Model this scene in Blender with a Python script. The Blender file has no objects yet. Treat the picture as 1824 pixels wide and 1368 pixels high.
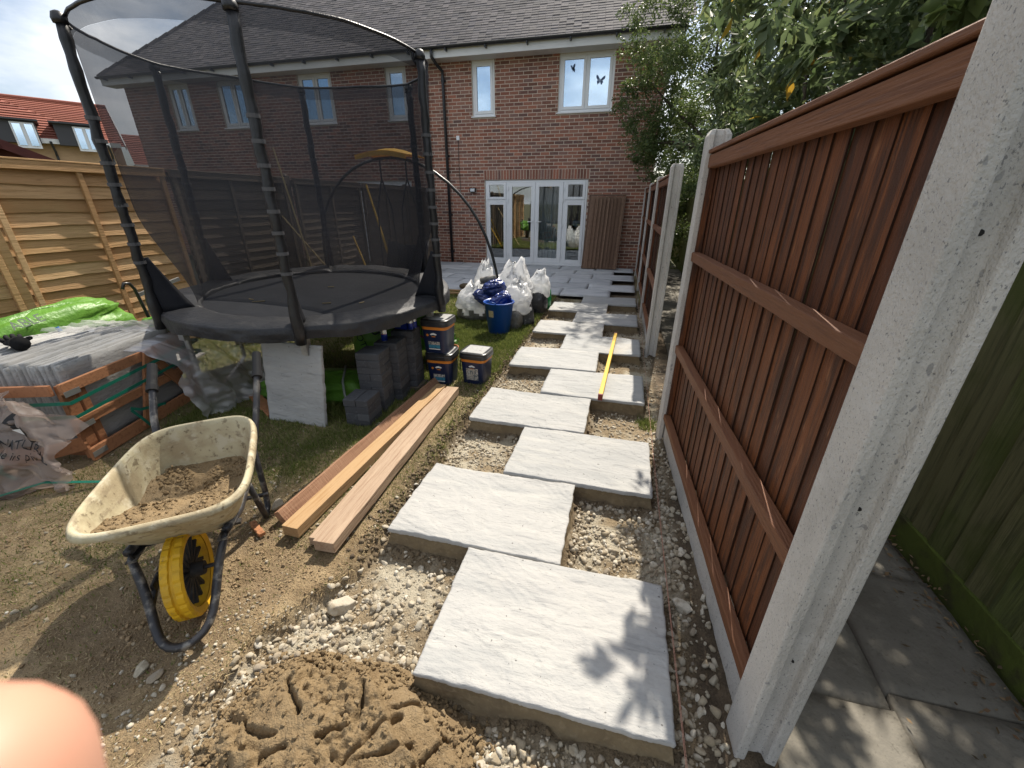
import bpy, math, random
import numpy as np
from mathutils import Vector, Matrix

random.seed(7)
RNG = np.random.default_rng(7)
sc = bpy.context.scene
col = sc.collection
PI = math.pi
R = math.radians

# ------------------------------------------------------------------ camera
cam_d = bpy.data.cameras.new('camera')
cam = bpy.data.objects.new('camera', cam_d)
col.objects.link(cam)
sc.camera = cam
cam_d.sensor_width = 36.0
cam_d.lens = 36.0 * 728.56 / 1824.0
cam_d.clip_start = 0.008
cam_d.clip_end = 2000.0
YAW, PIT, ROL = -0.250103, -0.418256, 0.002493
CAMP = Vector((-0.32328, -0.81108, 1.54609))
fw = Vector((math.sin(YAW) * math.cos(PIT), math.cos(YAW) * math.cos(PIT), math.sin(PIT)))
r0 = Vector((math.cos(YAW), -math.sin(YAW), 0))
u0 = r0.cross(fw)
rr = math.cos(ROL) * r0 + math.sin(ROL) * u0
uu = -math.sin(ROL) * r0 + math.cos(ROL) * u0
cam.matrix_world = Matrix(((rr.x, uu.x, -fw.x, CAMP.x), (rr.y, uu.y, -fw.y, CAMP.y), (rr.z, uu.z, -fw.z, CAMP.z), (0, 0, 0, 1)))
cam_d.dof.use_dof = True          # a phone lens: 1 mm pupil, sharp from half a metre to infinity
cam_d.dof.focus_distance = 3.0
cam_d.dof.aperture_fstop = cam_d.lens / 1.0

# ------------------------------------------------------------------ world, sun, exposure
SUN_AZ, SUN_EL = R(6.5), R(50.5)          # azimuth measured from +Y towards +X
sdir = Vector((math.sin(SUN_AZ) * math.cos(SUN_EL), math.cos(SUN_AZ) * math.cos(SUN_EL), math.sin(SUN_EL)))
w = bpy.data.worlds.new('World')
sc.world = w
w.use_nodes = True
nt = w.node_tree
for n in list(nt.nodes):
    nt.nodes.remove(n)
wo = nt.nodes.new('ShaderNodeOutputWorld')
bg = nt.nodes.new('ShaderNodeBackground')
sky = nt.nodes.new('ShaderNodeTexSky')
sky.sky_type = 'NISHITA'
sky.sun_disc = False
sky.sun_elevation = SUN_EL
sky.sun_rotation = SUN_AZ
sky.air_density = 1.0
sky.dust_density = 1.5
sky.ozone_density = 1.2
tc = nt.nodes.new('ShaderNodeTexCoord')
mp = nt.nodes.new('ShaderNodeMapping')
mp.inputs['Scale'].default_value = (1.0, 1.0, 2.6)
mp.inputs['Location'].default_value = (2.3, 0.4, 0.15)
nz = nt.nodes.new('ShaderNodeTexNoise')
nz.inputs['Scale'].default_value = 2.1
nz.inputs['Detail'].default_value = 9.0
nz.inputs['Roughness'].default_value = 0.56
cr = nt.nodes.new('ShaderNodeValToRGB')
cr.color_ramp.elements[0].position = 0.43
cr.color_ramp.elements[0].color = (0, 0, 0, 1)
cr.color_ramp.elements[1].position = 0.60
cr.color_ramp.elements[1].color = (1, 1, 1, 1)
nz2 = nt.nodes.new('ShaderNodeTexNoise')
nz2.inputs['Scale'].default_value = 5.0
nz2.inputs['Detail'].default_value = 6.0
cc = nt.nodes.new('ShaderNodeValToRGB')
cc.color_ramp.elements[0].position = 0.35
cc.color_ramp.elements[0].color = (6.8, 7.3, 8.0, 1)
cc.color_ramp.elements[1].position = 0.65
cc.color_ramp.elements[1].color = (11.5, 11.6, 11.7, 1)
mx = nt.nodes.new('ShaderNodeMix')
mx.data_type = 'RGBA'
L = nt.links.new
L(tc.outputs['Generated'], mp.inputs['Vector'])
L(mp.outputs['Vector'], nz.inputs['Vector'])
L(mp.outputs['Vector'], nz2.inputs['Vector'])
L(nz.outputs['Fac'], cr.inputs['Fac'])
L(nz2.outputs['Fac'], cc.inputs['Fac'])
L(cr.outputs['Color'], mx.inputs['Factor'])
L(sky.outputs['Color'], mx.inputs['A'])
L(cc.outputs['Color'], mx.inputs['B'])
L(mx.outputs['Result'], bg.inputs['Color'])
L(bg.outputs['Background'], wo.inputs['Surface'])
bg.inputs['Strength'].default_value = 0.095

sd = bpy.data.lights.new('sun', 'SUN')
sd.energy = 5.0
sd.angle = R(0.53)
sd.color = (1.0, 0.92, 0.80)
sun = bpy.data.objects.new('sun', sd)
col.objects.link(sun)
sun.rotation_euler = (-sdir).to_track_quat('-Z', 'Y').to_euler()
sun.location = (3, 12, 14)

sc.view_settings.view_transform = 'Standard'
sc.view_settings.look = 'None'
sc.view_settings.exposure = 0.58
sc.view_settings.gamma = 1.0
sc.view_settings.use_curve_mapping = False
sc.cycles.use_denoising = True
sc.cycles.max_bounces = 8
sc.cycles.transparent_max_bounces = 24
sc.cycles.caustics_reflective = False
sc.cycles.caustics_refractive = False


# ------------------------------------------------------------------ helpers: noise
def _hash(ix, iy, seed):
    h = (ix.astype(np.int64) * 374761393 + iy.astype(np.int64) * 668265263 + seed * 974711) & 0xFFFFFFFF
    h = ((h ^ (h >> 13)) * 1274126177) & 0xFFFFFFFF
    h = h ^ (h >> 16)
    return (h & 0xFFFF) / 65535.0


def vn(x, y, seed=0):
    x = np.asarray(x, float); y = np.asarray(y, float)
    ix = np.floor(x); iy = np.floor(y)
    fx = x - ix; fy = y - iy
    fx = fx * fx * (3 - 2 * fx); fy = fy * fy * (3 - 2 * fy)
    a = _hash(ix, iy, seed); b = _hash(ix + 1, iy, seed); c = _hash(ix, iy + 1, seed); d = _hash(ix + 1, iy + 1, seed)
    return (a * (1 - fx) + b * fx) * (1 - fy) + (c * (1 - fx) + d * fx) * fy


def fbm(x, y, f=1.0, o=4, seed=0, g=0.5):
    s = 0; a = 1.0; t = 0
    for i in range(o):
        s = s + a * vn(np.asarray(x) * f + 13.7 * i, np.asarray(y) * f - 7.1 * i, seed + i)
        t += a; a *= g; f *= 2.03
    return s / t


def sstep(a, b, x):
    t = np.clip((np.asarray(x, float) - a) / (b - a), 0, 1)
    return t * t * (3 - 2 * t)


# ------------------------------------------------------------------ helpers: objects
WM = {}


def tag(o, label=None, cat=None, group=None, kind=None):
    if label: o['label'] = label
    if cat: o['category'] = cat
    if group: o['group'] = group
    if kind: o['kind'] = kind
    return o


def thing(name, label, cat, loc=(0, 0, 0), rz=0.0, group=None):
    o = bpy.data.objects.new(name, None)
    o.empty_display_size = 0.1
    col.objects.link(o)
    o.location = loc
    o.rotation_euler = (0, 0, rz)
    WM[o.name] = Matrix.Translation(Vector(loc)) @ Matrix.Rotation(rz, 4, 'Z')
    return tag(o, label, cat, group)


def place(o, loc, rot=(0, 0, 0)):
    o.location = loc
    o.rotation_euler = rot


def dup(root, loc, rot=None, label=None, group=None):
    def cp(o, parent):
        c = o.copy()
        col.objects.link(c)
        c.parent = parent
        for ch in kids.get(o.name, []):
            cp(ch, c)
        return c
    kids = {}
    for o in bpy.data.objects:
        if o.parent: kids.setdefault(o.parent.name, []).append(o)
    c = cp(root, None)
    c.location = loc
    if rot is not None: c.rotation_euler = rot
    if label: c['label'] = label
    if group: c['group'] = group
    return c


def link_mesh(name, me, parent=None, loc=(0, 0, 0), rot=(0, 0, 0)):
    o = bpy.data.objects.new(name, me)
    col.objects.link(o)
    o.location = loc
    o.rotation_euler = rot
    if parent is not None: o.parent = parent
    return o


class MB:
    """collects polygons; build() links them as one mesh object"""
    def __init__(s):
        s.v = []; s.f = []; s.r = []; s.m = []

    def add(s, vs, fs, rnd=None, mat=0):
        b = len(s.v)
        s.v.extend([tuple(p) for p in vs])
        if rnd is None: rnd = random.random()
        for f in fs:
            s.f.append(tuple(i + b for i in f)); s.r.append(rnd); s.m.append(mat)
        return s

    def box(s, c, d, rot=None, rnd=None, mat=0, open_back=False):
        hx, hy, hz = d[0] / 2, d[1] / 2, d[2] / 2
        p = [Vector((x, y, z)) for z in (-hz, hz) for y in (-hy, hy) for x in (-hx, hx)]
        if rot is not None: p = [rot @ q for q in p]
        p = [q + Vector(c) for q in p]
        f = [(0, 2, 3, 1), (4, 5, 7, 6), (0, 1, 5, 4), (2, 6, 7, 3), (0, 4, 6, 2), (1, 3, 7, 5)]
        if open_back: f = [f[i] for i in (0, 1, 2, 4, 5)]
        return s.add(p, f, rnd, mat)

    def b2(s, x0, x1, y0, y1, z0, z1, rnd=None, mat=0):
        return s.box(((x0 + x1) / 2, (y0 + y1) / 2, (z0 + z1) / 2), (abs(x1 - x0), abs(y1 - y0), abs(z1 - z0)), None, rnd, mat)

    def bar(s, a, b, wd, ht, up=(0, 0, 1), rnd=None, mat=0):
        a = Vector(a); b = Vector(b)
        d = (b - a); ln = d.length; d.normalize()
        up = Vector(up)
        sx = d.cross(up)
        if sx.length < 1e-4: sx = d.cross(Vector((1, 0, 0)))
        sx.normalize(); uz = sx.cross(d)
        m = Matrix((sx, d, uz)).transposed()
        return s.box((a + b) / 2, (wd, ln, ht), m, rnd, mat)

    def tube(s, pts, rad, n=8, caps=True, rnd=None, mat=0, closed=False):
        P = [Vector(p) for p in pts]
        k = len(P)
        rs = rad if isinstance(rad, (list, tuple)) else [rad] * k
        T = []
        for i in range(k):
            if closed: t = P[(i + 1) % k] - P[i - 1]
            else: t = P[min(i + 1, k - 1)] - P[max(i - 1, 0)]
            T.append(t.normalized())
        a = T[0].orthogonal().normalized()
        vs = []
        for i in range(k):
            if i: a = (a - a.dot(T[i]) * T[i]).normalized()
            b = T[i].cross(a)
            for j in range(n):
                th = 2 * PI * j / n
                vs.append(P[i] + rs[i] * (math.cos(th) * a + math.sin(th) * b))
        fs = []
        for i in range(k if closed else k - 1):
            for j in range(n):
                i2 = (i + 1) % k
                fs.append((i * n + j, i * n + (j + 1) % n, i2 * n + (j + 1) % n, i2 * n + j))
        if caps and not closed:
            fs.append(tuple(range(n))[::-1]); fs.append(tuple((k - 1) * n + j for j in range(n)))
        return s.add(vs, fs, rnd, mat)

    def lathe(s, prof, n=24, c=(0, 0, 0), rot=None, rnd=None, mat=0, cap0=False, cap1=False):
        vs = []
        for r_, z in prof:
            for j in range(n):
                th = 2 * PI * j / n
                p = Vector((r_ * math.cos(th), r_ * math.sin(th), z))
                if rot is not None: p = rot @ p
                vs.append(p + Vector(c))
        fs = []
        for i in range(len(prof) - 1):
            for j in range(n):
                fs.append((i * n + j, i * n + (j + 1) % n, (i + 1) * n + (j + 1) % n, (i + 1) * n + j))
        if cap0: fs.append(tuple(range(n))[::-1])
        if cap1: fs.append(tuple((len(prof) - 1) * n + j for j in range(n)))
        return s.add(vs, fs, rnd, mat)

    def prism(s, poly, a, b, rnd=None, mat=0):
        """poly: 3d points of one face, extruded by the vector from a to b"""
        d = Vector(b) - Vector(a); n = len(poly)
        vs = [Vector(p) for p in poly] + [Vector(p) + d for p in poly]
        fs = [tuple(range(n))[::-1], tuple(range(n, 2 * n))] + [(i, (i + 1) % n, n + (i + 1) % n, n + i) for i in range(n)]
        return s.add(vs, fs, rnd, mat)

    def grid(s, fn, nu, nv, wrap=False, rnd=None, mat=0):
        vs = [fn(i / (nu if wrap else nu - 1), j / (nv - 1)) for j in range(nv) for i in range(nu)]
        fs = []
        for j in range(nv - 1):
            for i in range(nu if wrap else nu - 1):
                i2 = (i + 1) % nu
                fs.append((j * nu + i, j * nu + i2, (j + 1) * nu + i2, (j + 1) * nu + i))
        return s.add(vs, fs, rnd, mat)

    def mesh(s, name, mats, M=None):
        vs = s.v
        if M is not None:
            vs = [tuple(M @ Vector(p)) for p in vs]
        me = bpy.data.meshes.new(name)
        me.from_pydata(vs, [], s.f)
        if not isinstance(mats, (list, tuple)): mats = [mats]
        for m in mats: me.materials.append(m)
        if len(mats) > 1: me.polygons.foreach_set('material_index', s.m)
        at = me.attributes.new('rnd', 'FLOAT', 'FACE')
        at.data.foreach_set('value', s.r)
        me.update()
        return me

    def build(s, name, mats, parent=None, smooth=False, bevel=0.0, solid=0.0, sub=0, local=False):
        M = None
        if parent is not None and not local:
            M = WM[parent.name].inverted()
        me = s.mesh(name, mats, M)
        if smooth: me.polygons.foreach_set('use_smooth', [True] * len(me.polygons))
        o = bpy.data.objects.new(name, me)
        col.objects.link(o)
        if parent is not None:
            o.parent = parent
            WM[o.name] = WM[parent.name]
        else:
            WM[o.name] = Matrix.Identity(4)
        if solid:
            md = o.modifiers.new('solid', 'SOLIDIFY'); md.thickness = solid; md.offset = 0
        if sub:
            md = o.modifiers.new('sub', 'SUBSURF'); md.levels = sub; md.render_levels = sub
        if bevel:
            md = o.modifiers.new('bev', 'BEVEL'); md.width = bevel; md.segments = 2; md.limit_method = 'ANGLE'
        return o


def np_mesh(name, V, F, mat, rnd=None, colr=None, smooth=False, parent=None):
    """fast mesh from arrays; F is (n,3) or (n,4)"""
    V = np.ascontiguousarray(V, np.float32); F = np.ascontiguousarray(F, np.int32)
    me = bpy.data.meshes.new(name)
    k = F.shape[1]
    me.vertices.add(len(V)); me.vertices.foreach_set('co', V.ravel())
    me.loops.add(F.size); me.loops.foreach_set('vertex_index', F.ravel())
    me.polygons.add(len(F)); me.polygons.foreach_set('loop_start', np.arange(0, F.size, k, dtype=np.int32))
    if smooth: me.polygons.foreach_set('use_smooth', np.ones(len(F), bool))
    me.materials.append(mat)
    me.update(calc_edges=True)
    me.validate()
    if rnd is not None:
        at = me.attributes.new('rnd', 'FLOAT', 'FACE'); at.data.foreach_set('value', np.ascontiguousarray(rnd, np.float32))
    if colr is not None:
        at = me.attributes.new('col', 'FLOAT_COLOR', 'POINT'); at.data.foreach_set('color', np.ascontiguousarray(colr, np.float32).ravel())
    o = bpy.data.objects.new(name, me)
    col.objects.link(o)
    if parent is not None: o.parent = parent
    WM[o.name] = Matrix.Identity(4)
    return o


def text_part(name, s, size, M, mat, parent, ext=0.0005, align='CENTER'):
    cu = bpy.data.curves.new('t', 'FONT')
    cu.body = s; cu.size = size; cu.align_x = align; cu.align_y = 'CENTER'; cu.extrude = ext
    cu.resolution_u = 3
    to = bpy.data.objects.new('t', cu)
    col.objects.link(to)
    bpy.context.view_layer.update()
    me = bpy.data.meshes.new_from_object(to.evaluated_get(bpy.context.evaluated_depsgraph_get()))
    bpy.data.objects.remove(to); bpy.data.curves.remove(cu)
    me.transform(WM[parent.name].inverted() @ M)
    me.materials.clear(); me.materials.append(mat)
    o = bpy.data.objects.new(name, me)
    col.objects.link(o); o.parent = parent
    return o


def frame(o, x, y):
    """matrix with origin o, x and y axes given"""
    x = Vector(x).normalized(); y = Vector(y); y = (y - y.dot(x) * x).normalized(); z = x.cross(y)
    return Matrix(((x.x, y.x, z.x, o[0]), (x.y, y.y, z.y, o[1]), (x.z, y.z, z.z, o[2]), (0, 0, 0, 1)))


# ------------------------------------------------------------------ helpers: materials
def base_mat(name):
    m = bpy.data.materials.new(name)
    m.use_nodes = True
    t = m.node_tree
    return m, t, t.nodes['Principled BSDF'], t.nodes['Material Output']


def nd(t, typ, **kw):
    n = t.nodes.new(typ)
    for k, v in kw.items():
        if k in n.inputs: n.inputs[k].default_value = v
        else: setattr(n, k, v)
    return n


def coords(t, stretch=(1, 1, 1), per_piece=True):
    tcn = nd(t, 'ShaderNodeTexCoord')
    mpn = nd(t, 'ShaderNodeMapping')
    mpn.inputs['Scale'].default_value = stretch
    if per_piece:
        oi = nd(t, 'ShaderNodeObjectInfo'); at = nd(t, 'ShaderNodeAttribute', attribute_name='rnd')
        a = nd(t, 'ShaderNodeMath', operation='ADD'); b = nd(t, 'ShaderNodeMath', operation='MULTIPLY'); b.inputs[1].default_value = 37.0
        t.links.new(oi.outputs['Random'], a.inputs[0]); t.links.new(at.outputs['Fac'], a.inputs[1]); t.links.new(a.outputs[0], b.inputs[0])
        va = nd(t, 'ShaderNodeVectorMath', operation='ADD')
        t.links.new(tcn.outputs['Object'], va.inputs[0]); t.links.new(b.outputs[0], va.inputs[1])
        t.links.new(va.outputs[0], mpn.inputs['Vector'])
    else:
        t.links.new(tcn.outputs['Object'], mpn.inputs['Vector'])
    return mpn.outputs['Vector']


def piece_random(t):
    oi = nd(t, 'ShaderNodeObjectInfo'); at = nd(t, 'ShaderNodeAttribute', attribute_name='rnd')
    a = nd(t, 'ShaderNodeMath', operation='ADD'); f = nd(t, 'ShaderNodeMath', operation='FRACT')
    t.links.new(oi.outputs['Random'], a.inputs[0]); t.links.new(at.outputs['Fac'], a.inputs[1]); t.links.new(a.outputs[0], f.inputs[0])
    return f.outputs[0]


def c4(c): return (c[0], c[1], c[2], 1.0)


def surf(name, base, layers=(), rough=0.8, bumps=(), rv=0.0, ramp=None, metal=0.0, spec=0.35, rough_var=0.0, attr=None, coat=0.0, translucent=0.0):
    """layers: (scale, stretch, colour, lo, hi, amount[, detail]); bumps: (scale, stretch, height_m, detail); ramp: colours picked per piece"""
    m, t, bs, out = base_mat(name)
    lk = t.links.new
    if attr:
        an = nd(t, 'ShaderNodeAttribute', attribute_name=attr); cur = an.outputs['Color']
    elif ramp:
        rn = nd(t, 'ShaderNodeValToRGB'); rn.color_ramp.interpolation = 'LINEAR'
        es = rn.color_ramp.elements
        while len(es) < len(ramp): es.new(0.5)
        for i, c in enumerate(ramp):
            es[i].position = i / (len(ramp) - 1); es[i].color = c4(c)
        lk(piece_random(t), rn.inputs['Fac']); cur = rn.outputs['Color']
    else:
        rg = nd(t, 'ShaderNodeRGB'); rg.outputs[0].default_value = c4(base); cur = rg.outputs[0]
    for ly in layers:
        sc_, st, c2, lo, hi, amt = ly[:6]
        det = ly[6] if len(ly) > 6 else 6.0
        nzn = nd(t, 'ShaderNodeTexNoise', Scale=sc_, Detail=det, Roughness=0.6)
        lk(coords(t, st), nzn.inputs['Vector'])
        mr = nd(t, 'ShaderNodeMapRange'); mr.inputs['From Min'].default_value = lo; mr.inputs['From Max'].default_value = hi
        mr.inputs['To Max'].default_value = amt; mr.interpolation_type = 'SMOOTHSTEP'
        lk(nzn.outputs['Fac'], mr.inputs['Value'])
        mxn = nd(t, 'ShaderNodeMix', data_type='RGBA')
        mxn.inputs['B'].default_value = c4(c2)
        lk(mr.outputs['Result'], mxn.inputs['Factor']); lk(cur, mxn.inputs['A']); cur = mxn.outputs['Result']
    if rv:
        mr = nd(t, 'ShaderNodeMapRange'); mr.inputs['To Min'].default_value = 1 - rv; mr.inputs['To Max'].default_value = 1 + rv
        lk(piece_random(t), mr.inputs['Value'])
        vm = nd(t, 'ShaderNodeVectorMath', operation='SCALE'); lk(cur, vm.inputs[0]); lk(mr.outputs['Result'], vm.inputs['Scale']); cur = vm.outputs[0]
    lk(cur, bs.inputs['Base Color'])
    bs.inputs['Roughness'].default_value = rough
    bs.inputs['Metallic'].default_value = metal
    bs.inputs['Specular IOR Level'].default_value = spec
    bs.inputs['Coat Weight'].default_value = coat
    if rough_var:
        nzn = nd(t, 'ShaderNodeTexNoise', Scale=9.0, Detail=5.0)
        lk(coords(t), nzn.inputs['Vector'])
        mr = nd(t, 'ShaderNodeMapRange'); mr.inputs['To Min'].default_value = max(0.02, rough - rough_var); mr.inputs['To Max'].default_value = min(1, rough + rough_var)
        lk(nzn.outputs['Fac'], mr.inputs['Value']); lk(mr.outputs['Result'], bs.inputs['Roughness'])
    nrm = None
    for b in bumps:
        sc_, st, hgt, det = b[:4]
        nzn = nd(t, 'ShaderNodeTexNoise', Scale=sc_, Detail=det, Roughness=0.6)
        lk(coords(t, st), nzn.inputs['Vector'])
        h = nzn.outputs['Fac']
        if len(b) > 4:            # stepped (riven) relief
            sn = nd(t, 'ShaderNodeMath', operation='SNAP'); sn.inputs[1].default_value = b[4]
            lk(h, sn.inputs[0]); h = sn.outputs[0]
        bn = nd(t, 'ShaderNodeBump', Strength=1.0, Distance=hgt)
        lk(h, bn.inputs['Height'])
        if nrm is not None: lk(nrm, bn.inputs['Normal'])
        nrm = bn.outputs['Normal']
    if nrm is not None: lk(nrm, bs.inputs['Normal'])
    if translucent:
        tr = nd(t, 'ShaderNodeBsdfTranslucent'); lk(cur, tr.inputs['Color'])
        ms = nd(t, 'ShaderNodeMixShader'); ms.inputs['Fac'].default_value = translucent
        lk(bs.outputs[0], ms.inputs[1]); lk(tr.outputs[0], ms.inputs[2]); lk(ms.outputs[0], out.inputs['Surface'])
    return m


def film(name, colr, opac, rough=0.15, gloss=0.12, bump=0.004, bscale=14.0):
    """clear or milky sheet: transparent + translucent + gloss"""
    m, t, bs, out = base_mat(name)
    lk = t.links.new
    tr = nd(t, 'ShaderNodeBsdfTransparent'); tl = nd(t, 'ShaderNodeBsdfTranslucent', Color=c4(colr)); df = nd(t, 'ShaderNodeBsdfDiffuse', Color=c4(colr))
    gl = nd(t, 'ShaderNodeBsdfGlossy', Roughness=rough)
    nzn = nd(t, 'ShaderNodeTexNoise', Scale=bscale, Detail=6.0, Distortion=1.2)
    lk(coords(t), nzn.inputs['Vector'])
    bn = nd(t, 'ShaderNodeBump', Strength=1.0, Distance=bump)
    lk(nzn.outputs['Fac'], bn.inputs['Height'])
    for s in (tl, df, gl): lk(bn.outputs['Normal'], s.inputs['Normal'])
    a = nd(t, 'ShaderNodeMixShader'); a.inputs['Fac'].default_value = 0.5
    lk(df.outputs[0], a.inputs[1]); lk(tl.outputs[0], a.inputs[2])
    b = nd(t, 'ShaderNodeMixShader'); b.inputs['Fac'].default_value = opac
    lk(tr.outputs[0], b.inputs[1]); lk(a.outputs[0], b.inputs[2])
    fr = nd(t, 'ShaderNodeFresnel', IOR=1.5); lk(bn.outputs['Normal'], fr.inputs['Normal'])
    fa = nd(t, 'ShaderNodeMath', operation='MULTIPLY'); fa.inputs[1].default_value = 0.45 + gloss; lk(fr.outputs[0], fa.inputs[0])
    fm = nd(t, 'ShaderNodeMath', operation='MINIMUM'); fm.inputs[1].default_value = 0.16; lk(fa.outputs[0], fm.inputs[0]); fa = fm
    c = nd(t, 'ShaderNodeMixShader'); lk(fa.outputs[0], c.inputs['Fac'])
    lk(b.outputs[0], c.inputs[1]); lk(gl.outputs[0], c.inputs[2])
    lk(c.outputs[0], out.inputs['Surface'])
    return m


def glass_mat(name, refl=0.3, tint=(0.9, 0.95, 0.95), gcol_=(1, 1, 1)):
    m, t, bs, out = base_mat(name)
    tr = nd(t, 'ShaderNodeBsdfTransparent', Color=c4(tint)); gl = nd(t, 'ShaderNodeBsdfGlossy', Roughness=0.015, Color=c4(gcol_))
    ms = nd(t, 'ShaderNodeMixShader'); ms.inputs['Fac'].default_value = refl
    t.links.new(tr.outputs[0], ms.inputs[1]); t.links.new(gl.outputs[0], ms.inputs[2]); t.links.new(ms.outputs[0], out.inputs['Surface'])
    return m


def net_mat(name, lo=0.42, hi=0.60):
    m, t, bs, out = base_mat(name)
    lk = t.links.new
    tr = nd(t, 'ShaderNodeBsdfTransparent')
    df = nd(t, 'ShaderNodeBsdfDiffuse', Color=(0.024, 0.025, 0.030, 1)); gl = nd(t, 'ShaderNodeBsdfGlossy', Color=(0.6, 0.62, 0.7, 1), Roughness=0.45)
    s1 = nd(t, 'ShaderNodeMixShader'); s1.inputs['Fac'].default_value = 0.04
    lk(df.outputs[0], s1.inputs[1]); lk(gl.outputs[0], s1.inputs[2])
    nzn = nd(t, 'ShaderNodeTexNoise', Scale=3.0, Detail=5.0)
    lk(coords(t, (1, 1, 0.6)), nzn.inputs['Vector'])
    mr = nd(t, 'ShaderNodeMapRange'); mr.inputs['To Min'].default_value = lo; mr.inputs['To Max'].default_value = hi
    lk(nzn.outputs['Fac'], mr.inputs['Value'])
    tcn = nd(t, 'ShaderNodeTexCoord')
    wv = nd(t, 'ShaderNodeTexWave', Scale=70.0, Distortion=1.5); wv.bands_direction = 'Z'
    lk(tcn.outputs['Object'], wv.inputs['Vector'])
    ad = nd(t, 'ShaderNodeMath', operation='MULTIPLY_ADD'); ad.inputs[1].default_value = 0.12
    lk(wv.outputs['Fac'], ad.inputs[0]); lk(mr.outputs['Result'], ad.inputs[2])
    ms = nd(t, 'ShaderNodeMixShader')
    lk(ad.outputs[0], ms.inputs['Fac']); lk(tr.outputs[0], ms.inputs[1]); lk(s1.outputs[0], ms.inputs[2])
    lk(ms.outputs[0], out.inputs['Surface'])
    return m


M = {}
M['brick'] = surf('brick', None, ramp=[(0.21, 0.105, 0.075), (0.33, 0.13, 0.085), (0.16, 0.095, 0.082), (0.38, 0.155, 0.10), (0.25, 0.13, 0.098), (0.31, 0.15, 0.105), (0.185, 0.11, 0.095)],
                  layers=[(9, (1, 1, 3), (0.42, 0.25, 0.17), 0.55, 0.75, 0.45), (30, (1, 1, 1), (0.09, 0.06, 0.055), 0.55, 0.8, 0.5)], rough=0.9, bumps=[(60, (1, 1, 1), 0.003, 4)], rv=0.18)
M['joint'] = surf('joint', (0.66, 0.57, 0.47), [(20, (1, 1, 1), (0.5, 0.42, 0.34), 0.4, 0.7, 0.6)], 0.95)
M['tile'] = surf('tile', None, ramp=[(0.075, 0.07, 0.074), (0.11, 0.10, 0.10), (0.085, 0.08, 0.088), (0.13, 0.115, 0.115), (0.07, 0.064, 0.066)],
                 layers=[(1.5, (1, 1, 1), (0.14, 0.13, 0.12), 0.5, 0.75, 0.5)], rough=0.8, bumps=[(40, (1, 1, 1), 0.003, 4)], rv=0.2)
M['upvc'] = surf('upvc', (0.80, 0.81, 0.82), [(3, (1, 1, 1), (0.68, 0.68, 0.66), 0.5, 0.8, 0.5)], 0.35, spec=0.5)
M['fascia'] = surf('fascia', (0.70, 0.70, 0.69), [(2, (1, 1, 6), (0.45, 0.44, 0.42), 0.5, 0.8, 0.5)], 0.5)
M['blackpipe'] = surf('blackpipe', (0.018, 0.019, 0.022), [(4, (1, 1, 1), (0.05, 0.05, 0.05), 0.5, 0.8, 0.5)], 0.4, spec=0.5)
M['glass'] = glass_mat('glass', 0.17)
M['glass_up'] = glass_mat('glass_up', 0.55, (0.8, 0.88, 0.95), (0.70, 0.86, 1.0))
M['room'] = surf('room', (0.16, 0.15, 0.14), rough=0.9)
M['curtain'] = surf('curtain', (0.35, 0.37, 0.38), rough=0.9, translucent=0.3)
M['voile'] = surf('voile', (0.62, 0.68, 0.74), rough=0.9, translucent=0.4)
M['gunmetal'] = surf('gunmetal', (0.28, 0.28, 0.29), rough=0.35, metal=0.8)
M['lapwood'] = surf('lapwood', None, ramp=[(0.46, 0.26, 0.115), (0.57, 0.35, 0.165), (0.51, 0.30, 0.145), (0.60, 0.39, 0.205), (0.48, 0.30, 0.14)],
                    layers=[(6, (9, 0.5, 9), (0.33, 0.19, 0.075), 0.45, 0.7, 0.6), (2.2, (4, 1.2, 8), (0.20, 0.10, 0.05), 0.66, 0.76, 0.8, 3), (1.3, (1, 1, 1), (0.50, 0.37, 0.17), 0.55, 0.75, 0.4)],
                    rough=0.85, bumps=[(10, (14, 0.6, 14), 0.006, 5)], rv=0.12)
M['greywood'] = surf('greywood', None, ramp=[(0.16, 0.125, 0.095), (0.21, 0.17, 0.13), (0.13, 0.105, 0.085), (0.24, 0.19, 0.145)],
                     layers=[(6, (9, 0.5, 9), (0.09, 0.07, 0.055), 0.45, 0.7, 0.7)], rough=0.9, bumps=[(10, (14, 0.6, 14), 0.006, 5)], rv=0.12)
M['stain'] = surf('stain', None, ramp=[(0.115, 0.034, 0.009), (0.165, 0.051, 0.013), (0.10, 0.030, 0.009), (0.19, 0.060, 0.016), (0.13, 0.039, 0.010)],
                  layers=[(7, (5, 5, 0.45), (0.045, 0.016, 0.007), 0.44, 0.64, 0.85), (9, (16, 16, 0.4), (0.05, 0.018, 0.008), 0.48, 0.64, 0.7), (3, (5, 5, 1.3), (0.04, 0.017, 0.010), 0.64, 0.74, 0.9, 3), (11, (4, 4, 0.7), (0.30, 0.13, 0.055), 0.60, 0.70, 0.6)],
                  rough=0.62, bumps=[(9, (16, 16, 0.6), 0.005, 6)], rv=0.1, spec=0.4)
M['crease_shade'] = surf('crease_shade', (0.030, 0.012, 0.006), [(20, (5, 5, 0.5), (0.05, 0.02, 0.009), 0.5, 0.7, 0.6)], 0.8)  # near-black brown: shade of the creases between boards, put into the colour
M['stain_rail'] = surf('stain_rail', None, ramp=[(0.155, 0.062, 0.027), (0.195, 0.080, 0.035), (0.135, 0.053, 0.024)],
                       layers=[(7, (12, 0.5, 12), (0.11, 0.045, 0.024), 0.47, 0.7, 0.7), (5, (1, 5, 1), (0.32, 0.17, 0.10), 0.68, 0.74, 0.5), (2.5, (3, 1.2, 3), (0.04, 0.018, 0.012), 0.68, 0.76, 0.8, 3)],
                       rough=0.6, bumps=[(9, (16, 0.6, 16), 0.005, 6)], rv=0.08)
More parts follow.
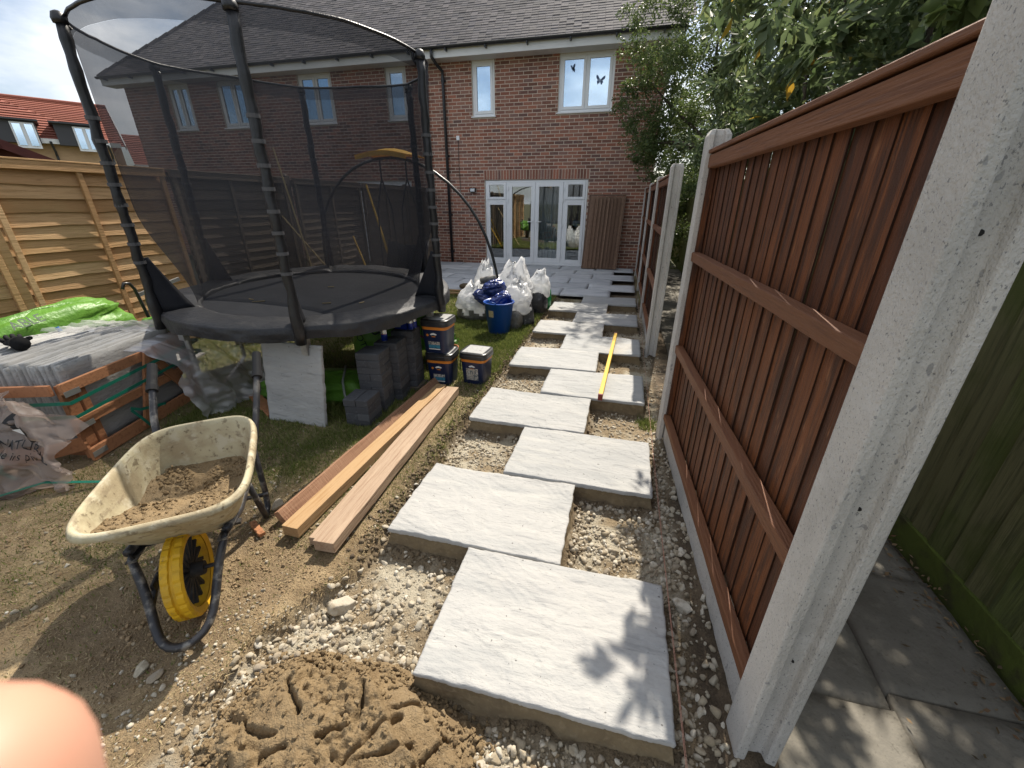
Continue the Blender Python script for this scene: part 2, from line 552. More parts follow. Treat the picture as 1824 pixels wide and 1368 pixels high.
M['concrete'] = surf('concrete', (0.55, 0.52, 0.48), [(3, (1, 1, 0.5), (0.39, 0.37, 0.34), 0.4, 0.7, 0.8), (170, (1, 1, 0.6), (0.16, 0.16, 0.16), 0.63, 0.67, 0.75, 2), (40, (1, 1, 0.6), (0.24, 0.235, 0.23), 0.715, 0.74, 0.7, 1), (230, (1, 1, 1), (0.25, 0.24, 0.23), 0.6, 0.7, 0.6, 2), (8, (1, 1, 1), (0.58, 0.56, 0.53), 0.55, 0.75, 0.7)],
                     rough=0.9, bumps=[(150, (1, 1, 0.6), -0.004, 2), (9, (1, 1, 1), 0.004, 5)])
M['mossy'] = surf('mossy', None, ramp=[(0.12, 0.135, 0.045), (0.155, 0.150, 0.070), (0.135, 0.132, 0.062), (0.10, 0.125, 0.035)],
                  layers=[(6, (10, 10, 0.5), (0.04, 0.045, 0.02), 0.45, 0.7, 0.7), (2.2, (1, 1, 1), (0.06, 0.085, 0.012), 0.45, 0.65, 0.7), (4, (4, 4, 1.4), (0.015, 0.015, 0.01), 0.68, 0.76, 0.8, 3)],
                  rough=0.9, bumps=[(9, (16, 16, 0.6), 0.004, 6)], rv=0.12)
M['moss_gb'] = surf('moss_gb', (0.08, 0.105, 0.018), [(3, (1, 1, 1), (0.11, 0.145, 0.022), 0.45, 0.7, 0.8), (7, (1, 1, 1), (0.05, 0.042, 0.022), 0.5, 0.7, 0.8)], 0.95, bumps=[(25, (1, 1, 1), 0.006, 5)])
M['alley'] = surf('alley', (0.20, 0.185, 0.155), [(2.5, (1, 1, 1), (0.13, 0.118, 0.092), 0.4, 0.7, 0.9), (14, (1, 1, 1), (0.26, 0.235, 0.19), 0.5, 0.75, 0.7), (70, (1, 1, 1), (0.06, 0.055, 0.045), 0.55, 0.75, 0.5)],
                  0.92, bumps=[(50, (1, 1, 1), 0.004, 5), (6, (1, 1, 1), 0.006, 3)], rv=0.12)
M['slab'] = surf('slab', None, ramp=[(0.36, 0.36, 0.35), (0.385, 0.38, 0.365), (0.35, 0.353, 0.348), (0.375, 0.365, 0.345)],
                 layers=[(2.2, (0.7, 2.4, 1), (0.29, 0.295, 0.29), 0.42, 0.68, 0.6), (3.6, (0.6, 2.6, 1), (0.43, 0.42, 0.39), 0.52, 0.66, 0.5), (7, (0.5, 3.5, 1), (0.25, 0.25, 0.245), 0.58, 0.66, 0.55), (1.4, (1, 1, 1), (0.47, 0.42, 0.35), 0.6, 0.75, 0.4), (55, (1, 1, 1), (0.09, 0.085, 0.08), 0.745, 0.78, 0.8, 1)],
                 rough=0.78, bumps=[(1.9, (0.7, 1.5, 1), 0.08, 4, 0.07), (5, (0.7, 2.0, 1), 0.018, 5), (40, (1, 1, 1), 0.003, 5)], rv=0.05)
M['slab_blue'] = surf('slab_blue', None, ramp=[(0.47, 0.485, 0.50), (0.53, 0.54, 0.55), (0.44, 0.455, 0.475), (0.57, 0.575, 0.58)],
                      layers=[(2.5, (0.7, 2.2, 1), (0.25, 0.27, 0.30), 0.42, 0.7, 0.6), (5, (0.6, 2.2, 1), (0.45, 0.45, 0.45), 0.55, 0.72, 0.5)],
                      rough=0.75, bumps=[(2.3, (0.7, 1.6, 1), 0.02, 7, 0.085)], rv=0.08)
M['bedding'] = surf('bedding', (0.19, 0.145, 0.085), [(8, (1, 1, 1), (0.12, 0.09, 0.055), 0.4, 0.7, 0.8), (40, (1, 1, 1), (0.27, 0.21, 0.13), 0.5, 0.7, 0.5)], 0.95, bumps=[(30, (1, 1, 1), 0.008, 6)])
M['mortar'] = surf('mortar', (0.255, 0.180, 0.095), [(7, (1, 1, 1), (0.17, 0.115, 0.058), 0.42, 0.7, 0.8), (90, (1, 1, 1), (0.32, 0.25, 0.16), 0.55, 0.7, 0.5), (2.3, (1, 1, 1), (0.27, 0.205, 0.125), 0.5, 0.7, 0.6)],
                   0.9, bumps=[(160, (1, 1, 1), 0.007, 4), (35, (1, 1, 1), 0.016, 6)])
M['crumb'] = surf('crumb', None, ramp=[(0.10, 0.075, 0.045), (0.16, 0.118, 0.07), (0.075, 0.055, 0.036), (0.20, 0.15, 0.09)], rough=0.95, bumps=[(80, (1, 1, 1), 0.003, 4)])
M['limestone'] = surf('limestone', None, ramp=[(0.39, 0.345, 0.26), (0.49, 0.445, 0.36), (0.29, 0.24, 0.165), (0.54, 0.50, 0.42), (0.34, 0.285, 0.20), (0.23, 0.195, 0.15)],
                      layers=[(20, (1, 1, 1), (0.27, 0.215, 0.14), 0.45, 0.66, 0.75)], rough=0.92, bumps=[(60, (1, 1, 1), 0.004, 5)], rv=0.1)
M['ground'] = surf('ground', None, attr='col', layers=[(9, (1, 1, 1), (0.13, 0.094, 0.056), 0.52, 0.75, 0.5), (45, (1, 1, 1), (0.40, 0.32, 0.20), 0.56, 0.75, 0.55), (110, (1, 1, 1), (0.07, 0.05, 0.03), 0.55, 0.72, 0.5)],
                   rough=0.96, bumps=[(30, (1, 1, 1), 0.03, 7), (140, (1, 1, 1), 0.010, 4)])
M['blade'] = surf('blade', None, attr='col', rough=0.6, translucent=0.35)
M['leaf'] = surf('leaf', None, ramp=[(0.075, 0.115, 0.030), (0.12, 0.165, 0.045), (0.085, 0.13, 0.05), (0.16, 0.20, 0.06), (0.08, 0.115, 0.038)], rough=0.42, translucent=0.45, spec=0.5, rv=0.15)
M['leaf_bud'] = surf('leaf_bud', None, ramp=[(0.08, 0.12, 0.05), (0.12, 0.165, 0.075), (0.15, 0.195, 0.095), (0.09, 0.135, 0.05), (0.20, 0.23, 0.095)], rough=0.45, translucent=0.45, spec=0.45, rv=0.15)
M['leaf_yellow'] = surf('leaf_yellow', None, ramp=[(0.45, 0.26, 0.03), (0.38, 0.30, 0.05)], rough=0.5, translucent=0.5)
M['bark'] = surf('bark', (0.10, 0.08, 0.06), [(9, (3, 3, 0.6), (0.05, 0.04, 0.03), 0.4, 0.7, 0.8)], 0.95, bumps=[(20, (3, 3, 0.6), 0.01, 5)])
M['sleeve'] = surf('sleeve', (0.012, 0.012, 0.014), [(10, (1, 1, 1), (0.03, 0.03, 0.034), 0.5, 0.75, 0.6)], 0.42, bumps=[(22, (1, 1, 0.5), 0.006, 4)], spec=0.5)
M['blackcloth'] = surf('blackcloth', (0.012, 0.013, 0.018), [(6, (1, 1, 1), (0.025, 0.026, 0.032), 0.45, 0.75, 0.6)], 0.8, bumps=[(9, (1, 1, 1), 0.006, 4)])
M['mat'] = surf('mat', (0.013, 0.015, 0.020), [(3, (1, 1, 1), (0.024, 0.026, 0.034), 0.45, 0.7, 0.7), (14, (1, 1, 1), (0.10, 0.10, 0.10), 0.7, 0.82, 0.5)], 0.62, bumps=[(3, (1, 1, 1), 0.01, 3)])
M['pad'] = surf('pad', (0.028, 0.029, 0.033), [(5, (1, 1, 1), (0.06, 0.058, 0.055), 0.48, 0.75, 0.7), (25, (1, 1, 1), (0.02, 0.02, 0.023), 0.5, 0.75, 0.5)], 0.55, bumps=[(16, (1, 1, 1), 0.012, 5)])
M['strap_grey'] = surf('strap_grey', (0.085, 0.085, 0.09), rough=0.7)
M['galv'] = surf('galv', (0.42, 0.42, 0.41), [(8, (1, 1, 1), (0.25, 0.24, 0.23), 0.45, 0.7, 0.7)], 0.45, metal=0.6)
M['net'] = net_mat('net')
M['net2'] = net_mat('net2', 0.62, 0.78)
M['block'] = surf('block', None, ramp=[(0.055, 0.057, 0.063), (0.075, 0.077, 0.083), (0.048, 0.05, 0.055), (0.088, 0.089, 0.094)], layers=[(40, (1, 1, 1), (0.14, 0.14, 0.145), 0.55, 0.72, 0.6)], rough=0.85, bumps=[(90, (1, 1, 1), 0.003, 4)])
M['greenbag'] = surf('greenbag', (0.12, 0.29, 0.035), [(3, (1, 1, 1), (0.17, 0.38, 0.05), 0.4, 0.7, 0.8), (9, (1, 1, 1), (0.09, 0.24, 0.03), 0.55, 0.75, 0.5)], 0.42, bumps=[(9, (1, 1, 1), 0.02, 5)], translucent=0.2, spec=0.5)
M['print_dark'] = surf('print_dark', (0.012, 0.04, 0.02), rough=0.5)
M['print_red'] = surf('print_red', (0.20, 0.035, 0.03), rough=0.5)
M['print_black'] = surf('print_black', (0.012, 0.012, 0.013), rough=0.5)
M['print_white'] = surf('print_white', (0.75, 0.75, 0.74), rough=0.5)
M['print_blue'] = surf('print_blue', (0.05, 0.16, 0.40), rough=0.5)
M['clearfilm'] = film('clearfilm', (0.82, 0.83, 0.85), 0.36, 0.18, 0.9, 0.005, 8.0)
M['dirtyfilm'] = film('dirtyfilm', (0.50, 0.40, 0.345), 0.52, 0.35, 0.1, 0.006, 8.0)
M['bagfilm'] = film('bagfilm', (0.90, 0.91, 0.92), 0.78, 0.25, 0.3, 0.012, 12.0)
M['cratewood'] = surf('cratewood', None, ramp=[(0.36, 0.155, 0.07), (0.43, 0.20, 0.095), (0.30, 0.125, 0.06)], layers=[(7, (6, 6, 6), (0.19, 0.08, 0.04), 0.5, 0.7, 0.6)], rough=0.85, bumps=[(14, (4, 4, 4), 0.004, 5)], rv=0.12)
M['sleeper_a'] = surf('sleeper_a', (0.31, 0.17, 0.10), [(6, (12, 0.5, 12), (0.19, 0.09, 0.05), 0.45, 0.7, 0.7), (5, (2, 22, 2), (0.42, 0.26, 0.16), 0.5, 0.72, 0.7)], 0.85, bumps=[(6, (2, 26, 2), 0.005, 4)])
M['sleeper_b'] = surf('sleeper_b', (0.41, 0.265, 0.135), [(6, (12, 0.5, 12), (0.30, 0.16, 0.06), 0.48, 0.7, 0.7), (2.2, (3, 1.2, 3), (0.13, 0.06, 0.03), 0.68, 0.76, 0.9, 3)], 0.85, bumps=[(9, (12, 0.6, 12), 0.005, 5)])
M['sleeper_c'] = surf('sleeper_c', (0.38, 0.275, 0.19), [(6, (12, 0.5, 12), (0.24, 0.145, 0.09), 0.45, 0.7, 0.7), (3, (3, 1.0, 3), (0.48, 0.36, 0.25), 0.5, 0.7, 0.5), (14, (2, 2, 2), (0.12, 0.07, 0.045), 0.68, 0.76, 0.8)], 0.88, bumps=[(9, (12, 0.6, 12), 0.006, 5)])
M['tray'] = surf('tray', (0.46, 0.41, 0.27), [(4.5, (1, 1, 1), (0.33, 0.27, 0.17), 0.42, 0.60, 0.9), (13, (1, 1, 1), (0.52, 0.48, 0.36), 0.5, 0.66, 0.7), (30, (1, 1, 1), (0.16, 0.125, 0.075), 0.56, 0.66, 0.8), (9, (1, 1, 3), (0.25, 0.20, 0.13), 0.58, 0.68, 0.7)], 0.7, bumps=[(30, (1, 1, 1), 0.004, 5)])
M['barrowsteel'] = surf('barrowsteel', (0.022, 0.023, 0.028), [(14, (1, 1, 1), (0.24, 0.225, 0.20), 0.50, 0.66, 0.85), (5, (1, 1, 1), (0.06, 0.055, 0.05), 0.45, 0.7, 0.7)], 0.45, metal=0.2, spec=0.5, bumps=[(30, (1, 1, 1), 0.003, 4)])
M['yellow'] = surf('yellow', (0.62, 0.36, 0.012), [(5, (1, 1, 1), (0.40, 0.24, 0.03), 0.5, 0.7, 0.7), (24, (1, 1, 1), (0.16, 0.12, 0.06), 0.58, 0.72, 0.6)], 0.55, bumps=[(30, (1, 1, 1), 0.002, 4)])
M['rubber'] = surf('rubber', (0.02, 0.02, 0.021), [(9, (1, 1, 1), (0.10, 0.095, 0.085), 0.52, 0.72, 0.7)], 0.75)
M['levelyellow'] = surf('levelyellow', (0.62, 0.38, 0.01), [(20, (1, 1, 1), (0.35, 0.25, 0.08), 0.6, 0.75, 0.5)], 0.4, spec=0.5)
M['navy'] = surf('navy', (0.010, 0.018, 0.055), [(5, (1, 1, 1), (0.02, 0.03, 0.07), 0.5, 0.75, 0.5)], 0.32, spec=0.5)
M['lid'] = surf('lid', (0.018, 0.019, 0.022), [(6, (1, 1, 1), (0.06, 0.06, 0.06), 0.5, 0.75, 0.5)], 0.35, spec=0.5)
M['orange'] = surf('orange', (0.62, 0.21, 0.03), rough=0.4)
M['lidlabel'] = surf('lidlabel', (0.42, 0.42, 0.41), [(35, (1, 1, 1), (0.25, 0.24, 0.23), 0.55, 0.65, 0.8)], 0.35, spec=0.5)
M['photoprint'] = surf('photoprint', (0.42, 0.38, 0.32), [(60, (1, 1, 1), (0.10, 0.12, 0.14), 0.48, 0.58, 0.9), (40, (1, 1, 1), (0.65, 0.63, 0.58), 0.55, 0.65, 0.8)], 0.4)
M['teal'] = surf('teal', (0.05, 0.22, 0.32), [(50, (1, 1, 1), (0.02, 0.09, 0.16), 0.5, 0.65, 0.7)], 0.4)
M['bluebucket'] = surf('bluebucket', (0.010, 0.075, 0.36), [(6, (1, 1, 1), (0.03, 0.11, 0.38), 0.5, 0.75, 0.6), (25, (1, 1, 1), (0.12, 0.17, 0.30), 0.66, 0.78, 0.5)], 0.35, spec=0.5)
M['kraft'] = surf('kraft', (0.5, 0.40, 0.25), [(40, (1, 1, 1), (0.15, 0.10, 0.06), 0.55, 0.65, 0.7)], 0.6)
M['darkbag'] = surf('darkbag', (0.030, 0.031, 0.034), [(20, (1, 1, 1), (0.20, 0.20, 0.20), 0.58, 0.70, 0.8), (4, (1, 1, 1), (0.10, 0.095, 0.085), 0.5, 0.7, 0.7)], 0.4, bumps=[(12, (1, 1, 1), 0.015, 5)])
M['navybag'] = surf('navybag', (0.012, 0.03, 0.16), [(7, (1, 1, 1), (0.03, 0.07, 0.28), 0.5, 0.7, 0.7), (12, (1, 1, 1), (0.45, 0.47, 0.52), 0.70, 0.75, 0.7)], 0.22, bumps=[(10, (1, 1, 1), 0.03, 4)], spec=0.6)
M['greybag'] = surf('greybag', (0.16, 0.15, 0.13), [(8, (1, 1, 1), (0.30, 0.29, 0.27), 0.5, 0.7, 0.7), (30, (1, 1, 1), (0.06, 0.06, 0.055), 0.5, 0.7, 0.6)], 0.5, bumps=[(14, (1, 1, 1), 0.02, 5)])
M['bottle'] = surf('bottle', (0.012, 0.26, 0.075), rough=0.25, spec=0.5, translucent=0.2)
M['terracotta'] = surf('terracotta', (0.36, 0.12, 0.05), [(8, (1, 1, 1), (0.42, 0.2, 0.12), 0.5, 0.7, 0.6)], 0.85)
M['hose'] = surf('hose', (0.22, 0.25, 0.22), rough=0.5)
M['can'] = surf('can', (0.55, 0.57, 0.60), rough=0.25, metal=0.7)
M['canblue'] = surf('canblue', (0.012, 0.03, 0.22), rough=0.25, metal=0.3)
M['canred'] = surf('canred', (0.45, 0.012, 0.02), rough=0.35)
M['canyellow'] = surf('canyellow', (0.65, 0.42, 0.02), rough=0.35)
M['greenstrap'] = surf('greenstrap', (0.010, 0.16, 0.105), rough=0.4, spec=0.5)
M['steelclip'] = surf('steelclip', (0.45, 0.44, 0.42), rough=0.4, metal=0.7)
M['bamboo'] = surf('bamboo', (0.44, 0.34, 0.17), [(6, (3, 3, 3), (0.28, 0.2, 0.1), 0.5, 0.7, 0.6)], 0.6)
M['yellowpole'] = surf('yellowpole', (0.56, 0.34, 0.04), [(6, (3, 3, 3), (0.40, 0.24, 0.05), 0.5, 0.7, 0.6)], 0.6)
M['canopy'] = surf('canopy', (0.78, 0.48, 0.05), [(6, (1, 1, 1), (0.66, 0.38, 0.05), 0.5, 0.7, 0.6)], 0.7, translucent=0.35)
M['blackframe'] = surf('blackframe', (0.02, 0.021, 0.022), [(10, (1, 1, 1), (0.06, 0.06, 0.055), 0.5, 0.75, 0.6)], 0.35, spec=0.5)
M['glove'] = surf('glove', (0.008, 0.008, 0.009), rough=0.9, bumps=[(40, (1, 1, 1), 0.004, 4)])
M['string'] = surf('string', (0.42, 0.22, 0.16), rough=0.8)
M['skin'] = surf('skin', (0.56, 0.29, 0.20), [(30, (1, 1, 1), (0.50, 0.24, 0.17), 0.45, 0.7, 0.6)], 0.5)
M['fartile'] = surf('fartile', None, ramp=[(0.25, 0.085, 0.055), (0.31, 0.11, 0.075), (0.21, 0.07, 0.05)], rough=0.85, rv=0.12)
M['farbrick'] = surf('farbrick', (0.46, 0.31, 0.18), [(3, (1, 1, 3), (0.38, 0.25, 0.15), 0.45, 0.7, 0.7), (30, (1, 1, 4), (0.32, 0.21, 0.13), 0.5, 0.7, 0.5)], 0.9)
M['lead'] = surf('lead', (0.06, 0.06, 0.066), rough=0.6)
M['shed'] = surf('shed', (0.10, 0.028, 0.022), [(5, (1, 1, 6), (0.07, 0.02, 0.017), 0.45, 0.7, 0.7)], 0.75)
M['shedroof'] = surf('shedroof', (0.13, 0.05, 0.04), [(12, (1, 1, 1), (0.09, 0.04, 0.035), 0.45, 0.7, 0.7)], 0.9)
M['plant'] = surf('plant', (0.06, 0.17, 0.02), [(6, (1, 1, 1), (0.10, 0.24, 0.03), 0.4, 0.7, 0.7)], 0.5, translucent=0.3)


# ================================================================== SETTING: ground
PITCH = 0.6131
SLABS = []            # (x0, x1, y0, y1) of the stepping path
for i in range(11):
    x1 = 0.0 if i % 2 == 0 else -0.45
    SLABS.append((x1 - 0.9, x1, i * PITCH, i * PITCH + 0.6))


def slab_dist(x, y):
    d = np.full(np.shape(x), 9.0)
    for (x0, x1, y0, y1) in SLABS:
        dx = np.maximum(np.maximum(x0 - x, x - x1), 0); dy = np.maximum(np.maximum(y0 - y, y - y1), 0)
        d = np.minimum(d, np.hypot(dx, dy))
    return d


def trench_mask(x, y):
    e = (fbm(x, y, 3.0, 4, 5) - 0.5) * 0.14
    near = sstep(-0.1, 0.5, y)
    left = -1.40 - 0.22 * (1 - near) + e * (1 + 1.5 * (1 - near))
    return sstep(-0.02, 0.03, x - left) * (1 - sstep(6.70, 6.76, y + e * 0.3)) * (1 - sstep(0.10, 0.16, x + e * 0.3))


def gh(x, y):
    x = np.asarray(x, float); y = np.asarray(y, float)
    tm = trench_mask(x, y)
    lawn = -0.05 + 0.035 * (fbm(x, y, 1.3, 4, 11) - 0.5) + 0.02 * (fbm(x, y, 9, 3, 12) - 0.5)
    sd = slab_dist(x, y)
    tr = -0.135 + 0.05 * (fbm(x, y, 7, 4, 21) - 0.5) + 0.05 * np.exp(-(sd / 0.05) ** 2) * (fbm(x, y, 11, 3, 23) + 0.1)
    front = 1 - sstep(-0.45, 0.05, y)
    tr = tr + 0.05 * front
    lip = 0.02 * np.exp(-((x + 1.44) / 0.05) ** 2) * sstep(0.3, 0.8, y)
    z = lawn * (1 - tm) + tr * tm + lip * (1 - tm) * (fbm(x, y, 14, 3, 9) - 0.2)
    strip = sstep(0.10, 0.16, x)
    z = z * (1 - strip) + strip * (-0.125 + 0.03 * (fbm(x, y, 10, 4, 31) - 0.5))
    al = sstep(0.30, 0.36, x)
    z = z * (1 - al) + al * (-0.135 + 0.01 * (fbm(x, y, 8, 3, 33) - 0.5))
    pa = sstep(6.70, 6.78, y) * (1 - sstep(0.0, 0.1, x))
    return z * (1 - pa) + pa * (-0.10 + 0.02 * (fbm(x, y, 8, 3, 35) - 0.5))


def mixc(a, b, t):
    t = np.asarray(t)[..., None]
    return np.asarray(a) * (1 - t) + np.asarray(b) * t


def green_amt(x, y):
    n = fbm(x, y, 1.1, 4, 41)
    g = sstep(0.45, 1.8, y + 2.0 * (n - 0.5) - 0.35 * np.clip(x + 1.9, -1.5, 0.2)) * 0.88 + 0.05
    g = g * (1 - 0.65 * np.exp(-((x + 1.55) / 0.22) ** 2) * (1 - sstep(2.2, 3.5, y)))
    return np.clip(g * (0.55 + 0.9 * fbm(x, y, 4, 3, 43)), 0, 1)


def gcol(x, y):
    n1 = fbm(x, y, 2.2, 4, 51); n2 = fbm(x, y, 9, 4, 52); n3 = fbm(x, y, 26, 3, 53)
    dry = mixc((0.36, 0.262, 0.15), (0.235, 0.165, 0.09), sstep(0.35, 0.65, n2))
    dry = mixc(dry, (0.47, 0.36, 0.21), sstep(0.55, 0.75, n3) * 0.6)
    dry = mixc(dry, (0.20, 0.14, 0.085), sstep(0.55, 0.7, n1) * 0.6)
    lawn = mixc(dry, (0.12, 0.125, 0.045), green_amt(x, y) * 0.75)
    tm = trench_mask(x, y); sd = slab_dist(x, y)
    tr = mixc((0.46, 0.41, 0.31), (0.27, 0.205, 0.125), sstep(0.4, 0.62, n2))
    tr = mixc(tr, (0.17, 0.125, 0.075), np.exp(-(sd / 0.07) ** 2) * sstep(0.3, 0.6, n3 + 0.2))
    c = mixc(lawn, tr, tm)
    edge = np.exp(-((x + 1.43) / 0.045) ** 2) * sstep(0.2, 0.8, y)
    c = mixc(c, (0.10, 0.07, 0.04), edge * 0.8)
    c = mixc(c, mixc((0.17, 0.125, 0.08), (0.10, 0.075, 0.05), sstep(0.4, 0.6, n2)), sstep(0.08, 0.14, x))
    c = mixc(c, (0.08, 0.062, 0.042), sstep(0.32, 0.38, x))
    return mixc(c, (0.16, 0.12, 0.08), sstep(6.70, 6.78, y) * (1 - sstep(0, 0.1, x)))


xs = np.arange(-5.7, 1.75, 0.026); ys = np.arange(-1.7, 10.7, 0.026)
GX, GY = np.meshgrid(xs, ys)
gx, gy = GX.ravel(), GY.ravel()
V = np.stack([gx, gy, gh(gx, gy)], 1)
C = np.concatenate([gcol(gx, gy), np.ones((len(gx), 1))], 1)
nx, ny = len(xs), len(ys)
ii, jj = np.meshgrid(np.arange(nx - 1), np.arange(ny - 1))
a = (jj * nx + ii).ravel()
F = np.stack([a, a + 1, a + nx + 1, a + nx], 1)
big = np.array([[-400, -400, -0.22], [400, -400, -0.22], [400, 400, -0.22], [-400, 400, -0.22]])
F = np.concatenate([F, [[len(V), len(V) + 1, len(V) + 2, len(V) + 3]]])
V = np.concatenate([V, big]); C = np.concatenate([C, np.tile([[0.10, 0.10, 0.05, 1]], (4, 1))])
g = np_mesh('ground', V, F, M['ground'], colr=C, smooth=True)
tag(g, 'worn lawn and bare brown soil with a shallow trench under the slabs', kind='structure')


# ---- grass
def grass_blades(n, fx, dens, hmin, hmax, green_only=False):
    x, y = fx(n)
    keep = RNG.random(len(x)) < dens(x, y)
    x = x[keep]; y = y[keep]; n = len(x)
    z = gh(x, y) - 0.004
    ga = green_amt(x, y)
    isg = RNG.random(n) < (0.04 + 0.95 * ga)
    h = (hmin + (hmax - hmin) * RNG.random(n) ** 1.6) * (0.65 + 0.6 * ga)
    wd = 0.0016 + 0.0022 * RNG.random(n)
    wd = wd * (1 + 0.35 * np.clip(y - 1, 0, 5))
    th = RNG.random(n) * 2 * PI; ln = RNG.random(n) ** 0.8 * np.where(isg, 0.9, 2.2)
    dx, dy = np.cos(th), np.sin(th)
    ph = RNG.random(n) * 2 * PI
    px, py = np.cos(ph), np.sin(ph)
    hh = np.where(isg, h, h * 0.45)
    A = np.stack([x - px * wd, y - py * wd, z], 1); B = np.stack([x + px * wd, y + py * wd, z], 1)
    T = np.stack([x + dx * ln * h, y + dy * ln * h, z + hh], 1)
    Vv = np.stack([A, B, T], 1).reshape(-1, 3)
    gc = mixc((0.075, 0.115, 0.022), (0.24, 0.26, 0.075), RNG.random(n))
    dc = mixc((0.24, 0.175, 0.095), (0.58, 0.47, 0.27), RNG.random(n) ** 1.3)
    c = np.where(isg[:, None], gc, dc)
    c = np.concatenate([c, np.ones((n, 1))], 1)
    return Vv, np.repeat(c, 3, 0)


parts = []
parts.append(grass_blades(150000, lambda n: (RNG.uniform(-5.35, -1.40, n), RNG.uniform(-0.9, 6.72, n)),
                          lambda x, y: np.clip(0.25 + 0.9 * green_amt(x, y), 0, 1) * (1 - trench_mask(x, y)) * np.where(y < 0.8, 0.55, 1.0), 0.012, 0.045))
parts.append(grass_blades(90000, lambda n: (RNG.uniform(-2.75, -1.41, n), RNG.uniform(1.6, 6.72, n)),
                          lambda x, y: np.clip(0.2 + 1.0 * green_amt(x, y), 0, 1) * (1 - trench_mask(x, y)), 0.015, 0.05))
parts.append(grass_blades(170000, lambda n: (RNG.uniform(-3.6, -1.3, n), RNG.uniform(-0.75, 1.6, n)),
                          lambda x, y: np.clip(1.9 * fbm(x, y, 5, 3, 61) - 0.35, 0.05, 1) * (1 - trench_mask(x, y)), 0.012, 0.036))
parts.append(grass_blades(500, lambda n: (RNG.normal(0.02, 0.035, n), RNG.normal(2.32, 0.05, n)), lambda x, y: np.ones(len(x)), 0.03, 0.06))
GV = np.concatenate([p[0] for p in parts]); GC = np.concatenate([p[1] for p in parts])
o = np_mesh('grass', GV, np.arange(len(GV)).reshape(-1, 3), M['blade'], colr=GC)
tag(o, 'short patchy grass, green by the trampoline and straw coloured nearer', kind='stuff')


# ---- stones
def ico(sub):
    t = (1 + 5 ** 0.5) / 2
    v = [(-1, t, 0), (1, t, 0), (-1, -t, 0), (1, -t, 0), (0, -1, t), (0, 1, t), (0, -1, -t), (0, 1, -t), (t, 0, -1), (t, 0, 1), (-t, 0, -1), (-t, 0, 1)]
    v = [Vector(p).normalized() for p in v]
    f = [(0, 11, 5), (0, 5, 1), (0, 1, 7), (0, 7, 10), (0, 10, 11), (1, 5, 9), (5, 11, 4), (11, 10, 2), (10, 7, 6), (7, 1, 8), (3, 9, 4), (3, 4, 2), (3, 2, 6), (3, 6, 8), (3, 8, 9), (4, 9, 5), (2, 4, 11), (6, 2, 10), (8, 6, 7), (9, 8, 1)]
    for _ in range(sub):
        mid = {}; nf = []
        def md(a, b):
            k = (min(a, b), max(a, b))
            if k not in mid:
                v.append(((v[a] + v[b]) / 2).normalized()); mid[k] = len(v) - 1
            return mid[k]
        for a, b, c in f:
            ab, bc, ca = md(a, b), md(b, c), md(c, a)
            nf += [(a, ab, ca), (b, bc, ab), (c, ca, bc), (ab, bc, ca)]
        f = nf
    return np.array([tuple(p) for p in v]), np.array(f)


ICO0, ICOF0 = ico(0)
ICO1, ICOF1 = ico(1)


def stone_variants(v, k, amt):
    out = []
    for i in range(k):
        s = v.copy()
        for _ in range(9):                     # random planar cuts give broken faces
            nrm = RNG.normal(size=3); nrm /= np.linalg.norm(nrm)
            d = 0.42 + 0.40 * RNG.random()
            t = s @ nrm
            s = s - np.outer(np.maximum(t - d, 0), nrm)
        s = s * (1 + amt * (RNG.random((len(s), 1)) - 0.5))
        s = s * np.array([1.0, 0.6 + 0.4 * RNG.random(), 0.45 + 0.4 * RNG.random()])
        out.append(s)
    return out


ST0 = stone_variants(ICO0, 14, 0.2)
ST1 = stone_variants(ICO1, 16, 0.12)


def scatter(x, y, z, size, variants, faces):
    n = len(x); k = len(variants[0])
    pick = RNG.integers(0, len(variants), n)
    base = np.stack(variants)[pick]
    q = RNG.normal(size=(n, 4)); q[:, 1:3] *= 0.45; q /= np.linalg.norm(q, axis=1)[:, None]
    w_, a, b, c = q.T
    Rm = np.stack([1 - 2 * (b * b + c * c), 2 * (a * b - c * w_), 2 * (a * c + b * w_), 2 * (a * b + c * w_), 1 - 2 * (a * a + c * c), 2 * (b * c - a * w_), 2 * (a * c - b * w_), 2 * (b * c + a * w_), 1 - 2 * (a * a + b * b)], 1).reshape(n, 3, 3)
    P = np.einsum('nij,nkj->nki', Rm, base) * size[:, None, None] + np.stack([x, y, z], 1)[:, None, :]
    Fz = faces[None] + (np.arange(n) * k)[:, None, None]
    return P.reshape(-1, 3), Fz.reshape(-1, 3), np.repeat(RNG.random(n), len(faces))


def multi(name, sets, mat, smooth=False):
    Vs, Fs, Rs, b = [], [], [], 0
    for v, f, r_ in sets:
        Vs.append(v); Fs.append(f + b); Rs.append(r_); b += len(v)
    return np_mesh(name, np.concatenate(Vs), np.concatenate(Fs), mat, rnd=np.concatenate(Rs), smooth=smooth)


def samp(n, x0, x1, y0, y1, keep, smin, smax, pw, variants, faces, sink=0.35):
    x = RNG.uniform(x0, x1, n); y = RNG.uniform(y0, y1, n)
    k = RNG.random(n) < keep(x, y); x = x[k]; y = y[k]
    s = smin + (smax - smin) * RNG.random(len(x)) ** pw
    return scatter(x, y, gh(x, y) + s * (0.5 - sink), s, variants, faces)


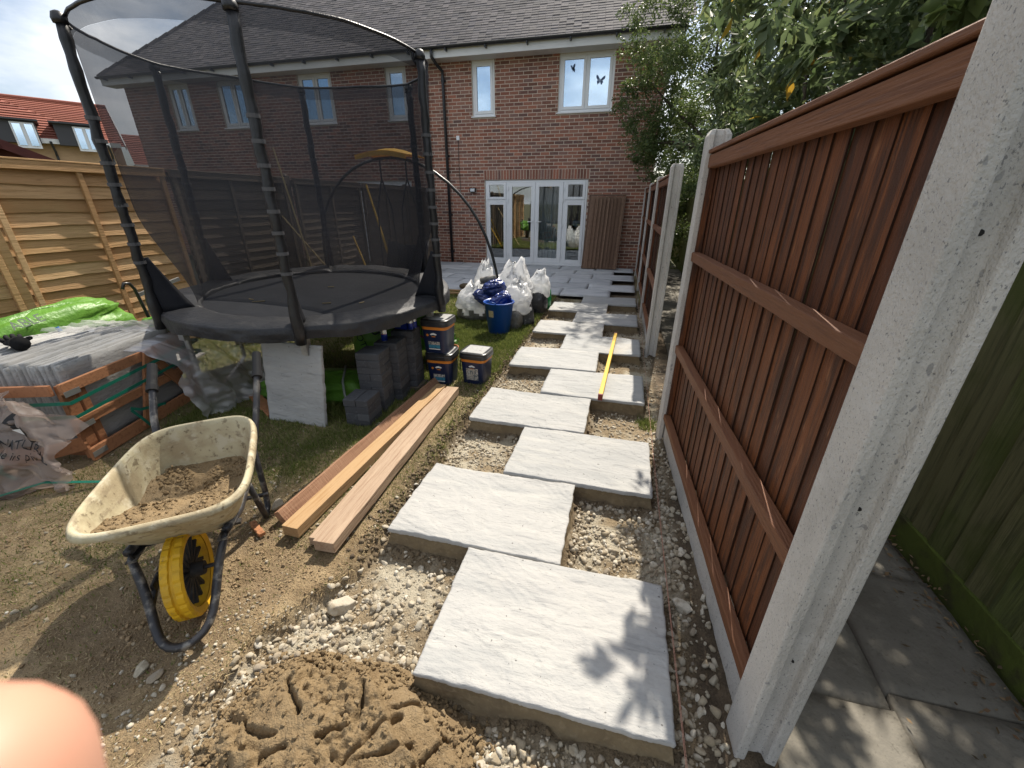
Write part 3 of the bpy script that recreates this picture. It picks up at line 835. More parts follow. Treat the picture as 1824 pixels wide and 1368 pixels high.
hole = lambda x, y: trench_mask(x, y) * (slab_dist(x, y) > 0.028)
pale = lambda x, y: 0.25 + 0.75 * sstep(0.36, 0.55, fbm(x, y, 3.2, 3, 71))
sets = [
    samp(9000, -1.65, 0.12, -0.75, 1.30, lambda x, y: hole(x, y) * pale(x, y), 0.006, 0.026, 1.8, ST1, ICOF1),
    samp(7000, -1.65, 0.12, -0.75, 1.30, lambda x, y: hole(x, y) * pale(x, y), 0.004, 0.011, 1.4, ST0, ICOF0),
    samp(9000, -1.42, 0.12, 1.20, 3.2, lambda x, y: hole(x, y) * pale(x, y), 0.006, 0.020, 2.2, ST0, ICOF0),
    samp(7000, -1.42, 0.12, 3.2, 6.7, lambda x, y: hole(x, y) * pale(x, y) * 0.8, 0.007, 0.020, 2.2, ST0, ICOF0),
    samp(900, 0.02, 0.22, -0.6, 2.2, lambda x, y: np.full(len(x), 0.6), 0.008, 0.027, 1.6, ST1, ICOF1),
    samp(700, 0.02, 0.24, 2.2, 6.2, lambda x, y: np.full(len(x), 0.45), 0.006, 0.018, 1.8, ST0, ICOF0),
    samp(260, -0.95, -0.02, -0.42, -0.06, lambda x, y: sstep(0.5, 0.6, fbm(x, y, 4, 3, 77)), 0.008, 0.024, 1.3, ST1, ICOF1),
]
o = multi('gravel', sets, M['limestone'])
tag(o, 'pale broken limestone rubble filling the gaps between the path slabs', kind='stuff')

lawnk = lambda x, y: (1 - trench_mask(x, y)) * (0.25 + 0.75 * sstep(0.5, 0.65, fbm(x, y, 2.2, 3, 81)))
sets = [
    samp(900, -2.9, -1.35, -0.75, 0.9, lawnk, 0.004, 0.017, 2.6, ST1, ICOF1),
    samp(2600, -1.95, -1.30, -0.75, 0.15, lambda x, y: lawnk(x, y) * sstep(-2.0, -1.45, x), 0.003, 0.014, 2.0, ST0, ICOF0),
    samp(1000, -2.2, -1.42, 0.3, 2.6, lambda x, y: lawnk(x, y) * np.exp(-((x + 1.85) / 0.22) ** 2), 0.004, 0.018, 2.0, ST1, ICOF1),
    samp(500, -4.2, -2.2, 0.0, 1.4, lawnk, 0.004, 0.015, 2.4, ST0, ICOF0),
]
o = multi('loose_stones', sets, M['limestone'])
tag(o, 'small pale stones strewn over the dry lawn around the wheelbarrow', kind='stuff')

# crumbs of mortar mix along the slab edges and dark mud in the holes
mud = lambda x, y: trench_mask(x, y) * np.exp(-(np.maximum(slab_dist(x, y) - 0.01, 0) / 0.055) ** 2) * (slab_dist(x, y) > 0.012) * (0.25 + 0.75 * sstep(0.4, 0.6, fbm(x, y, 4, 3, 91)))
edge = lambda x, y: np.exp(-((x + 1.42) / 0.05) ** 2)
sets = [
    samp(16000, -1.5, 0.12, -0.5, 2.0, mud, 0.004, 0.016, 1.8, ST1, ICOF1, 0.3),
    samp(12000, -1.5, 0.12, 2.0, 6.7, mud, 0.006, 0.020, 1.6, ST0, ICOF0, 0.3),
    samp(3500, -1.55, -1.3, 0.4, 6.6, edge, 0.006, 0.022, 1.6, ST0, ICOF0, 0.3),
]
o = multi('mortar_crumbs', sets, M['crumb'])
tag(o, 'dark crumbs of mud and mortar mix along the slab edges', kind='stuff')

lk_ = lambda x, y: (1 - trench_mask(x, y)) * (0.15 + 0.85 * sstep(0.48, 0.62, fbm(x, y, 3.0, 3, 95)))
o = multi('soil_clods', [samp(5200, -3.3, -1.4, -0.75, 1.3, lk_, 0.003, 0.013, 2.4, ST1, ICOF1, 0.25), samp(7000, -2.6, -1.3, -0.75, 0.6, lk_, 0.002, 0.006, 1.5, ST0, ICOF0, 0.25)],
          surf('clods', None, ramp=[(0.22, 0.155, 0.085), (0.30, 0.215, 0.125), (0.17, 0.118, 0.065), (0.36, 0.27, 0.165)], rough=0.95, bumps=[(80, (1, 1, 1), 0.003, 4)]))
tag(o, 'trodden brown soil clods and crumbs around the wheelbarrow', kind='stuff')

# a few big stones that stand out
def big_stone(px, py, s, label, seed):
    r_ = np.random.default_rng(seed)
    v, f = ico(3)
    for _ in range(16):
        nrm = r_.normal(size=3); nrm /= np.linalg.norm(nrm); d = 0.62 + 0.25 * r_.random()
        v = v - np.outer(np.maximum(v @ nrm - d, 0), nrm)
    v = v * (1 + 0.06 * (fbm(v[:, 0] * 3 + 5, v[:, 1] * 3 + v[:, 2] * 2, 2, 4, seed)[:, None] - 0.5) * 2)
    v = v * np.array([1.15, 0.8, 0.62]) * s
    a = r_.random() * PI
    v = v @ np.array([[math.cos(a), math.sin(a), 0], [-math.sin(a), math.cos(a), 0], [0, 0, 1]])
    z = float(gh(px, py)) + 0.36 * s
    o = np_mesh('stone', v, f, M['limestone'], rnd=np.full(len(f), 0.45 + 0.15 * r_.random()))
    o.location = (px, py, z)
    return tag(o, label, 'stone', 'single loose stones')


big_stone(-1.375, 0.235, 0.055, 'largest pale stone, at the corner of dry lawn and rubble', 3)
big_stone(-1.47, -0.20, 0.03, 'pale angular stone at the edge of the mortar heap', 4)
big_stone(-2.15, 0.08, 0.03, 'flat white stone in the middle of the wheelbarrow shadow', 5)
big_stone(-1.90, -0.22, 0.028, 'pointed white stone low in the wheelbarrow shadow', 6)
big_stone(-1.82, -0.23, 0.026, 'brownish stone beside the pointed white one in the shadow', 8)
big_stone(-2.08, 0.66, 0.045, 'white lump of stone between the wheelbarrow and the reddish timber end', 9)
big_stone(0.105, 0.62, 0.042, 'white stone lying close to the concrete gravel board', 10)
big_stone(0.06, -0.02, 0.036, 'long pale stone beside the front edge slab corner and post', 12)

# ================================================================== path and patio
path = bpy.data.objects.new('path', None)
col.objects.link(path)
WM['path'] = Matrix.Identity(4)
tag(path, 'staggered stepping path of pale grey riven sandstone slabs on mortar', kind='structure')


def slab_mesh(lx, ly, th, seed, nu=46, nv=32, mat=None):
    """riven slab: relief on the top, hand-cut uneven edges; centred in x/y, top at z=0"""
    u = np.linspace(0, 1, nu); v = np.linspace(0, 1, nv)
    U, Vv = np.meshgrid(u, v)
    X = (U - 0.5) * lx; Y = (Vv - 0.5) * ly
    ex = 0.006 * (fbm(Y * 9 + 3, X * 0 + seed, 2, 4, seed) - 0.5) * 2
    ey = 0.006 * (fbm(X * 9 + 7, Y * 0 + seed, 2, 4, seed + 5) - 0.5) * 2
    X = X + ex * (2 * np.abs(U - 0.5)) ** 8 * np.sign(U - 0.5)
    Y = Y + ey * (2 * np.abs(Vv - 0.5)) ** 8 * np.sign(Vv - 0.5)
    n = fbm(X + seed * 3.1 + 0.05 * fbm(X, Y, 9, 3, seed + 2), Y * 1.7 + X * 0.5, 2.2, 3, seed, 0.42)
    st = np.floor(n * 11) / 11
    Z = 0.030 * (st - 0.5) + 0.005 * (fbm(X, Y, 1.5, 3, seed + 9) - 0.5) + 0.0025 * (n - 0.5)
    border = np.minimum(np.minimum(U, 1 - U) * lx, np.minimum(Vv, 1 - Vv) * ly)
    Z = Z - 0.0025 * (border < 0.001)
    top = np.stack([X.ravel(), Y.ravel(), Z.ravel()], 1)
    ids = np.arange(nu * nv).reshape(nv, nu)
    F = np.stack([ids[:-1, :-1].ravel(), ids[:-1, 1:].ravel(), ids[1:, 1:].ravel(), ids[1:, :-1].ravel()], 1)
    loop = np.concatenate([ids[0, :-1], ids[:-1, -1], ids[-1, :0:-1], ids[:0:-1, 0]])
    low = top[loop].copy()
    jit = 0.004 * (np.random.default_rng(seed).random(len(loop)) - 0.5)
    low[:, 2] = -th + jit
    low[:, :2] *= 1 - 0.006
    b = len(top); k = len(loop); r_ = np.arange(k); r2 = (r_ + 1) % k
    F2 = np.stack([loop[r_], b + r_, b + r2, loop[r2]], 1)
    me_o = np_mesh('stone_slab', np.concatenate([top, low]), np.concatenate([F, F2]), mat or M['slab'], rnd=np.full(len(F) + len(F2), (seed * 0.37) % 1))
    return me_o


for i, (x0, x1, y0, y1) in enumerate(SLABS):
    o = slab_mesh(x1 - x0, y1 - y0, 0.026, 101 + i, nu=(130 if i < 4 else 48), nv=(88 if i < 4 else 32))
    o.location = ((x0 + x1) / 2, (y0 + y1) / 2, 0.0)
    o.rotation_euler = (R(random.uniform(-0.3, 0.3)), R(random.uniform(-0.3, 0.3)), R(random.uniform(-0.4, 0.4)))
    o.parent = path
    # ragged mortar bed under the slab, a little inside its edges
    lx, ly = x1 - x0, y1 - y0
    mb = MB()
    seed = 300 + i
    per = []
    nseg = 60
    for k in range(nseg):
        t = k / nseg * 4
        s_, q = int(t), t - int(t)
        c = [(-1 + 2 * q, -1), (1, -1 + 2 * q), (1 - 2 * q, 1), (-1, 1 - 2 * q)][s_]
        per.append(c)
    rings = []
    for lv, (zz, ins) in enumerate([(-0.027, 0.012), (-0.06, 0.004), (-0.10, -0.004), (-0.165, -0.03)]):
        ring = []
        for k, (a_, b_) in enumerate(per):
            j = (float(fbm(k * 0.6 + lv * 0.7, seed * 1.3, 1.0, 3, seed)) - 0.5) * 0.022
            ring.append((a_ * (lx / 2 - ins + j), b_ * (ly / 2 - ins + j), zz))
        rings.append(ring)
    vs = [p for ring in rings for p in ring]
    fs = []
    for lv in range(3):
        for k in range(nseg):
            k2 = (k + 1) % nseg
            fs.append((lv * nseg + k, (lv + 1) * nseg + k, (lv + 1) * nseg + k2, lv * nseg + k2))
    fs.append(tuple(range(nseg)))
    mb.add(vs, fs)
    WM[o.name] = Matrix.Identity(4)
    bd = mb.build('mortar_bed', M['bedding'], o, local=True)

patio = bpy.data.objects.new('patio', None)
col.objects.link(patio)
tag(patio, 'blue grey sandstone patio in running bond in the shade of the house', kind='structure')
pm = [slab_mesh(0.9, 0.6, 0.03, 201 + k, 14, 10, M['slab_blue']) for k in range(5)]
pmesh = [o.data for o in pm]
for o in pm: bpy.data.objects.remove(o)
for i in range(11, 17):
    xe = 0.0 if i % 2 == 0 else -0.45
    k = 0
    x = xe
    while x > -5.2:
        wd = min(0.9, x + 5.3)
        o = link_mesh('paving_slab', pmesh[(i * 3 + k) % 5], patio, (x - wd / 2, i * PITCH + 0.3, random.uniform(-0.004, 0.002)), (R(random.uniform(-0.3, 0.3)), R(random.uniform(-0.3, 0.3)), 0 if k % 2 else PI))
        if wd < 0.9: o.scale = (wd / 0.9, 1, 1)
        x -= 0.913; k += 1

# ---- alley beyond the right-hand fence
alley = bpy.data.objects.new('alley_path', None)
col.objects.link(alley)
tag(alley, 'shaded alley of worn dark paving slabs behind the brown fence', kind='structure')
ame = []
for k in range(4):
    o = slab_mesh(0.44, 0.595, 0.05, 401 + k, 10, 12, M['alley']); ame.append(o.data); bpy.data.objects.remove(o)
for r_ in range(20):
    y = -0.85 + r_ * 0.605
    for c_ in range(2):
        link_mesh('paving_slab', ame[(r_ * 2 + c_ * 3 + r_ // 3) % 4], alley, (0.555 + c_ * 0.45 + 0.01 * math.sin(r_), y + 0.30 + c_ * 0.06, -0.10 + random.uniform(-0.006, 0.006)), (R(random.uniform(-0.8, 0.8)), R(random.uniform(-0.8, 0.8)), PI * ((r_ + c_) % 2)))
# leaf litter along the alley fence
lx = RNG.normal(1.20, 0.06, 1500); ly = RNG.uniform(-0.8, 9, 1500)
lx2 = RNG.uniform(0.36, 1.24, 260); ly2 = RNG.uniform(-0.6, 7, 260)
lx = np.concatenate([lx, lx2]); ly = np.concatenate([ly, ly2])
k = lx < 1.26
lx, ly = lx[k], ly[k]
n = len(lx); th = RNG.random(n) * 2 * PI; s = 0.005 + 0.012 * RNG.random(n); wd = s * (0.25 + 0.3 * RNG.random(n))
d1 = np.stack([np.cos(th), np.sin(th), 0.3 * RNG.normal(size=n)], 1); d2 = np.stack([-np.sin(th), np.cos(th), 0.3 * RNG.normal(size=n)], 1)
P = np.stack([lx, ly, np.full(n, -0.088) + 0.012 * RNG.random(n)], 1)
Vq = np.stack([P - d1 * s[:, None], P + d2 * wd[:, None], P + d1 * s[:, None], P - d2 * wd[:, None]], 1).reshape(-1, 3)
M['litter'] = surf('litter', None, ramp=[(0.10, 0.065, 0.035), (0.17, 0.115, 0.06), (0.07, 0.05, 0.03), (0.25, 0.18, 0.10), (0.12, 0.06, 0.03)], rough=0.9)
o = np_mesh('leaf_litter', Vq, np.arange(4 * n).reshape(-1, 4), M['litter'], rnd=RNG.random(n))
tag(o, 'dry brown leaf litter along the foot of the mossy alley fence', kind='stuff')


# ================================================================== HOUSE
FY = 10.5                      # face of the brickwork
house = thing('brick_house', 'two storey brown brick terrace with dark tiled hipped roof and white windows', 'house', (-5.0, FY, -0.1))
HX0, HX1, HZ0, HZ1 = -15.1, 0.22, -0.1, 4.66
OPEN = [(-3.96, -1.29, -0.1, 2.07), (-4.23, -3.66, 3.47, 4.60), (-2.12, -0.88, 3.47, 4.60), (-6.52, -5.95, 3.47, 4.60), (-9.10, -8.08, 3.47, 4.60), (-11.75, -10.75, 3.47, 4.60), (-13.50, -12.75, 3.47, 4.60),
        (-7.75, -6.05, -0.1, 2.07)]
wall = MB()
# backing wall with openings, cut into strips
zs = sorted(set([HZ0, HZ1] + [v for o_ in OPEN for v in o_[2:4]]))
for z0, z1 in zip(zs[:-1], zs[1:]):
    cuts = sorted([(o_[0], o_[1]) for o_ in OPEN if o_[2] < z1 - 1e-6 and o_[3] > z0 + 1e-6])
    x = HX0
    for a_, b_ in cuts + [(HX1 - 0.008, HX1)]:
        if a_ > x: wall.b2(x, a_, FY + 0.004, FY + 0.28, z0, z1)
        x = b_
wall.b2(HX1 - 0.02, HX1 - 0.008, FY + 0.012, FY + 8.0, HZ0, HZ1)
wall.b2(HX0, HX0 + 0.2, FY + 0.012, FY + 8.0, HZ0, HZ1)
wallo = wall.build('wall', M['joint'], house)
SOLD = (-3.98, -1.27, 2.07, 2.30)
bm_rest = MB()
cand = []
row = 0
z = HZ0 + 0.005
while z + 0.065 < HZ1:
    x = HX0 - (0.1125 if row % 2 else 0)
    while x < HX1:
        a_, b_ = max(x, HX0), min(x + 0.215, HX1)
        segs = [(a_, b_)] if b_ > a_ else []
        for (ox0, ox1, oz0, oz1) in OPEN + [SOLD]:
            if z + 0.065 > oz0 and z < oz1:
                ns = []
                for s0, s1 in segs:
                    if s1 <= ox0 or s0 >= ox1: ns.append((s0, s1)); continue
                    if s0 < ox0 - 0.02: ns.append((s0, ox0 - 0.004))
                    if s1 > ox1 + 0.02: ns.append((ox1 + 0.004, s1))
                segs = ns
        for s0, s1 in segs:
            cand.append((s0, s1, z, abs(s1 - s0 - 0.215) < 1e-3))
        x += 0.225
    z += 0.075; row += 1
full = [c for c in cand if c[3] and -4.75 < c[0] < -0.75 and 2.3 < c[2] < 4.6]
full.sort(key=lambda c: abs(c[2] - 2.95) + 0.25 * abs(c[0] + 2.6))
single = set(id(c) for c in full[:290])
b1 = MB(); b1.box((0, 0, 0), (0.211, 0.03, 0.0605), rnd=0.0)
bme = b1.mesh('brick', M['brick'])
for c in cand:
    s0, s1, z, _ = c
    dy = random.uniform(-0.002, 0.002)
    if id(c) in single:
        link_mesh('brick', bme, house, ((s0 + s1) / 2 + 5.0, 0.0145 + dy, z + 0.0325 + 0.1), (0, R(random.uniform(-0.3, 0.3)), 0))
    else:
        bm_rest.box(((s0 + s1) / 2, FY + 0.0145 + dy, z + 0.0325), (s1 - s0 - 0.004, 0.03, 0.0605), open_back=False)
o = bm_rest.build('brickwork', M['brick'], house); o['kind'] = 'stuff'
bs_ = MB(); bs_.box((0, 0, 0), (0.061, 0.03, 0.215), rnd=0.0)
sme = bs_.mesh('soldier_brick', M['brick'])
x = SOLD[0] + 0.01
while x + 0.065 < SOLD[1]:
    link_mesh('soldier_brick', sme, house, (x + 0.0325 + 5.0, 0.0125 + random.uniform(-0.002, 0.002), 2.075 + 0.11 + 0.1))
    x += 0.075
# return wall bricks are out of sight; its face stays plain joint-coloured behind the tree

# ---- roof
PITCHR = R(42.5)
EY, EZ = FY - 0.36, 4.80
RX0, RX1 = -15.45, 0.50
roof = MB()
RY, RZ = FY + 3.95, EZ + (FY + 3.95 - EY) * math.tan(PITCHR)
hx = RX0 + (RY - EY)
dn = 0.05
roof.add([(RX0, EY, EZ - dn), (RX1, EY, EZ - dn), (RX1, RY, RZ - dn), (hx, RY, RZ - dn), (RX0, 2 * RY - EY, EZ - dn), (RX1, 2 * RY - EY, EZ - dn)],
         [(0, 1, 2, 3), (4, 0, 3), (5, 4, 3, 2), (1, 5, 2), (0, 4, 5, 1)])
roofo = roof.build('roof', M['lead'], house)
tm = Matrix.Rotation(PITCHR - R(3.0), 3, 'X')
TW, TG = 0.165, 0.102
tiles = []
for r_ in range(40):
    s_ = r_ * TG
    y = EY - 0.04 + s_ * math.cos(PITCHR); z = EZ + 0.0 + s_ * math.sin(PITCHR)
    x = RX0 + (y - EY) + (TW / 2 if r_ % 2 else 0)
    while x < RX1:
        tiles.append((x + TW / 2, y + 0.085 * math.cos(PITCHR), z + 0.085 * math.sin(PITCHR), r_))
        x += TW
t1 = MB(); t1.box((0, 0, 0), (TW - 0.004, 0.19, 0.014), rot=tm, rnd=0.0)
tme = t1.mesh('roof_tile', M['tile'])
vis = sorted([t for t in tiles if -5.6 < t[0] < 0.0], key=lambda t: (t[3], abs(t[0] + 2.5)))
single = set(id(t) for t in vis[:290])
rest = MB()
for t in tiles:
    dz = random.uniform(-0.003, 0.003)
    if id(t) in single: link_mesh('roof_tile', tme, roofo, (t[0] + 5.0, t[1] - FY, t[2] + 0.1 + dz))
    else: rest.box((t[0], t[1], t[2] + dz), (TW - 0.004, 0.19, 0.014), rot=tm)
o = rest.build('roof_tiling', M['tile'], roofo); o['kind'] = 'stuff'
hip = MB()
for k in range(20):
    d = k * 0.28
    hip.tube([(RX0 + d * 0.7, EY + d * 0.7, EZ + d * 0.7 * math.tan(PITCHR) + 0.0), (RX0 + (d + 0.3) * 0.7, EY + (d + 0.3) * 0.7, EZ + (d + 0.3) * 0.7 * math.tan(PITCHR) + 0.02)], 0.07, 8)
hip.build('hip_ridge', M['tile'], roofo)
f_ = MB(); f_.b2(RX0 + 0.05, RX1 - 0.05, EY - 0.005, EY + 0.03, 4.60, 4.77); f_.b2(RX0 + 0.05, RX1 - 0.05, EY + 0.032, FY + 0.0, 4.60, 4.63)
f_.build('fascia', M['fascia'], house)
gt = MB()
for s_ in range(16):
    x0 = RX0 + s_ * (RX1 - RX0) / 16; x1_ = RX0 + (s_ + 1) * (RX1 - RX0) / 16
    pr = [(x0, EY - 0.062 + 0.052 * math.cos(th), 4.80 + 0.052 * math.sin(th)) for th in [PI + k * PI / 8 for k in range(9)]]
    n_ = len(pr)
    vs = pr + [(x1_ - 0.003, p[1], p[2]) for p in pr]
    gt.add(vs, [(k, k + 1, n_ + k + 1, n_ + k) for k in range(n_ - 1)])
gt.build('gutter', M['blackpipe'], house, solid=0.004)
for k in range(17):
    x = RX0 + 0.3 + k * 0.95
    b = MB(); b.b2(x, x + 0.03, EY - 0.125, EY - 0.008, 4.70, 4.745); b.build('gutter_bracket', M['blackpipe'], house)


def downpipe(x):
    p = MB()
    p.tube([(x - 0.10, EY - 0.06, 4.76), (x - 0.10, EY - 0.06, 4.62), (x - 0.06, EY + 0.08, 4.52), (x, FY - 0.06, 4.42), (x, FY - 0.06, 4.30), (x, FY - 0.055, 0.0)], 0.036, 10)
    d = p.build('downpipe', M['blackpipe'], house, smooth=True)
    for zz in (4.2, 2.6, 1.2, 0.25):
        c = MB(); c.lathe([(0.046, zz), (0.046, zz + 0.06)], 10, (x, FY - 0.057, 0), cap0=True, cap1=True); c.b2(x - 0.06, x + 0.06, FY - 0.02, FY, zz + 0.01, zz + 0.05)
        c.build('pipe_clip', M['blackpipe'], d)


downpipe(-4.95); downpipe(-5.42)


def frame_rect(mb, x0, x1, z0, z1, t, y0, y1):
    mb.b2(x0, x0 + t, y0, y1, z0, z1); mb.b2(x1 - t, x1, y0, y1, z0, z1)
    mb.b2(x0 + t, x1 - t, y0, y1, z0, z0 + t); mb.b2(x0 + t, x1 - t, y0, y1, z1 - t, z1)


def window(x0, x1, z0, z1, lights, y=None, cur=False):
    y = FY + 0.045 if y is None else y
    m = MB(); frame_rect(m, x0, x1, z0, z1, 0.055, y, y + 0.07)
    wn = m.build('window', M['upvc'], house, bevel=0.004)
    n_ = lights
    wd = (x1 - x0 - 0.11 - (n_ - 1) * 0.02) / n_
    for k in range(n_):
        a_ = x0 + 0.055 + k * (wd + 0.02)
        if k: q = MB(); q.b2(a_ - 0.021, a_ + 0.001, y + 0.004, y + 0.066, z0 + 0.056, z1 - 0.056); q.build('mullion', M['upvc'], wn)
        q = MB(); frame_rect(q, a_ + 0.002, a_ + wd - 0.002, z0 + 0.057, z1 - 0.057, 0.06, y - 0.014, y + 0.05); q.build('sash', M['upvc'], wn, bevel=0.004)
        q = MB(); q.b2(a_ + 0.05, a_ + wd - 0.05, y + 0.012, y + 0.018, z0 + 0.105, z1 - 0.105); q.build('pane', M['glass_up'], wn)
        if cur:
            q = MB()
            q.grid(lambda u, v: (a_ + u * wd, y + 0.13 + 0.012 * math.sin(u * 40), z0 + 0.02 + v * (z1 - z0 - 0.04)), 40, 2)
            q.build('curtain', M['voile'], wn, smooth=True)
    q = MB(); q.b2(x0 - 0.03, x1 + 0.03, FY - 0.045, y, z0 - 0.028, z0 - 0.002); q.build('sill', M['upvc'], wn, bevel=0.004)
    q = MB(); q.b2(x0, x1, y + 0.35, y + 0.40, z0, z1); q.b2(x0 - 0.3, x0, y + 0.1, y + 0.40, z0, z1); q.b2(x1, x1 + 0.3, y + 0.1, y + 0.4, z0, z1)
    q.build('room_back', M['room'], wn)
    return wn


window(-4.23, -3.66, 3.475, 4.60, 1)
wn2 = window(-2.12, -0.88, 3.475, 4.60, 2)
window(-6.52, -5.95, 3.475, 4.60, 1)
window(-9.10, -8.08, 3.475, 4.60, 2)
window(-11.75, -10.75, 3.475, 4.60, 2)
window(-13.50, -12.75, 3.475, 4.60, 2)
window(-7.75, -6.05, -0.05, 2.07, 3)


def butterfly(cx, cz, s, rot, wing):
    m = MB(); ca, sa = math.cos(rot), math.sin(rot)
    def T(p): return (cx + s * (p[0] * ca - p[1] * sa), FY + 0.0525, cz + s * (p[0] * sa + p[1] * ca))
    up = [(0.02, 0.02), (0.10, 0.20), (0.28, 0.42), (0.48, 0.52), (0.52, 0.38), (0.46, 0.20), (0.30, 0.06)]
    lo = [(0.02, 0.0), (0.28, 0.04), (0.36, -0.08), (0.30, -0.24), (0.20, -0.38), (0.12, -0.28), (0.06, -0.16)]
    for sgn in wing:
        for poly in (up, lo):
            pts = [T((sgn * p[0], p[1])) for p in poly]
            m.add(pts, [tuple(range(len(pts)))])
    m.add([T(p) for p in [(-0.025, -0.25), (0.025, -0.25), (0.025, 0.2), (-0.025, 0.2)]], [(0, 1, 2, 3)])
    m.build('butterfly_sticker', M['stickerblue'], wn2, solid=0.0006)


M['stickerblue'] = surf('stickerblue', (0.05, 0.09, 0.20), [(60, (1, 1, 1), (0.25, 0.33, 0.5), 0.5, 0.6, 0.7)], 0.5)
butterfly(-1.19, 4.06, 0.20, R(-8), (-1, 1))
butterfly(-1.83, 4.30, 0.17, R(20), (1,))
butterfly(-1.83, 4.30, 0.13, R(70), (1,))

# ---- French doors with side lights
DX0, DX1, DZ0, DZ1 = -3.95, -1.30, 0.0, 2.06
y = FY + 0.03
m = MB(); frame_rect(m, DX0, DX1, DZ0, DZ1, 0.05, y, y + 0.075)
xm1, xm2 = -3.36, -1.87
m.b2(xm1 - 0.03, xm1 + 0.03, y + 0.001, y + 0.074, DZ0 + 0.05, DZ1 - 0.05); m.b2(xm2 - 0.03, xm2 + 0.03, y + 0.001, y + 0.074, DZ0 + 0.05, DZ1 - 0.05)
for a_, b_ in ((DX0 + 0.05, xm1 - 0.03), (xm2 + 0.03, DX1 - 0.05)):
    m.b2(a_, b_, y + 0.002, y + 0.073, 1.555, 1.61)
dfr = m.build('door_frame', M['upvc'], house, bevel=0.004)
q = MB(); q.b2(DX0 - 0.03, DX1 + 0.03, FY - 0.05, y - 0.001, -0.03, 0.025); q.build('threshold', M['upvc'], dfr, bevel=0.004)


def leaf(name, x0, x1, z0, z1, t, bot):
    q = MB()
    q.b2(x0, x0 + t, y - 0.02, y + 0.05, z0, z1); q.b2(x1 - t, x1, y - 0.02, y + 0.05, z0, z1)
    q.b2(x0 + t, x1 - t, y - 0.02, y + 0.05, z0, z0 + bot); q.b2(x0 + t, x1 - t, y - 0.02, y + 0.05, z1 - t, z1)
    l_ = q.build(name, M['upvc'], house, bevel=0.004)
    q = MB(); q.b2(x0 + t - 0.01, x1 - t + 0.01, y + 0.01, y + 0.018, z0 + bot - 0.01, z1 - t + 0.01); q.build('pane', M['glass'], l_)
    return l_


leaf('side_light', DX0 + 0.052, xm1 - 0.032, 0.052, 1.553, 0.07, 0.09)
leaf('side_light', xm2 + 0.032, DX1 - 0.052, 0.052, 1.553, 0.07, 0.09)
for a_, b_ in ((DX0 + 0.052, xm1 - 0.032), (xm2 + 0.032, DX1 - 0.052)):
    l_ = leaf('top_light', a_, b_, 1.612, DZ1 - 0.052, 0.06, 0.06)
    q = MB(); q.b2(a_ + 0.08, b_ - 0.08, y - 0.032, y - 0.021, DZ1 - 0.10, DZ1 - 0.085); q.build('trickle_vent', M['upvc'], l_)
xc = (xm1 + xm2) / 2
for k, (a_, b_) in enumerate(((xm1 + 0.032, xc - 0.003), (xc + 0.003, xm2 - 0.032))):
    l_ = leaf('door', a_, b_, 0.052, DZ1 - 0.052, 0.10, 0.12)
    hx_ = b_ - 0.05 if k == 0 else a_ + 0.05
    sg = -1 if k == 0 else 1
    q = MB(); q.b2(hx_ - 0.014, hx_ + 0.014, y - 0.032, y - 0.021, 0.93, 1.15); q.tube([(hx_, y - 0.025, 1.08), (hx_, y - 0.07, 1.08), (hx_ + sg * 0.12, y - 0.075, 1.08)], 0.010, 8)
    q.build('handle', M['upvc'], l_)
    hh = a_ if k == 0 else b_
    for zz in (0.2, 0.95, 1.55, 1.82):
        q = MB(); q.tube([(hh, y - 0.03, zz), (hh, y - 0.03, zz + 0.09)], 0.014, 8); q.b2(hh - 0.04, hh + 0.04, y - 0.028, y - 0.021, zz + 0.02, zz + 0.07)
        q.build('hinge', M['upvc'], l_)
# the room seen through the glass
q = MB()
q.b2(DX0 - 0.4, DX1 + 0.6, FY + 3.2, FY + 3.25, 0, 2.4); q.b2(DX0 - 0.45, DX0 - 0.4, FY + 0.28, FY + 3.2, 0, 2.4); q.b2(DX1 + 0.6, DX1 + 0.65, FY + 0.28, FY + 3.2, 0, 2.4)
q.b2(DX0 - 0.4, DX1 + 0.6, FY + 0.3, FY + 3.2, -0.02, 0.0); q.b2(DX0 - 0.4, DX1 + 0.6, FY + 0.3, FY + 3.2, 2.4, 2.44)
rm = q.build('living_room', M['room'], house)
for x0, x1_ in ((-2.55, -1.75),):
    q = MB(); q.grid(lambda u, v: (x0 + u * (x1_ - x0), FY + 0.30 + 0.03 * math.sin(u * 55), 0.05 + v * 2.1), 70, 2); q.build('curtain', M['curtain'], rm, smooth=True)
for (x, z, s, c_) in ((-1.72, 0.62, (0.30, 0.2, 0.5), 'print_white'), (-1.62, 1.02, (0.22, 0.16, 0.16), 'teal'), (-1.50, 0.5, (0.2, 0.2, 0.6), 'room'), (-3.0, 0.4, (0.7, 0.4, 0.5), 'blackcloth'), (-2.6, 0.32, (0.4, 0.3, 0.3), 'photoprint')):
    q = MB(); q.lathe([(0.35, 0), (0.5, 0.05), (0.5, 0.8), (0.42, 0.97), (0.2, 1.0)], 10, rot=Matrix.Diagonal(s), c=(x, FY + 0.75, z - s[2] / 2), cap0=True, cap1=True)
    q.build('room_clutter', M[c_], rm, smooth=True)
# small fittings
q = MB(); q.b2(-4.68, -4.60, FY - 0.03, FY + 0.002, 2.98, 3.08); q.build('junction_box', M['upvc'], house, bevel=0.005)
q = MB(); q.tube([(-4.64, FY - 0.008, 2.98), (-4.645, FY - 0.008, 2.4), (-4.63, FY - 0.008, 1.75)], 0.006, 6); q.build('cable', M['print_black'], house)
q = MB(); q.b2(-4.36, -4.20, FY - 0.07, FY + 0.002, 1.78, 1.89); q.b2(-4.34, -4.22, FY - 0.076, FY - 0.071, 1.80, 1.87, mat=1); q.build('wall_light', [M['blackpipe'], M['can']], house, bevel=0.004)

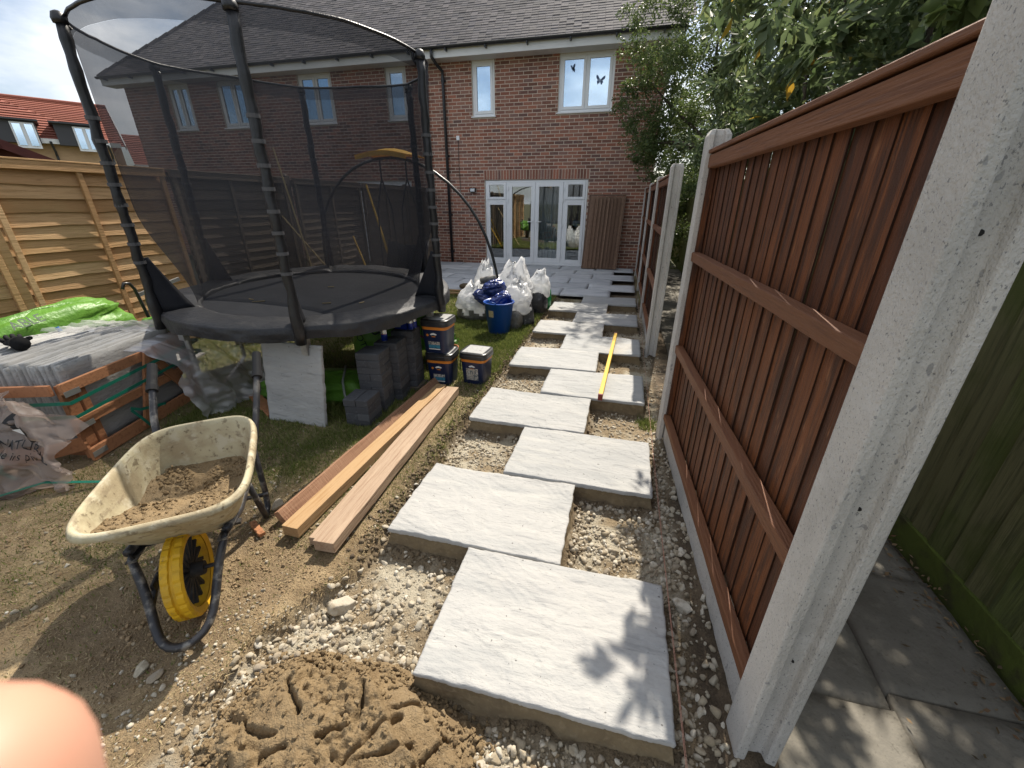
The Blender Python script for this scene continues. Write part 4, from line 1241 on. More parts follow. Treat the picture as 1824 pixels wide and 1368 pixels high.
# ---- fence panel leaning on the wall
pt = thing('loose_fence_section', 'brown slatted fence panel leaning on the house wall beside the doors', 'fence panel', (-0.8, 10.1, 0.0))
LB, LT = Vector((-1.28, 10.06, 0.005)), Vector((-1.22, 10.38, 1.70))
ax = Vector((0.865, 0.02, 0.0))
up = LT - LB
nrm = ax.normalized().cross(up.normalized()); nrm = -nrm if nrm.y > 0 else nrm
wv_ = ax.length
k = 0
x = 0.05
ns = 9
for k in range(ns):
    c0 = LB + ax * ((k + 0.5) / ns * 0.92 + 0.04)
    q = MB(); q.bar(c0 + nrm * (0.014 + 0.004 * (k % 2)), c0 + up * 0.985 + nrm * (0.014 + 0.004 * (k % 2)), wv_ / ns * 0.93, 0.014, up=nrm); q.build('slat', M['leanwood'] if 'leanwood' in M else M.setdefault('leanwood', surf('leanwood', None, ramp=[(0.16, 0.095, 0.062), (0.27, 0.17, 0.115), (0.12, 0.072, 0.048), (0.22, 0.135, 0.09)], layers=[(7, (12, 12, 0.6), (0.08, 0.045, 0.03), 0.46, 0.7, 0.7), (4, (4, 4, 1.4), (0.05, 0.03, 0.02), 0.68, 0.76, 0.8, 3)], rough=0.85, bumps=[(9, (16, 16, 0.6), 0.004, 6)], rv=0.1)), pt)
    if k < ns - 1:
        c1 = LB + ax * ((k + 1.0) / ns * 0.92 + 0.04)
        q = MB(); q.bar(c1 + nrm * 0.040, c1 + up * 0.96 + nrm * 0.040, 0.038, 0.034, up=nrm); q.build('cover_strip', M['leanwood'], pt)
for e in (0.0, 1.0):
    c0 = LB + ax * (0.015 + 0.97 * e)
    q = MB(); q.bar(c0, c0 + up, 0.035, 0.045, up=nrm); q.build('stile', M['leanwood'], pt)
q = MB(); q.bar(LB + up + Vector((-0.01, 0, 0.012)), LB + up + ax + Vector((0.01, 0, 0.012)), 0.05, 0.024, up=up); q.build('cap_rail', M['leanwood'], pt)
for f in (0.25, 0.7):
    q = MB(); q.bar(LB + up * f - nrm * 0.02, LB + up * f + ax - nrm * 0.02, 0.02, 0.04, up=up); q.build('back_rail', M['leanwood'], pt)


# ================================================================== RIGHT-HAND FENCE
post_poly = [(-0.062, -0.055), (-0.030, -0.055), (-0.024, -0.028), (0.024, -0.028), (0.030, -0.055), (0.062, -0.055),
             (0.062, 0.055), (0.030, 0.055), (0.024, 0.028), (-0.024, 0.028), (-0.030, 0.055), (-0.062, 0.055)]


def concrete_post(c, rz, top, label):
    t = thing('concrete_post', label, 'post', (c[0], c[1], -0.1), rz, 'slotted concrete fence posts')
    q = MB()
    n_ = len(post_poly)
    lv = [(-0.3, 1.0), (top + 0.1 - 0.03, 1.0), (top + 0.1, 0.72)]
    vs = [(x * s_, y_ * s_, z_) for z_, s_ in lv for x, y_ in post_poly]
    fs = []
    for l_ in range(2):
        for k in range(n_):
            k2 = (k + 1) % n_
            fs.append((l_ * n_ + k, l_ * n_ + k2, (l_ + 1) * n_ + k2, (l_ + 1) * n_ + k))
    fs.append(tuple(2 * n_ + k for k in range(n_)))
    q.add(vs, fs)
    q.build('shaft', M['concrete'], t, local=True, bevel=0.005)
    for zz in (0.45, 1.0, 1.6):
        q = MB(); q.tube([(-0.001 + 0.0, -0.0285, zz), (0.0, -0.0275, zz)], 0.006, 8); q.build('bolt_hole', M['print_black'], t, local=True)
    return t


PA, PB = Vector((0.268, 0.14, 0)), Vector((0.152, 2.15, 0))
PC, PD, PE, PF = Vector((0.130, 4.07, 0)), Vector((0.122, 5.95, 0)), Vector((0.112, 7.85, 0)), Vector((0.100, 9.75, 0))
rzAB = math.atan2(-(PB - PA).x, (PB - PA).y)
concrete_post(PA, rzAB, 1.98, 'nearest slotted concrete post at the right front of the brown fence')
concrete_post(PB, rzAB, 1.93, 'concrete post at the far end of the big brown panel')
concrete_post(PC, R(0.3), 1.90, 'freestanding looking concrete post just beyond the gap in the fence')
concrete_post(PD, R(0.3), 1.88, 'first concrete post behind the freestanding looking one, towards the house')
concrete_post(PE, R(0.3), 1.87, 'second concrete post behind the freestanding looking one, towards the house')
concrete_post(PF, R(0.3), 1.86, 'concrete post closest to the house wall')


def closeboard_panel(a, b, label, nb=20, gb_label=None, seed=1):
    rnd_ = random.Random(seed)
    d = (b - a); ln = d.length; d.normalize()
    rz = math.atan2(-d.x, d.y)
    t = thing('closeboard_fence', label, 'fence', (a.x, a.y, 0.0), rz, 'brown closeboard fence panels')
    # local: +y along the fence, -x towards the garden
    s0, s1 = 0.034, ln - 0.034
    pitch = (s1 - s0) / nb
    for k in range(nb):
        q = MB()
        yy = s0 + (k + 0.5) * pitch
        rot = Matrix.Rotation(R(-3.6 + rnd_.uniform(-0.9, 0.9)), 3, 'Z') @ Matrix.Rotation(R(rnd_.uniform(-0.25, 0.25)), 3, 'X')
        q.box((0.012 + rnd_.uniform(-0.002, 0.002), yy, 0.935), (0.006, pitch * (1.10 + rnd_.uniform(-0.03, 0.03)), 1.73 + rnd_.uniform(-0.006, 0.004)), rot)
        q.m = [1 if i in (2, 3) else 0 for i in range(6)]  # long side faces take the painted crease shade
        q.build('board', [M['stain'], M['crease_shade']], t, local=True)
    for nm, z0, ht, dp in (('rail', 0.078, 0.052, 0.045), ('rail', 0.615, 0.062, 0.045), ('rail', 1.232, 0.062, 0.045), ('rail', 1.765, 0.075, 0.04)):
        q = MB()
        npt = 14
        pr = [(-0.002, -ht / 2), (-dp, -ht / 2 + 0.004), (-dp, ht / 2 - 0.004), (-0.002, ht / 2)]
        vs = []
        for k in range(npt):
            f = k / (npt - 1); yy = s0 + f * (s1 - s0)
            wob = 0.0008 * math.sin(k * 1.7 + seed)
            vs += [(x_ + wob, yy, z0 + z_ + wob) for x_, z_ in pr]
        fs = [(k * 4 + j, k * 4 + (j + 1) % 4, (k + 1) * 4 + (j + 1) % 4, (k + 1) * 4 + j) for k in range(npt - 1) for j in range(4)]
        fs += [(3, 2, 1, 0), tuple((npt - 1) * 4 + j for j in range(4))]
        q.add(vs, fs); q.build(nm, M['stain_rail'], t, local=True, bevel=0.004)
    q = MB(); q.b2(-0.05, 0.03, s0, s1, 1.806, 1.826); q.build('capping', M['stain_rail'], t, local=True, bevel=0.004)
    for e in (s0 + 0.018, s1 - 0.018):
        q = MB(); q.b2(-0.028, 0.004, e - 0.017, e + 0.017, 0.106, 1.727); q.build('end_batten', M['stain'], t, local=True)
    if gb_label:
        g_ = MB(); g_.b2(-0.022, 0.022, s0 - 0.004, s1 + 0.004, -0.20, 0.05)
        g_t = thing('gravel_board', gb_label, 'gravel board', (a.x, a.y, 0.0), rz, 'concrete gravel boards under the fence panels')
        g_.build('plank', M['concrete'], g_t, local=True, bevel=0.005)
    return t


closeboard_panel(PA, PB, 'large red brown closeboard panel filling the right of the picture', 20, 'concrete gravel board under the large red brown panel', 1)
closeboard_panel(PC, PD, 'brown panel starting at the freestanding looking post, nearest of the far three', 18, 'concrete gravel board under the first panel past the gap', 2)
closeboard_panel(PD, PE, 'brown panel in the middle of the far three', 18, 'concrete gravel board under the middle far panel', 3)
closeboard_panel(PE, PF, 'brown panel nearest the house wall', 18, 'concrete gravel board under the panel nearest the house', 4)

# ---- mossy alley fence
af = thing('alley_fence', 'old green mossy closeboard fence along the far side of the alley', 'fence', (1.30, 4.5, -0.1))
k = 0
y = -1.6
while y < 15.6:
    wd = 0.125 + random.uniform(-0.006, 0.006)
    q = MB(); q.box((1.285 + random.uniform(-0.003, 0.003), y + wd / 2, 0.93), (0.012, wd * 1.12, 1.82 + random.uniform(-0.012, 0.012)), Matrix.Rotation(R(5.5), 3, 'Z'))
    q.build('board', M['mossy'], af)
    y += wd; k += 1
for k in range(9):
    y0 = -1.6 + k * 1.8
    q = MB(); q.b2(1.262, 1.298, y0 + 0.012, y0 + 1.79, -0.16, 0.03); q.build('gravel_board', M['moss_gb'], af, bevel=0.004)
    q = MB(); q.b2(1.30, 1.38, y0 - 0.04, y0 + 0.04, -0.2, 1.86); q.build('post', M['mossy'], af)
    for zz in (0.3, 1.0, 1.65):
        q = MB(); q.b2(1.30, 1.345, y0 + 0.04, y0 + 1.76, zz, zz + 0.08); q.build('rail', M['mossy'], af)

# ---- the lap fence on the left
FXL = -5.40


def lap_board(ln, seed, wood):
    q = MB(); ns_ = 16
    r_ = random.Random(seed)
    low = [0.004 * math.sin(i * 0.9 + seed) + r_.uniform(-0.004, 0.004) for i in range(ns_ + 1)]
    H = 0.142
    vs = []
    for i in range(ns_ + 1):
        yy = -ln / 2 + ln * i / ns_
        vs += [(0.0, yy, H), (0.020, yy, low[i]), (0.011, yy, low[i] - 0.001), (-0.006, yy, H)]
    fs = [(i * 4 + j, i * 4 + (j + 1) % 4, (i + 1) * 4 + (j + 1) % 4, (i + 1) * 4 + j) for i in range(ns_) for j in range(4)]
    fs += [(3, 2, 1, 0), tuple(ns_ * 4 + j for j in range(4))]
    q.add(vs, fs, rnd=0.0)
    return q.mesh('lap_board', wood)


def lap_panel(y0, y1, batt, wood, label):
    t = thing('lap_fence', label, 'fence', (FXL, (y0 + y1) / 2, -0.05), 0, 'lap fence panels on the left')
    ln = y1 - y0
    ms_ = [lap_board(ln - 0.01, k + int(y0 * 10), wood) for k in range(4)]
    n_ = 16
    for k in range(n_):
        link_mesh('lap_board', ms_[k % 4], t, (0.0, random.uniform(-0.003, 0.003), 0.04 + k * 0.1125), (R(random.uniform(-0.12, 0.12)), 0, 0))
    for b in batt:
        q = MB(); q.b2(0.026, 0.050, b - 0.022 - t.location.y, b + 0.022 - t.location.y, 0.02, 1.88); q.build('batten', wood, t, local=True, bevel=0.003)
    q = MB(); q.b2(0.018, 0.056, -ln / 2, ln / 2, 1.845, 1.915); q.build('top_rail', wood, t, local=True, bevel=0.003)
    q = MB(); q.b2(-0.02, 0.06, -ln / 2, ln / 2, 1.917, 1.932); q.build('capping', wood, t, local=True, bevel=0.003)
    q = MB(); q.b2(-0.045, -0.02, -ln / 2, ln / 2, 0.0, 0.10); q.b2(-0.045, -0.02, -ln / 2, ln / 2, 1.80, 1.90); q.build('back_rail', wood, t, local=True)
    return t


lap_panel(-0.15, 1.60, (-0.11, 0.72, 1.56), M['lapwood'], 'golden lap panel at the left edge of the picture behind the slab crate')
lap_panel(1.66, 3.19, (1.70, 2.37, 3.15), M['lapwood'], 'golden lap panel between the slab crate and the trampoline')
lap_panel(3.25, 5.03, (3.29, 4.03, 4.98), M['greywood'], 'weathered lap panel seen through the left half of the trampoline net')
lap_panel(5.18, 6.98, (5.22, 6.08, 6.94), M['greywood'], 'weathered lap panel seen through the middle of the trampoline net')
lap_panel(7.05, 8.85, (7.09, 7.95, 8.81), M['greywood'], 'weathered lap panel seen through the right half of the trampoline net')
lap_panel(8.92, 10.44, (8.96, 9.68, 10.40), M['greywood'], 'weathered lap panel ending at the house beside the downpipe')
for yy, lb in ((1.63, 'wooden fence post between the two golden lap panels'), (5.105, 'wooden fence post behind the middle of the trampoline net'), (8.885, 'wooden fence post nearest the house in the left fence')):
    q = MB(); q.b2(-0.04, 0.04, -0.035, 0.035, -0.3, 1.96); q.add([(-0.04, -0.035, 1.96), (0.04, -0.035, 1.96), (0.04, 0.035, 1.96), (-0.04, 0.035, 1.96), (0, 0, 1.985)], [(0, 1, 4), (1, 2, 4), (2, 3, 4), (3, 0, 4)])
    o = q.build('fence_post', M['greywood'] if yy > 3 else M['lapwood'], None, bevel=0.003)
    o.location = (FXL - 0.02, yy, -0.05)
    tag(o, lb, 'post', 'wooden posts of the left fence')

# ================================================================== BEHIND THE LEFT FENCE: shed and houses
sh = thing('garden_shed', 'dark red shed gable peeking over the left fence', 'shed', (-8.3, 3.5, -0.1), 0)
ds = Vector((-0.868, 0.496, 0)); rs = Vector((0.496, 0.868, 0))
sc0 = Vector((-0.323, -0.811, 0)) + ds * 9.3 - rs * 0.25
A_ = sc0 - rs * 1.05; B_ = sc0 + rs * 1.05
def P3(p, z): return (p.x, p.y, z)
q = MB(); q.prism([P3(A_, -0.1), P3(B_, -0.1), P3(B_, 1.75), P3(sc0, 2.22), P3(A_, 1.75)], (0, 0, 0), tuple(ds * 2.2)); q.build('wall', M['shed'], sh)
for e, sgn in ((A_, -1), (B_, 1)):
    q = MB()
    lo_ = Vector(P3(e + rs * 0.12 * sgn - ds * 0.15, 1.76 - 0.055)); hi_ = Vector(P3(sc0 - ds * 0.15, 2.27))
    q.prism([lo_, hi_, hi_ + Vector((0, 0, 0.03)), lo_ + Vector((0, 0, 0.03))], (0, 0, 0), tuple(ds * 2.5)); q.build('roof_slope', M['shedroof'], sh)
    q = MB(); q.bar(lo_ - ds * 0.012 - Vector((0, 0, 0.03)), hi_ - ds * 0.012 - Vector((0, 0, 0.03)), 0.02, 0.11, up=(0, 0, 1)); q.build('barge_board', M['shed'], sh)

# far houses: local frame along view direction ds2 (away) and rs2 (right)
ds2 = Vector((-0.855, 0.519, 0)); rs2 = Vector((0.519, 0.855, 0))
O2 = Vector((-0.323, -0.811, 0))


def FP(r_, d, z): return tuple(O2 + ds2 * d + rs2 * r_ + Vector((0, 0, z)))


def tile_courses(mb, a, b, c, d, n_):
    """stepped courses on the quad a-b (eave) to d-c (ridge)"""
    a, b, c, d = map(Vector, (a, b, c, d))
    nrm = (b - a).cross(d - a).normalized()
    if nrm.z < 0: nrm = -nrm
    for k in range(n_):
        f0, f1 = k / n_, (k + 1.15) / n_
        p = [a.lerp(d, f0), b.lerp(c, f0), b.lerp(c, min(f1, 1)), a.lerp(d, min(f1, 1))]
        mb.add([p[0] + nrm * 0.07, p[1] + nrm * 0.07, p[2], p[3], p[0], p[1]], [(0, 1, 2, 3), (4, 5, 1, 0)])


fh = thing('tall_house', 'far pale brick house with a red tiled roof and white verged gable', 'house', FP(0, 48, -0.1))
# main volume: ridge runs left-right, gable end turned to the right
RL, RRt = -14.0, 3.6
DF, DB, ZE, ZR = 45.0, 54.0, 5.35, 8.15
q = MB(); q.prism([FP(RRt, DF, -0.1), FP(RRt, DB, -0.1), FP(RRt, DB, ZE), FP(RRt, (DF + DB) / 2, ZR), FP(RRt, DF, ZE)], FP(RRt, 0, 0), FP(RL, 0, 0)); q.build('wall', M['farbrick'], fh)
q = MB(); mid = (DF + DB) / 2
tile_courses(q, FP(RL, DF - 0.3, ZE - 0.15), FP(RRt + 0.25, DF - 0.3, ZE - 0.15), FP(RRt + 0.25, mid, ZR + 0.08), FP(RL, mid, ZR + 0.08), 22)
rf = q.build('roof', M['fartile'], fh)
q = MB(); q.tube([FP(RL, mid, ZR + 0.12), FP(RRt + 0.25, mid, ZR + 0.12)], 0.14, 8); q.build('ridge', M['fartile'], rf)
for a_, b_ in (((RRt + 0.27, DF - 0.3, ZE - 0.2), (RRt + 0.27, mid, ZR + 0.02)), ((RRt + 0.27, mid, ZR + 0.02), (RRt + 0.27, DB + 0.3, ZE - 0.2))):
    q = MB(); q.bar(FP(*a_), FP(*b_), 0.06, 0.28); q.build('verge_board', M['fascia'], fh)
for dd in (48.0, 50.2):
    q = MB(); q.prism([FP(RRt + 0.03, dd, 3.2), FP(RRt + 0.03, dd + 1.1, 3.2), FP(RRt + 0.03, dd + 1.1, 4.7), FP(RRt + 0.03, dd, 4.7)], (0, 0, 0), tuple(rs2 * 0.05)); wn_ = q.build('window', M['upvc'], fh)
    for e in (0.1, 0.6):
        q = MB(); q.prism([FP(RRt + 0.085, dd + e, 3.3), FP(RRt + 0.085, dd + e + 0.4, 3.3), FP(RRt + 0.085, dd + e + 0.4, 4.6), FP(RRt + 0.085, dd + e, 4.6)], (0, 0, 0), tuple(rs2 * 0.02)); q.build('pane', M['lead'], wn_)

th_ = thing('dormer_terrace', 'far low terrace with pink tiled roof and three dark dormers', 'house', FP(-4, 38, -0.1))
q = MB(); q.prism([FP(-12, 37.5, -0.1), FP(2.6, 37.5, -0.1), FP(2.6, 37.5, 4.75), FP(-12, 37.5, 4.75)], FP(0, 0, 0), FP(0, 6.0, 0)); q.build('wall', M['farbrick'], th_)
q = MB()
a, b, c, d = FP(-12, 37.2, 4.7), FP(3.0, 37.2, 4.7), FP(-2.6, 41.5, 7.4), FP(-12, 41.5, 7.4)
tile_courses(q, a, b, c, d, 18)
q.add([FP(3.0, 37.2, 4.7), FP(3.0, 44, 4.7), FP(-2.6, 41.5, 7.4)], [(0, 1, 2)])
q.build('roof', M['fartile'], th_)
q = MB(); q.bar(FP(-12, 37.15, 4.62), FP(3.0, 37.15, 4.62), 0.12, 0.24); q.build('gutter_board', M['fascia'], th_)
for k, r_ in enumerate((-3.9, -1.2, 1.2)):
    q = MB(); q.prism([FP(r_ - 0.85, 36.95, 4.45), FP(r_ + 0.85, 36.95, 4.45), FP(r_ + 0.85, 36.95, 5.5), FP(r_ - 0.85, 36.95, 5.5)], (0, 0, 0), tuple(ds2 * 2.6)); dm = q.build('dormer', M['lead'], th_)
    q = MB(); q.prism([FP(r_ - 1.0, 36.7, 5.51), FP(r_ + 1.0, 36.7, 5.51), FP(r_ + 1.0, 36.7, 5.6), FP(r_ - 1.0, 36.7, 5.6)], (0, 0, 0), tuple(ds2 * 3.0)); q.build('dormer_roof', M['lead'], dm)
    q = MB(); q.prism([FP(r_ - 0.1, 36.88, 4.2), FP(r_ + 0.8, 36.88, 4.2), FP(r_ + 0.8, 36.88, 5.42), FP(r_ - 0.1, 36.88, 5.42)], (0, 0, 0), tuple(ds2 * 0.06)); q.build('window_frame', M['upvc'], dm)
    for e in (0.0, 0.45):
        q = MB(); q.prism([FP(r_ - 0.02 + e, 36.84, 4.32), FP(r_ + 0.27 + e, 36.84, 4.32), FP(r_ + 0.27 + e, 36.84, 5.34), FP(r_ - 0.02 + e, 36.84, 5.34)], (0, 0, 0), tuple(ds2 * 0.03)); q.build('pane', M['glass_up'], dm)
    q = MB(); q.tube([FP(r_ + 1.2, 37.05, 4.6), FP(r_ + 1.25, 37.3, 4.1), FP(r_ + 1.25, 37.42, 3.9), FP(r_ + 1.25, 37.42, 0)], 0.06, 6); q.build('downpipe', M['blackpipe'], th_)
fr_ = thing('end_house', 'sliver of a third far house with red roof right of the white gable', 'house', FP(7, 60, -0.1))
q = MB(); q.prism([FP(5.6, 60, -0.1), FP(14, 60, -0.1), FP(14, 60, 5.0), FP(5.6, 60, 5.0)], (0, 0, 0), tuple(ds2 * 7)); q.build('wall', M['farbrick'], fr_)
q = MB(); tile_courses(q, FP(5.4, 59.7, 4.9), FP(14, 59.7, 4.9), FP(14, 63.5, 7.9), FP(5.4, 63.5, 7.9), 16); q.build('roof', M['fartile'], fr_)
q = MB(); q.bar(FP(5.4, 59.6, 4.8), FP(14, 59.6, 4.8), 0.12, 0.25); q.build('fascia', M['fascia'], fr_)


# ================================================================== TREES
def leaf_cloud(P, D, size, ratio, droop=0.25):
    """P points, D outward direction per leaf; two triangles folded along the midrib"""
    n_ = len(P)
    D = D + RNG.normal(size=(n_, 3)) * 0.55
    D[:, 2] -= droop
    D /= np.linalg.norm(D, axis=1)[:, None] + 1e-9
    Sd = np.cross(D, RNG.normal(size=(n_, 3))); Sd /= np.linalg.norm(Sd, axis=1)[:, None] + 1e-9
    Nn = np.cross(D, Sd)
    s = size * (0.6 + 0.8 * RNG.random(n_))
    wd = s * ratio
    a = P; tip = P + D * s[:, None] - Nn * (0.12 * s)[:, None]
    mid = P + D * (0.45 * s)[:, None]
    l_ = mid + Sd * wd[:, None] + Nn * (0.25 * wd)[:, None]; r_ = mid - Sd * wd[:, None] + Nn * (0.25 * wd)[:, None]
    V_ = np.stack([a, l_, tip, r_], 1).reshape(-1, 3)
    b = np.arange(n_) * 4
    F_ = np.stack([np.stack([b, b + 1, b + 2], 1), np.stack([b, b + 2, b + 3], 1)], 1).reshape(-1, 3)
    return V_, F_, np.repeat(RNG.random(n_), 2)


def branchy(base, ends, r0_, mat, parent, sub=3, name='limb'):
    """trunk to each cluster centre through a bent limb"""
    for e in ends:
        base_v = Vector(base); e = Vector(e)
        pts = []
        off = Vector((random.uniform(-0.2, 0.2), random.uniform(-0.2, 0.2), 0.15))
        for k in range(7):
            f = k / 6
            p = base_v.lerp(e, f) + off * math.sin(f * PI) + Vector((random.uniform(-0.03, 0.03), random.uniform(-0.03, 0.03), 0))
            pts.append(p)
        q = MB(); q.tube(pts, [r0_ * (1 - 0.8 * k / 6) for k in range(7)], 6)
        q.build(name, mat, parent, smooth=True)


def tree(name, label, cat, base, trunk_top, clusters, nleaf, size, ratio, mat, yellow=0, r0_=0.07, spread=1.0, group=None):
    t = thing(name, label, cat, base, 0, group)
    q = MB(); bp = Vector(base); tp = Vector(trunk_top)
    q.tube([bp - Vector((0, 0, 0.1)), bp.lerp(tp, 0.3) + Vector((0.04, 0.02, 0)), bp.lerp(tp, 0.65) + Vector((-0.03, 0.04, 0)), tp], [r0_ * 1.3, r0_ * 1.05, r0_ * 0.9, r0_ * 0.7], 10)
    q.build('trunk', M['bark'], t, smooth=True)
    lim = sorted(clusters, key=lambda c: -c[3])[:16]
    branchy(tp, [c[:3] for c in lim], r0_ * 0.5, M['bark'], t)
    Ps, Ds = [], []
    wsum = sum(c[3] ** 2 for c in clusters)
    for (x, y_, z_, r_) in clusters:
        n_ = int(nleaf * r_ ** 2 / wsum)
        # leaves sit on twigs that leave the cluster centre
        nt_ = max(6, n_ // 22)
        tw = RNG.normal(size=(nt_, 3)); tw /= np.linalg.norm(tw, axis=1)[:, None]; tw[:, 2] = tw[:, 2] * 0.8 + 0.1
        ln = r_ * spread * (0.55 + 0.6 * RNG.random(nt_))
        pk = RNG.integers(0, nt_, n_); f = RNG.random(n_) ** 0.6
        pos = np.array([x, y_, z_]) + tw[pk] * (ln[pk] * f)[:, None] + RNG.normal(size=(n_, 3)) * 0.035 * r_ / 0.4
        pos[:, 2] -= 0.12 * r_ * f ** 2
        Ps.append(pos); Ds.append(tw[pk])
    P_ = np.concatenate(Ps); D_ = np.concatenate(Ds)
    V_, F_, R_ = leaf_cloud(P_, D_, size, ratio)
    V_ = V_ - np.array(base)
    o = np_mesh('crown', V_, F_, mat, rnd=R_, parent=t)
    if yellow:
        k = RNG.integers(0, len(P_), yellow)
        V_, F_, R_ = leaf_cloud(P_[k] + D_[k] * 0.1, D_[k], size * 0.9, ratio * 1.1)
        np_mesh('yellow_leaves', V_ - np.array(base), F_, M['leaf_yellow'], rnd=R_, parent=t)
    return t


def cl(n_, c, r_, smin, smax, keep=None):
    out = []
    while len(out) < n_:
        p = RNG.normal(size=3); p = p / np.linalg.norm(p) * RNG.random() ** 0.45
        q_ = np.array(c) + p * np.array(r_)
        if keep and not keep(q_): continue
        out.append((q_[0], q_[1], q_[2], RNG.uniform(smin, smax)))
    return out


C1 = cl(46, (1.0, 8.9, 3.9), (1.35, 1.1, 2.2), 0.30, 0.55, lambda p: p[0] > -0.2 + 0.4 * (p[2] < 2.6))
C1 += [(-0.35, 9.0, 3.15, 0.34), (-0.55, 9.1, 3.5, 0.26), (-0.45, 8.9, 4.45, 0.30), (-0.15, 8.8, 2.6, 0.3), (-0.3, 9.0, 2.35, 0.2), (-0.62, 9.1, 4.8, 0.24), (0.1, 8.6, 5.2, 0.4), (-0.2, 8.8, 3.9, 0.32), (-0.3, 8.7, 5.2, 0.3), (0.5, 8.7, 2.2, 0.35), (0.75, 8.4, 1.8, 0.35), (0.9, 8.0, 2.4, 0.4), (0.55, 9.6, 1.5, 0.4), (0.9, 9.8, 1.0, 0.4), (0.7, 9.3, 2.0, 0.42), (1.1, 9.9, 1.9, 0.45), (0.65, 9.9, 2.7, 0.42), (0.75, 9.8, 3.3, 0.45), (0.6, 9.4, 3.0, 0.35), (0.45, 9.3, 4.2, 0.45), (0.35, 9.2, 3.5, 0.4), (0.4, 9.4, 5.0, 0.45), (0.2, 9.0, 4.6, 0.35), (0.3, 9.5, 2.3, 0.35), (0.0, 9.1, 3.2, 0.32), (-0.3, 9.0, 4.1, 0.3), (0.05, 9.0, 2.9, 0.3), (-0.1, 8.9, 5.0, 0.34), (-0.4, 8.9, 2.9, 0.26), (-0.55, 9.0, 4.2, 0.3), (-0.6, 9.1, 3.3, 0.28), (-0.35, 9.0, 3.6, 0.32), (-0.25, 9.0, 4.8, 0.34), (-0.15, 9.0, 2.3, 0.28), (0.15, 9.2, 2.0, 0.3), (0.15, 9.0, 3.8, 0.4)]
tree('garden_tree', 'fine leaved green tree overhanging the right corner of the house', 'tree', (1.75, 9.1, -0.1), (1.45, 9.0, 2.3), C1, 62000, 0.043, 0.30, M['leaf'], 60, 0.09)

C2 = cl(40, (1.75, 5.6, 3.2), (1.0, 1.9, 1.7), 0.30, 0.52, lambda p: p[2] > 1.7) + [(0.75, 5.2, 2.5, 0.32), (0.55, 4.6, 2.7, 0.28), (0.8, 6.2, 3.0, 0.34), (0.6, 5.7, 3.5, 0.34), (0.9, 4.4, 3.3, 0.3), (0.55, 6.6, 2.3, 0.3)]
tree('butterfly_bush', 'silvery long leaved bush above the gap end of the big brown panel', 'bush', (1.85, 5.6, -0.1), (1.75, 5.5, 1.5), C2, 16000, 0.10, 0.15, M['leaf_bud'], 60, 0.06)
C3 = cl(34, (1.6, 3.2, 2.9), (0.95, 1.3, 1.4), 0.26, 0.46, lambda p: p[2] > 1.8) + [(0.72, 2.9, 2.55, 0.3), (0.62, 2.4, 2.4, 0.24), (0.78, 3.6, 2.9, 0.32), (0.66, 3.3, 2.3, 0.24), (0.85, 2.0, 2.6, 0.28), (0.24, 2.5, 2.75, 0.2), (0.13, 2.32, 2.62, 0.13), (0.34, 2.25, 2.5, 0.18), (0.2, 3.5, 2.8, 0.16), (0.4, 3.1, 2.6, 0.2)]
tree('butterfly_bush', 'bush with broad drooping leaves and yellow ones above the middle of the big panel', 'bush', (1.8, 3.2, -0.1), (1.7, 3.2, 1.5), C3, 11000, 0.105, 0.19, M['leaf_bud'], 90, 0.05)
C4 = cl(26, (1.6, 1.3, 2.7), (0.85, 1.1, 1.2), 0.26, 0.44, lambda p: p[2] > 1.8) + [(0.8, 1.5, 2.3, 0.24), (0.85, 1.0, 2.5, 0.26)]
tree('broadleaf_shrub', 'dark leafy shrub at the top right corner behind the big panel', 'bush', (1.75, 1.3, -0.1), (1.7, 1.3, 1.5), C4, 8000, 0.075, 0.36, M['leaf'], 50, 0.05)
C6 = [(0.62, 12.2, zz_, 0.5) for zz_ in (0.6, 1.3, 2.0, 2.7, 3.4, 4.1, 4.8, 5.5)] + cl(70, (1.7, 12.6, 2.2), (1.9, 1.0, 3.0), 0.45, 0.7, lambda p: p[0] > 0.45)
tree('evergreen_tree', 'dark evergreen filling the gap between house corner and alley end', 'tree', (1.6, 12.8, -0.1), (1.6, 12.8, 1.0), C6, 26000, 0.075, 0.33, M['leaf'], 0, 0.12)
C5 = cl(60, (3.4, 5.5, 3.6), (1.2, 4.8, 2.8), 0.5, 0.8)
tree('backdrop_tree', 'dense dark tree filling the background behind the alley bushes', 'tree', (3.3, 5.5, -0.1), (3.3, 5.5, 2.0), C5, 22000, 0.10, 0.33, M['leaf'], 0, 0.13)


# ================================================================== TRAMPOLINE (built at the origin, then set down)
tr = thing('trampoline', 'black round trampoline with tall safety net and six padded poles', 'trampoline')
ZP, RP, RT, NETH = 0.835, 1.215, 1.15, 1.79          # pad height, pole radius, top ring, net height
RM = 0.95
q = MB(); q.grid(lambda u, v: ((0.02 + v * RM) * math.cos(2 * PI * u), (0.02 + v * RM) * math.sin(2 * PI * u), ZP - 0.012 - 0.03 * (1 - v * v)), 72, 12, wrap=True); q.lathe([(0.0005, ZP - 0.042), (0.021, ZP - 0.042)], 12)
q.build('jumping_mat', M['mat'], tr, local=True, smooth=True)


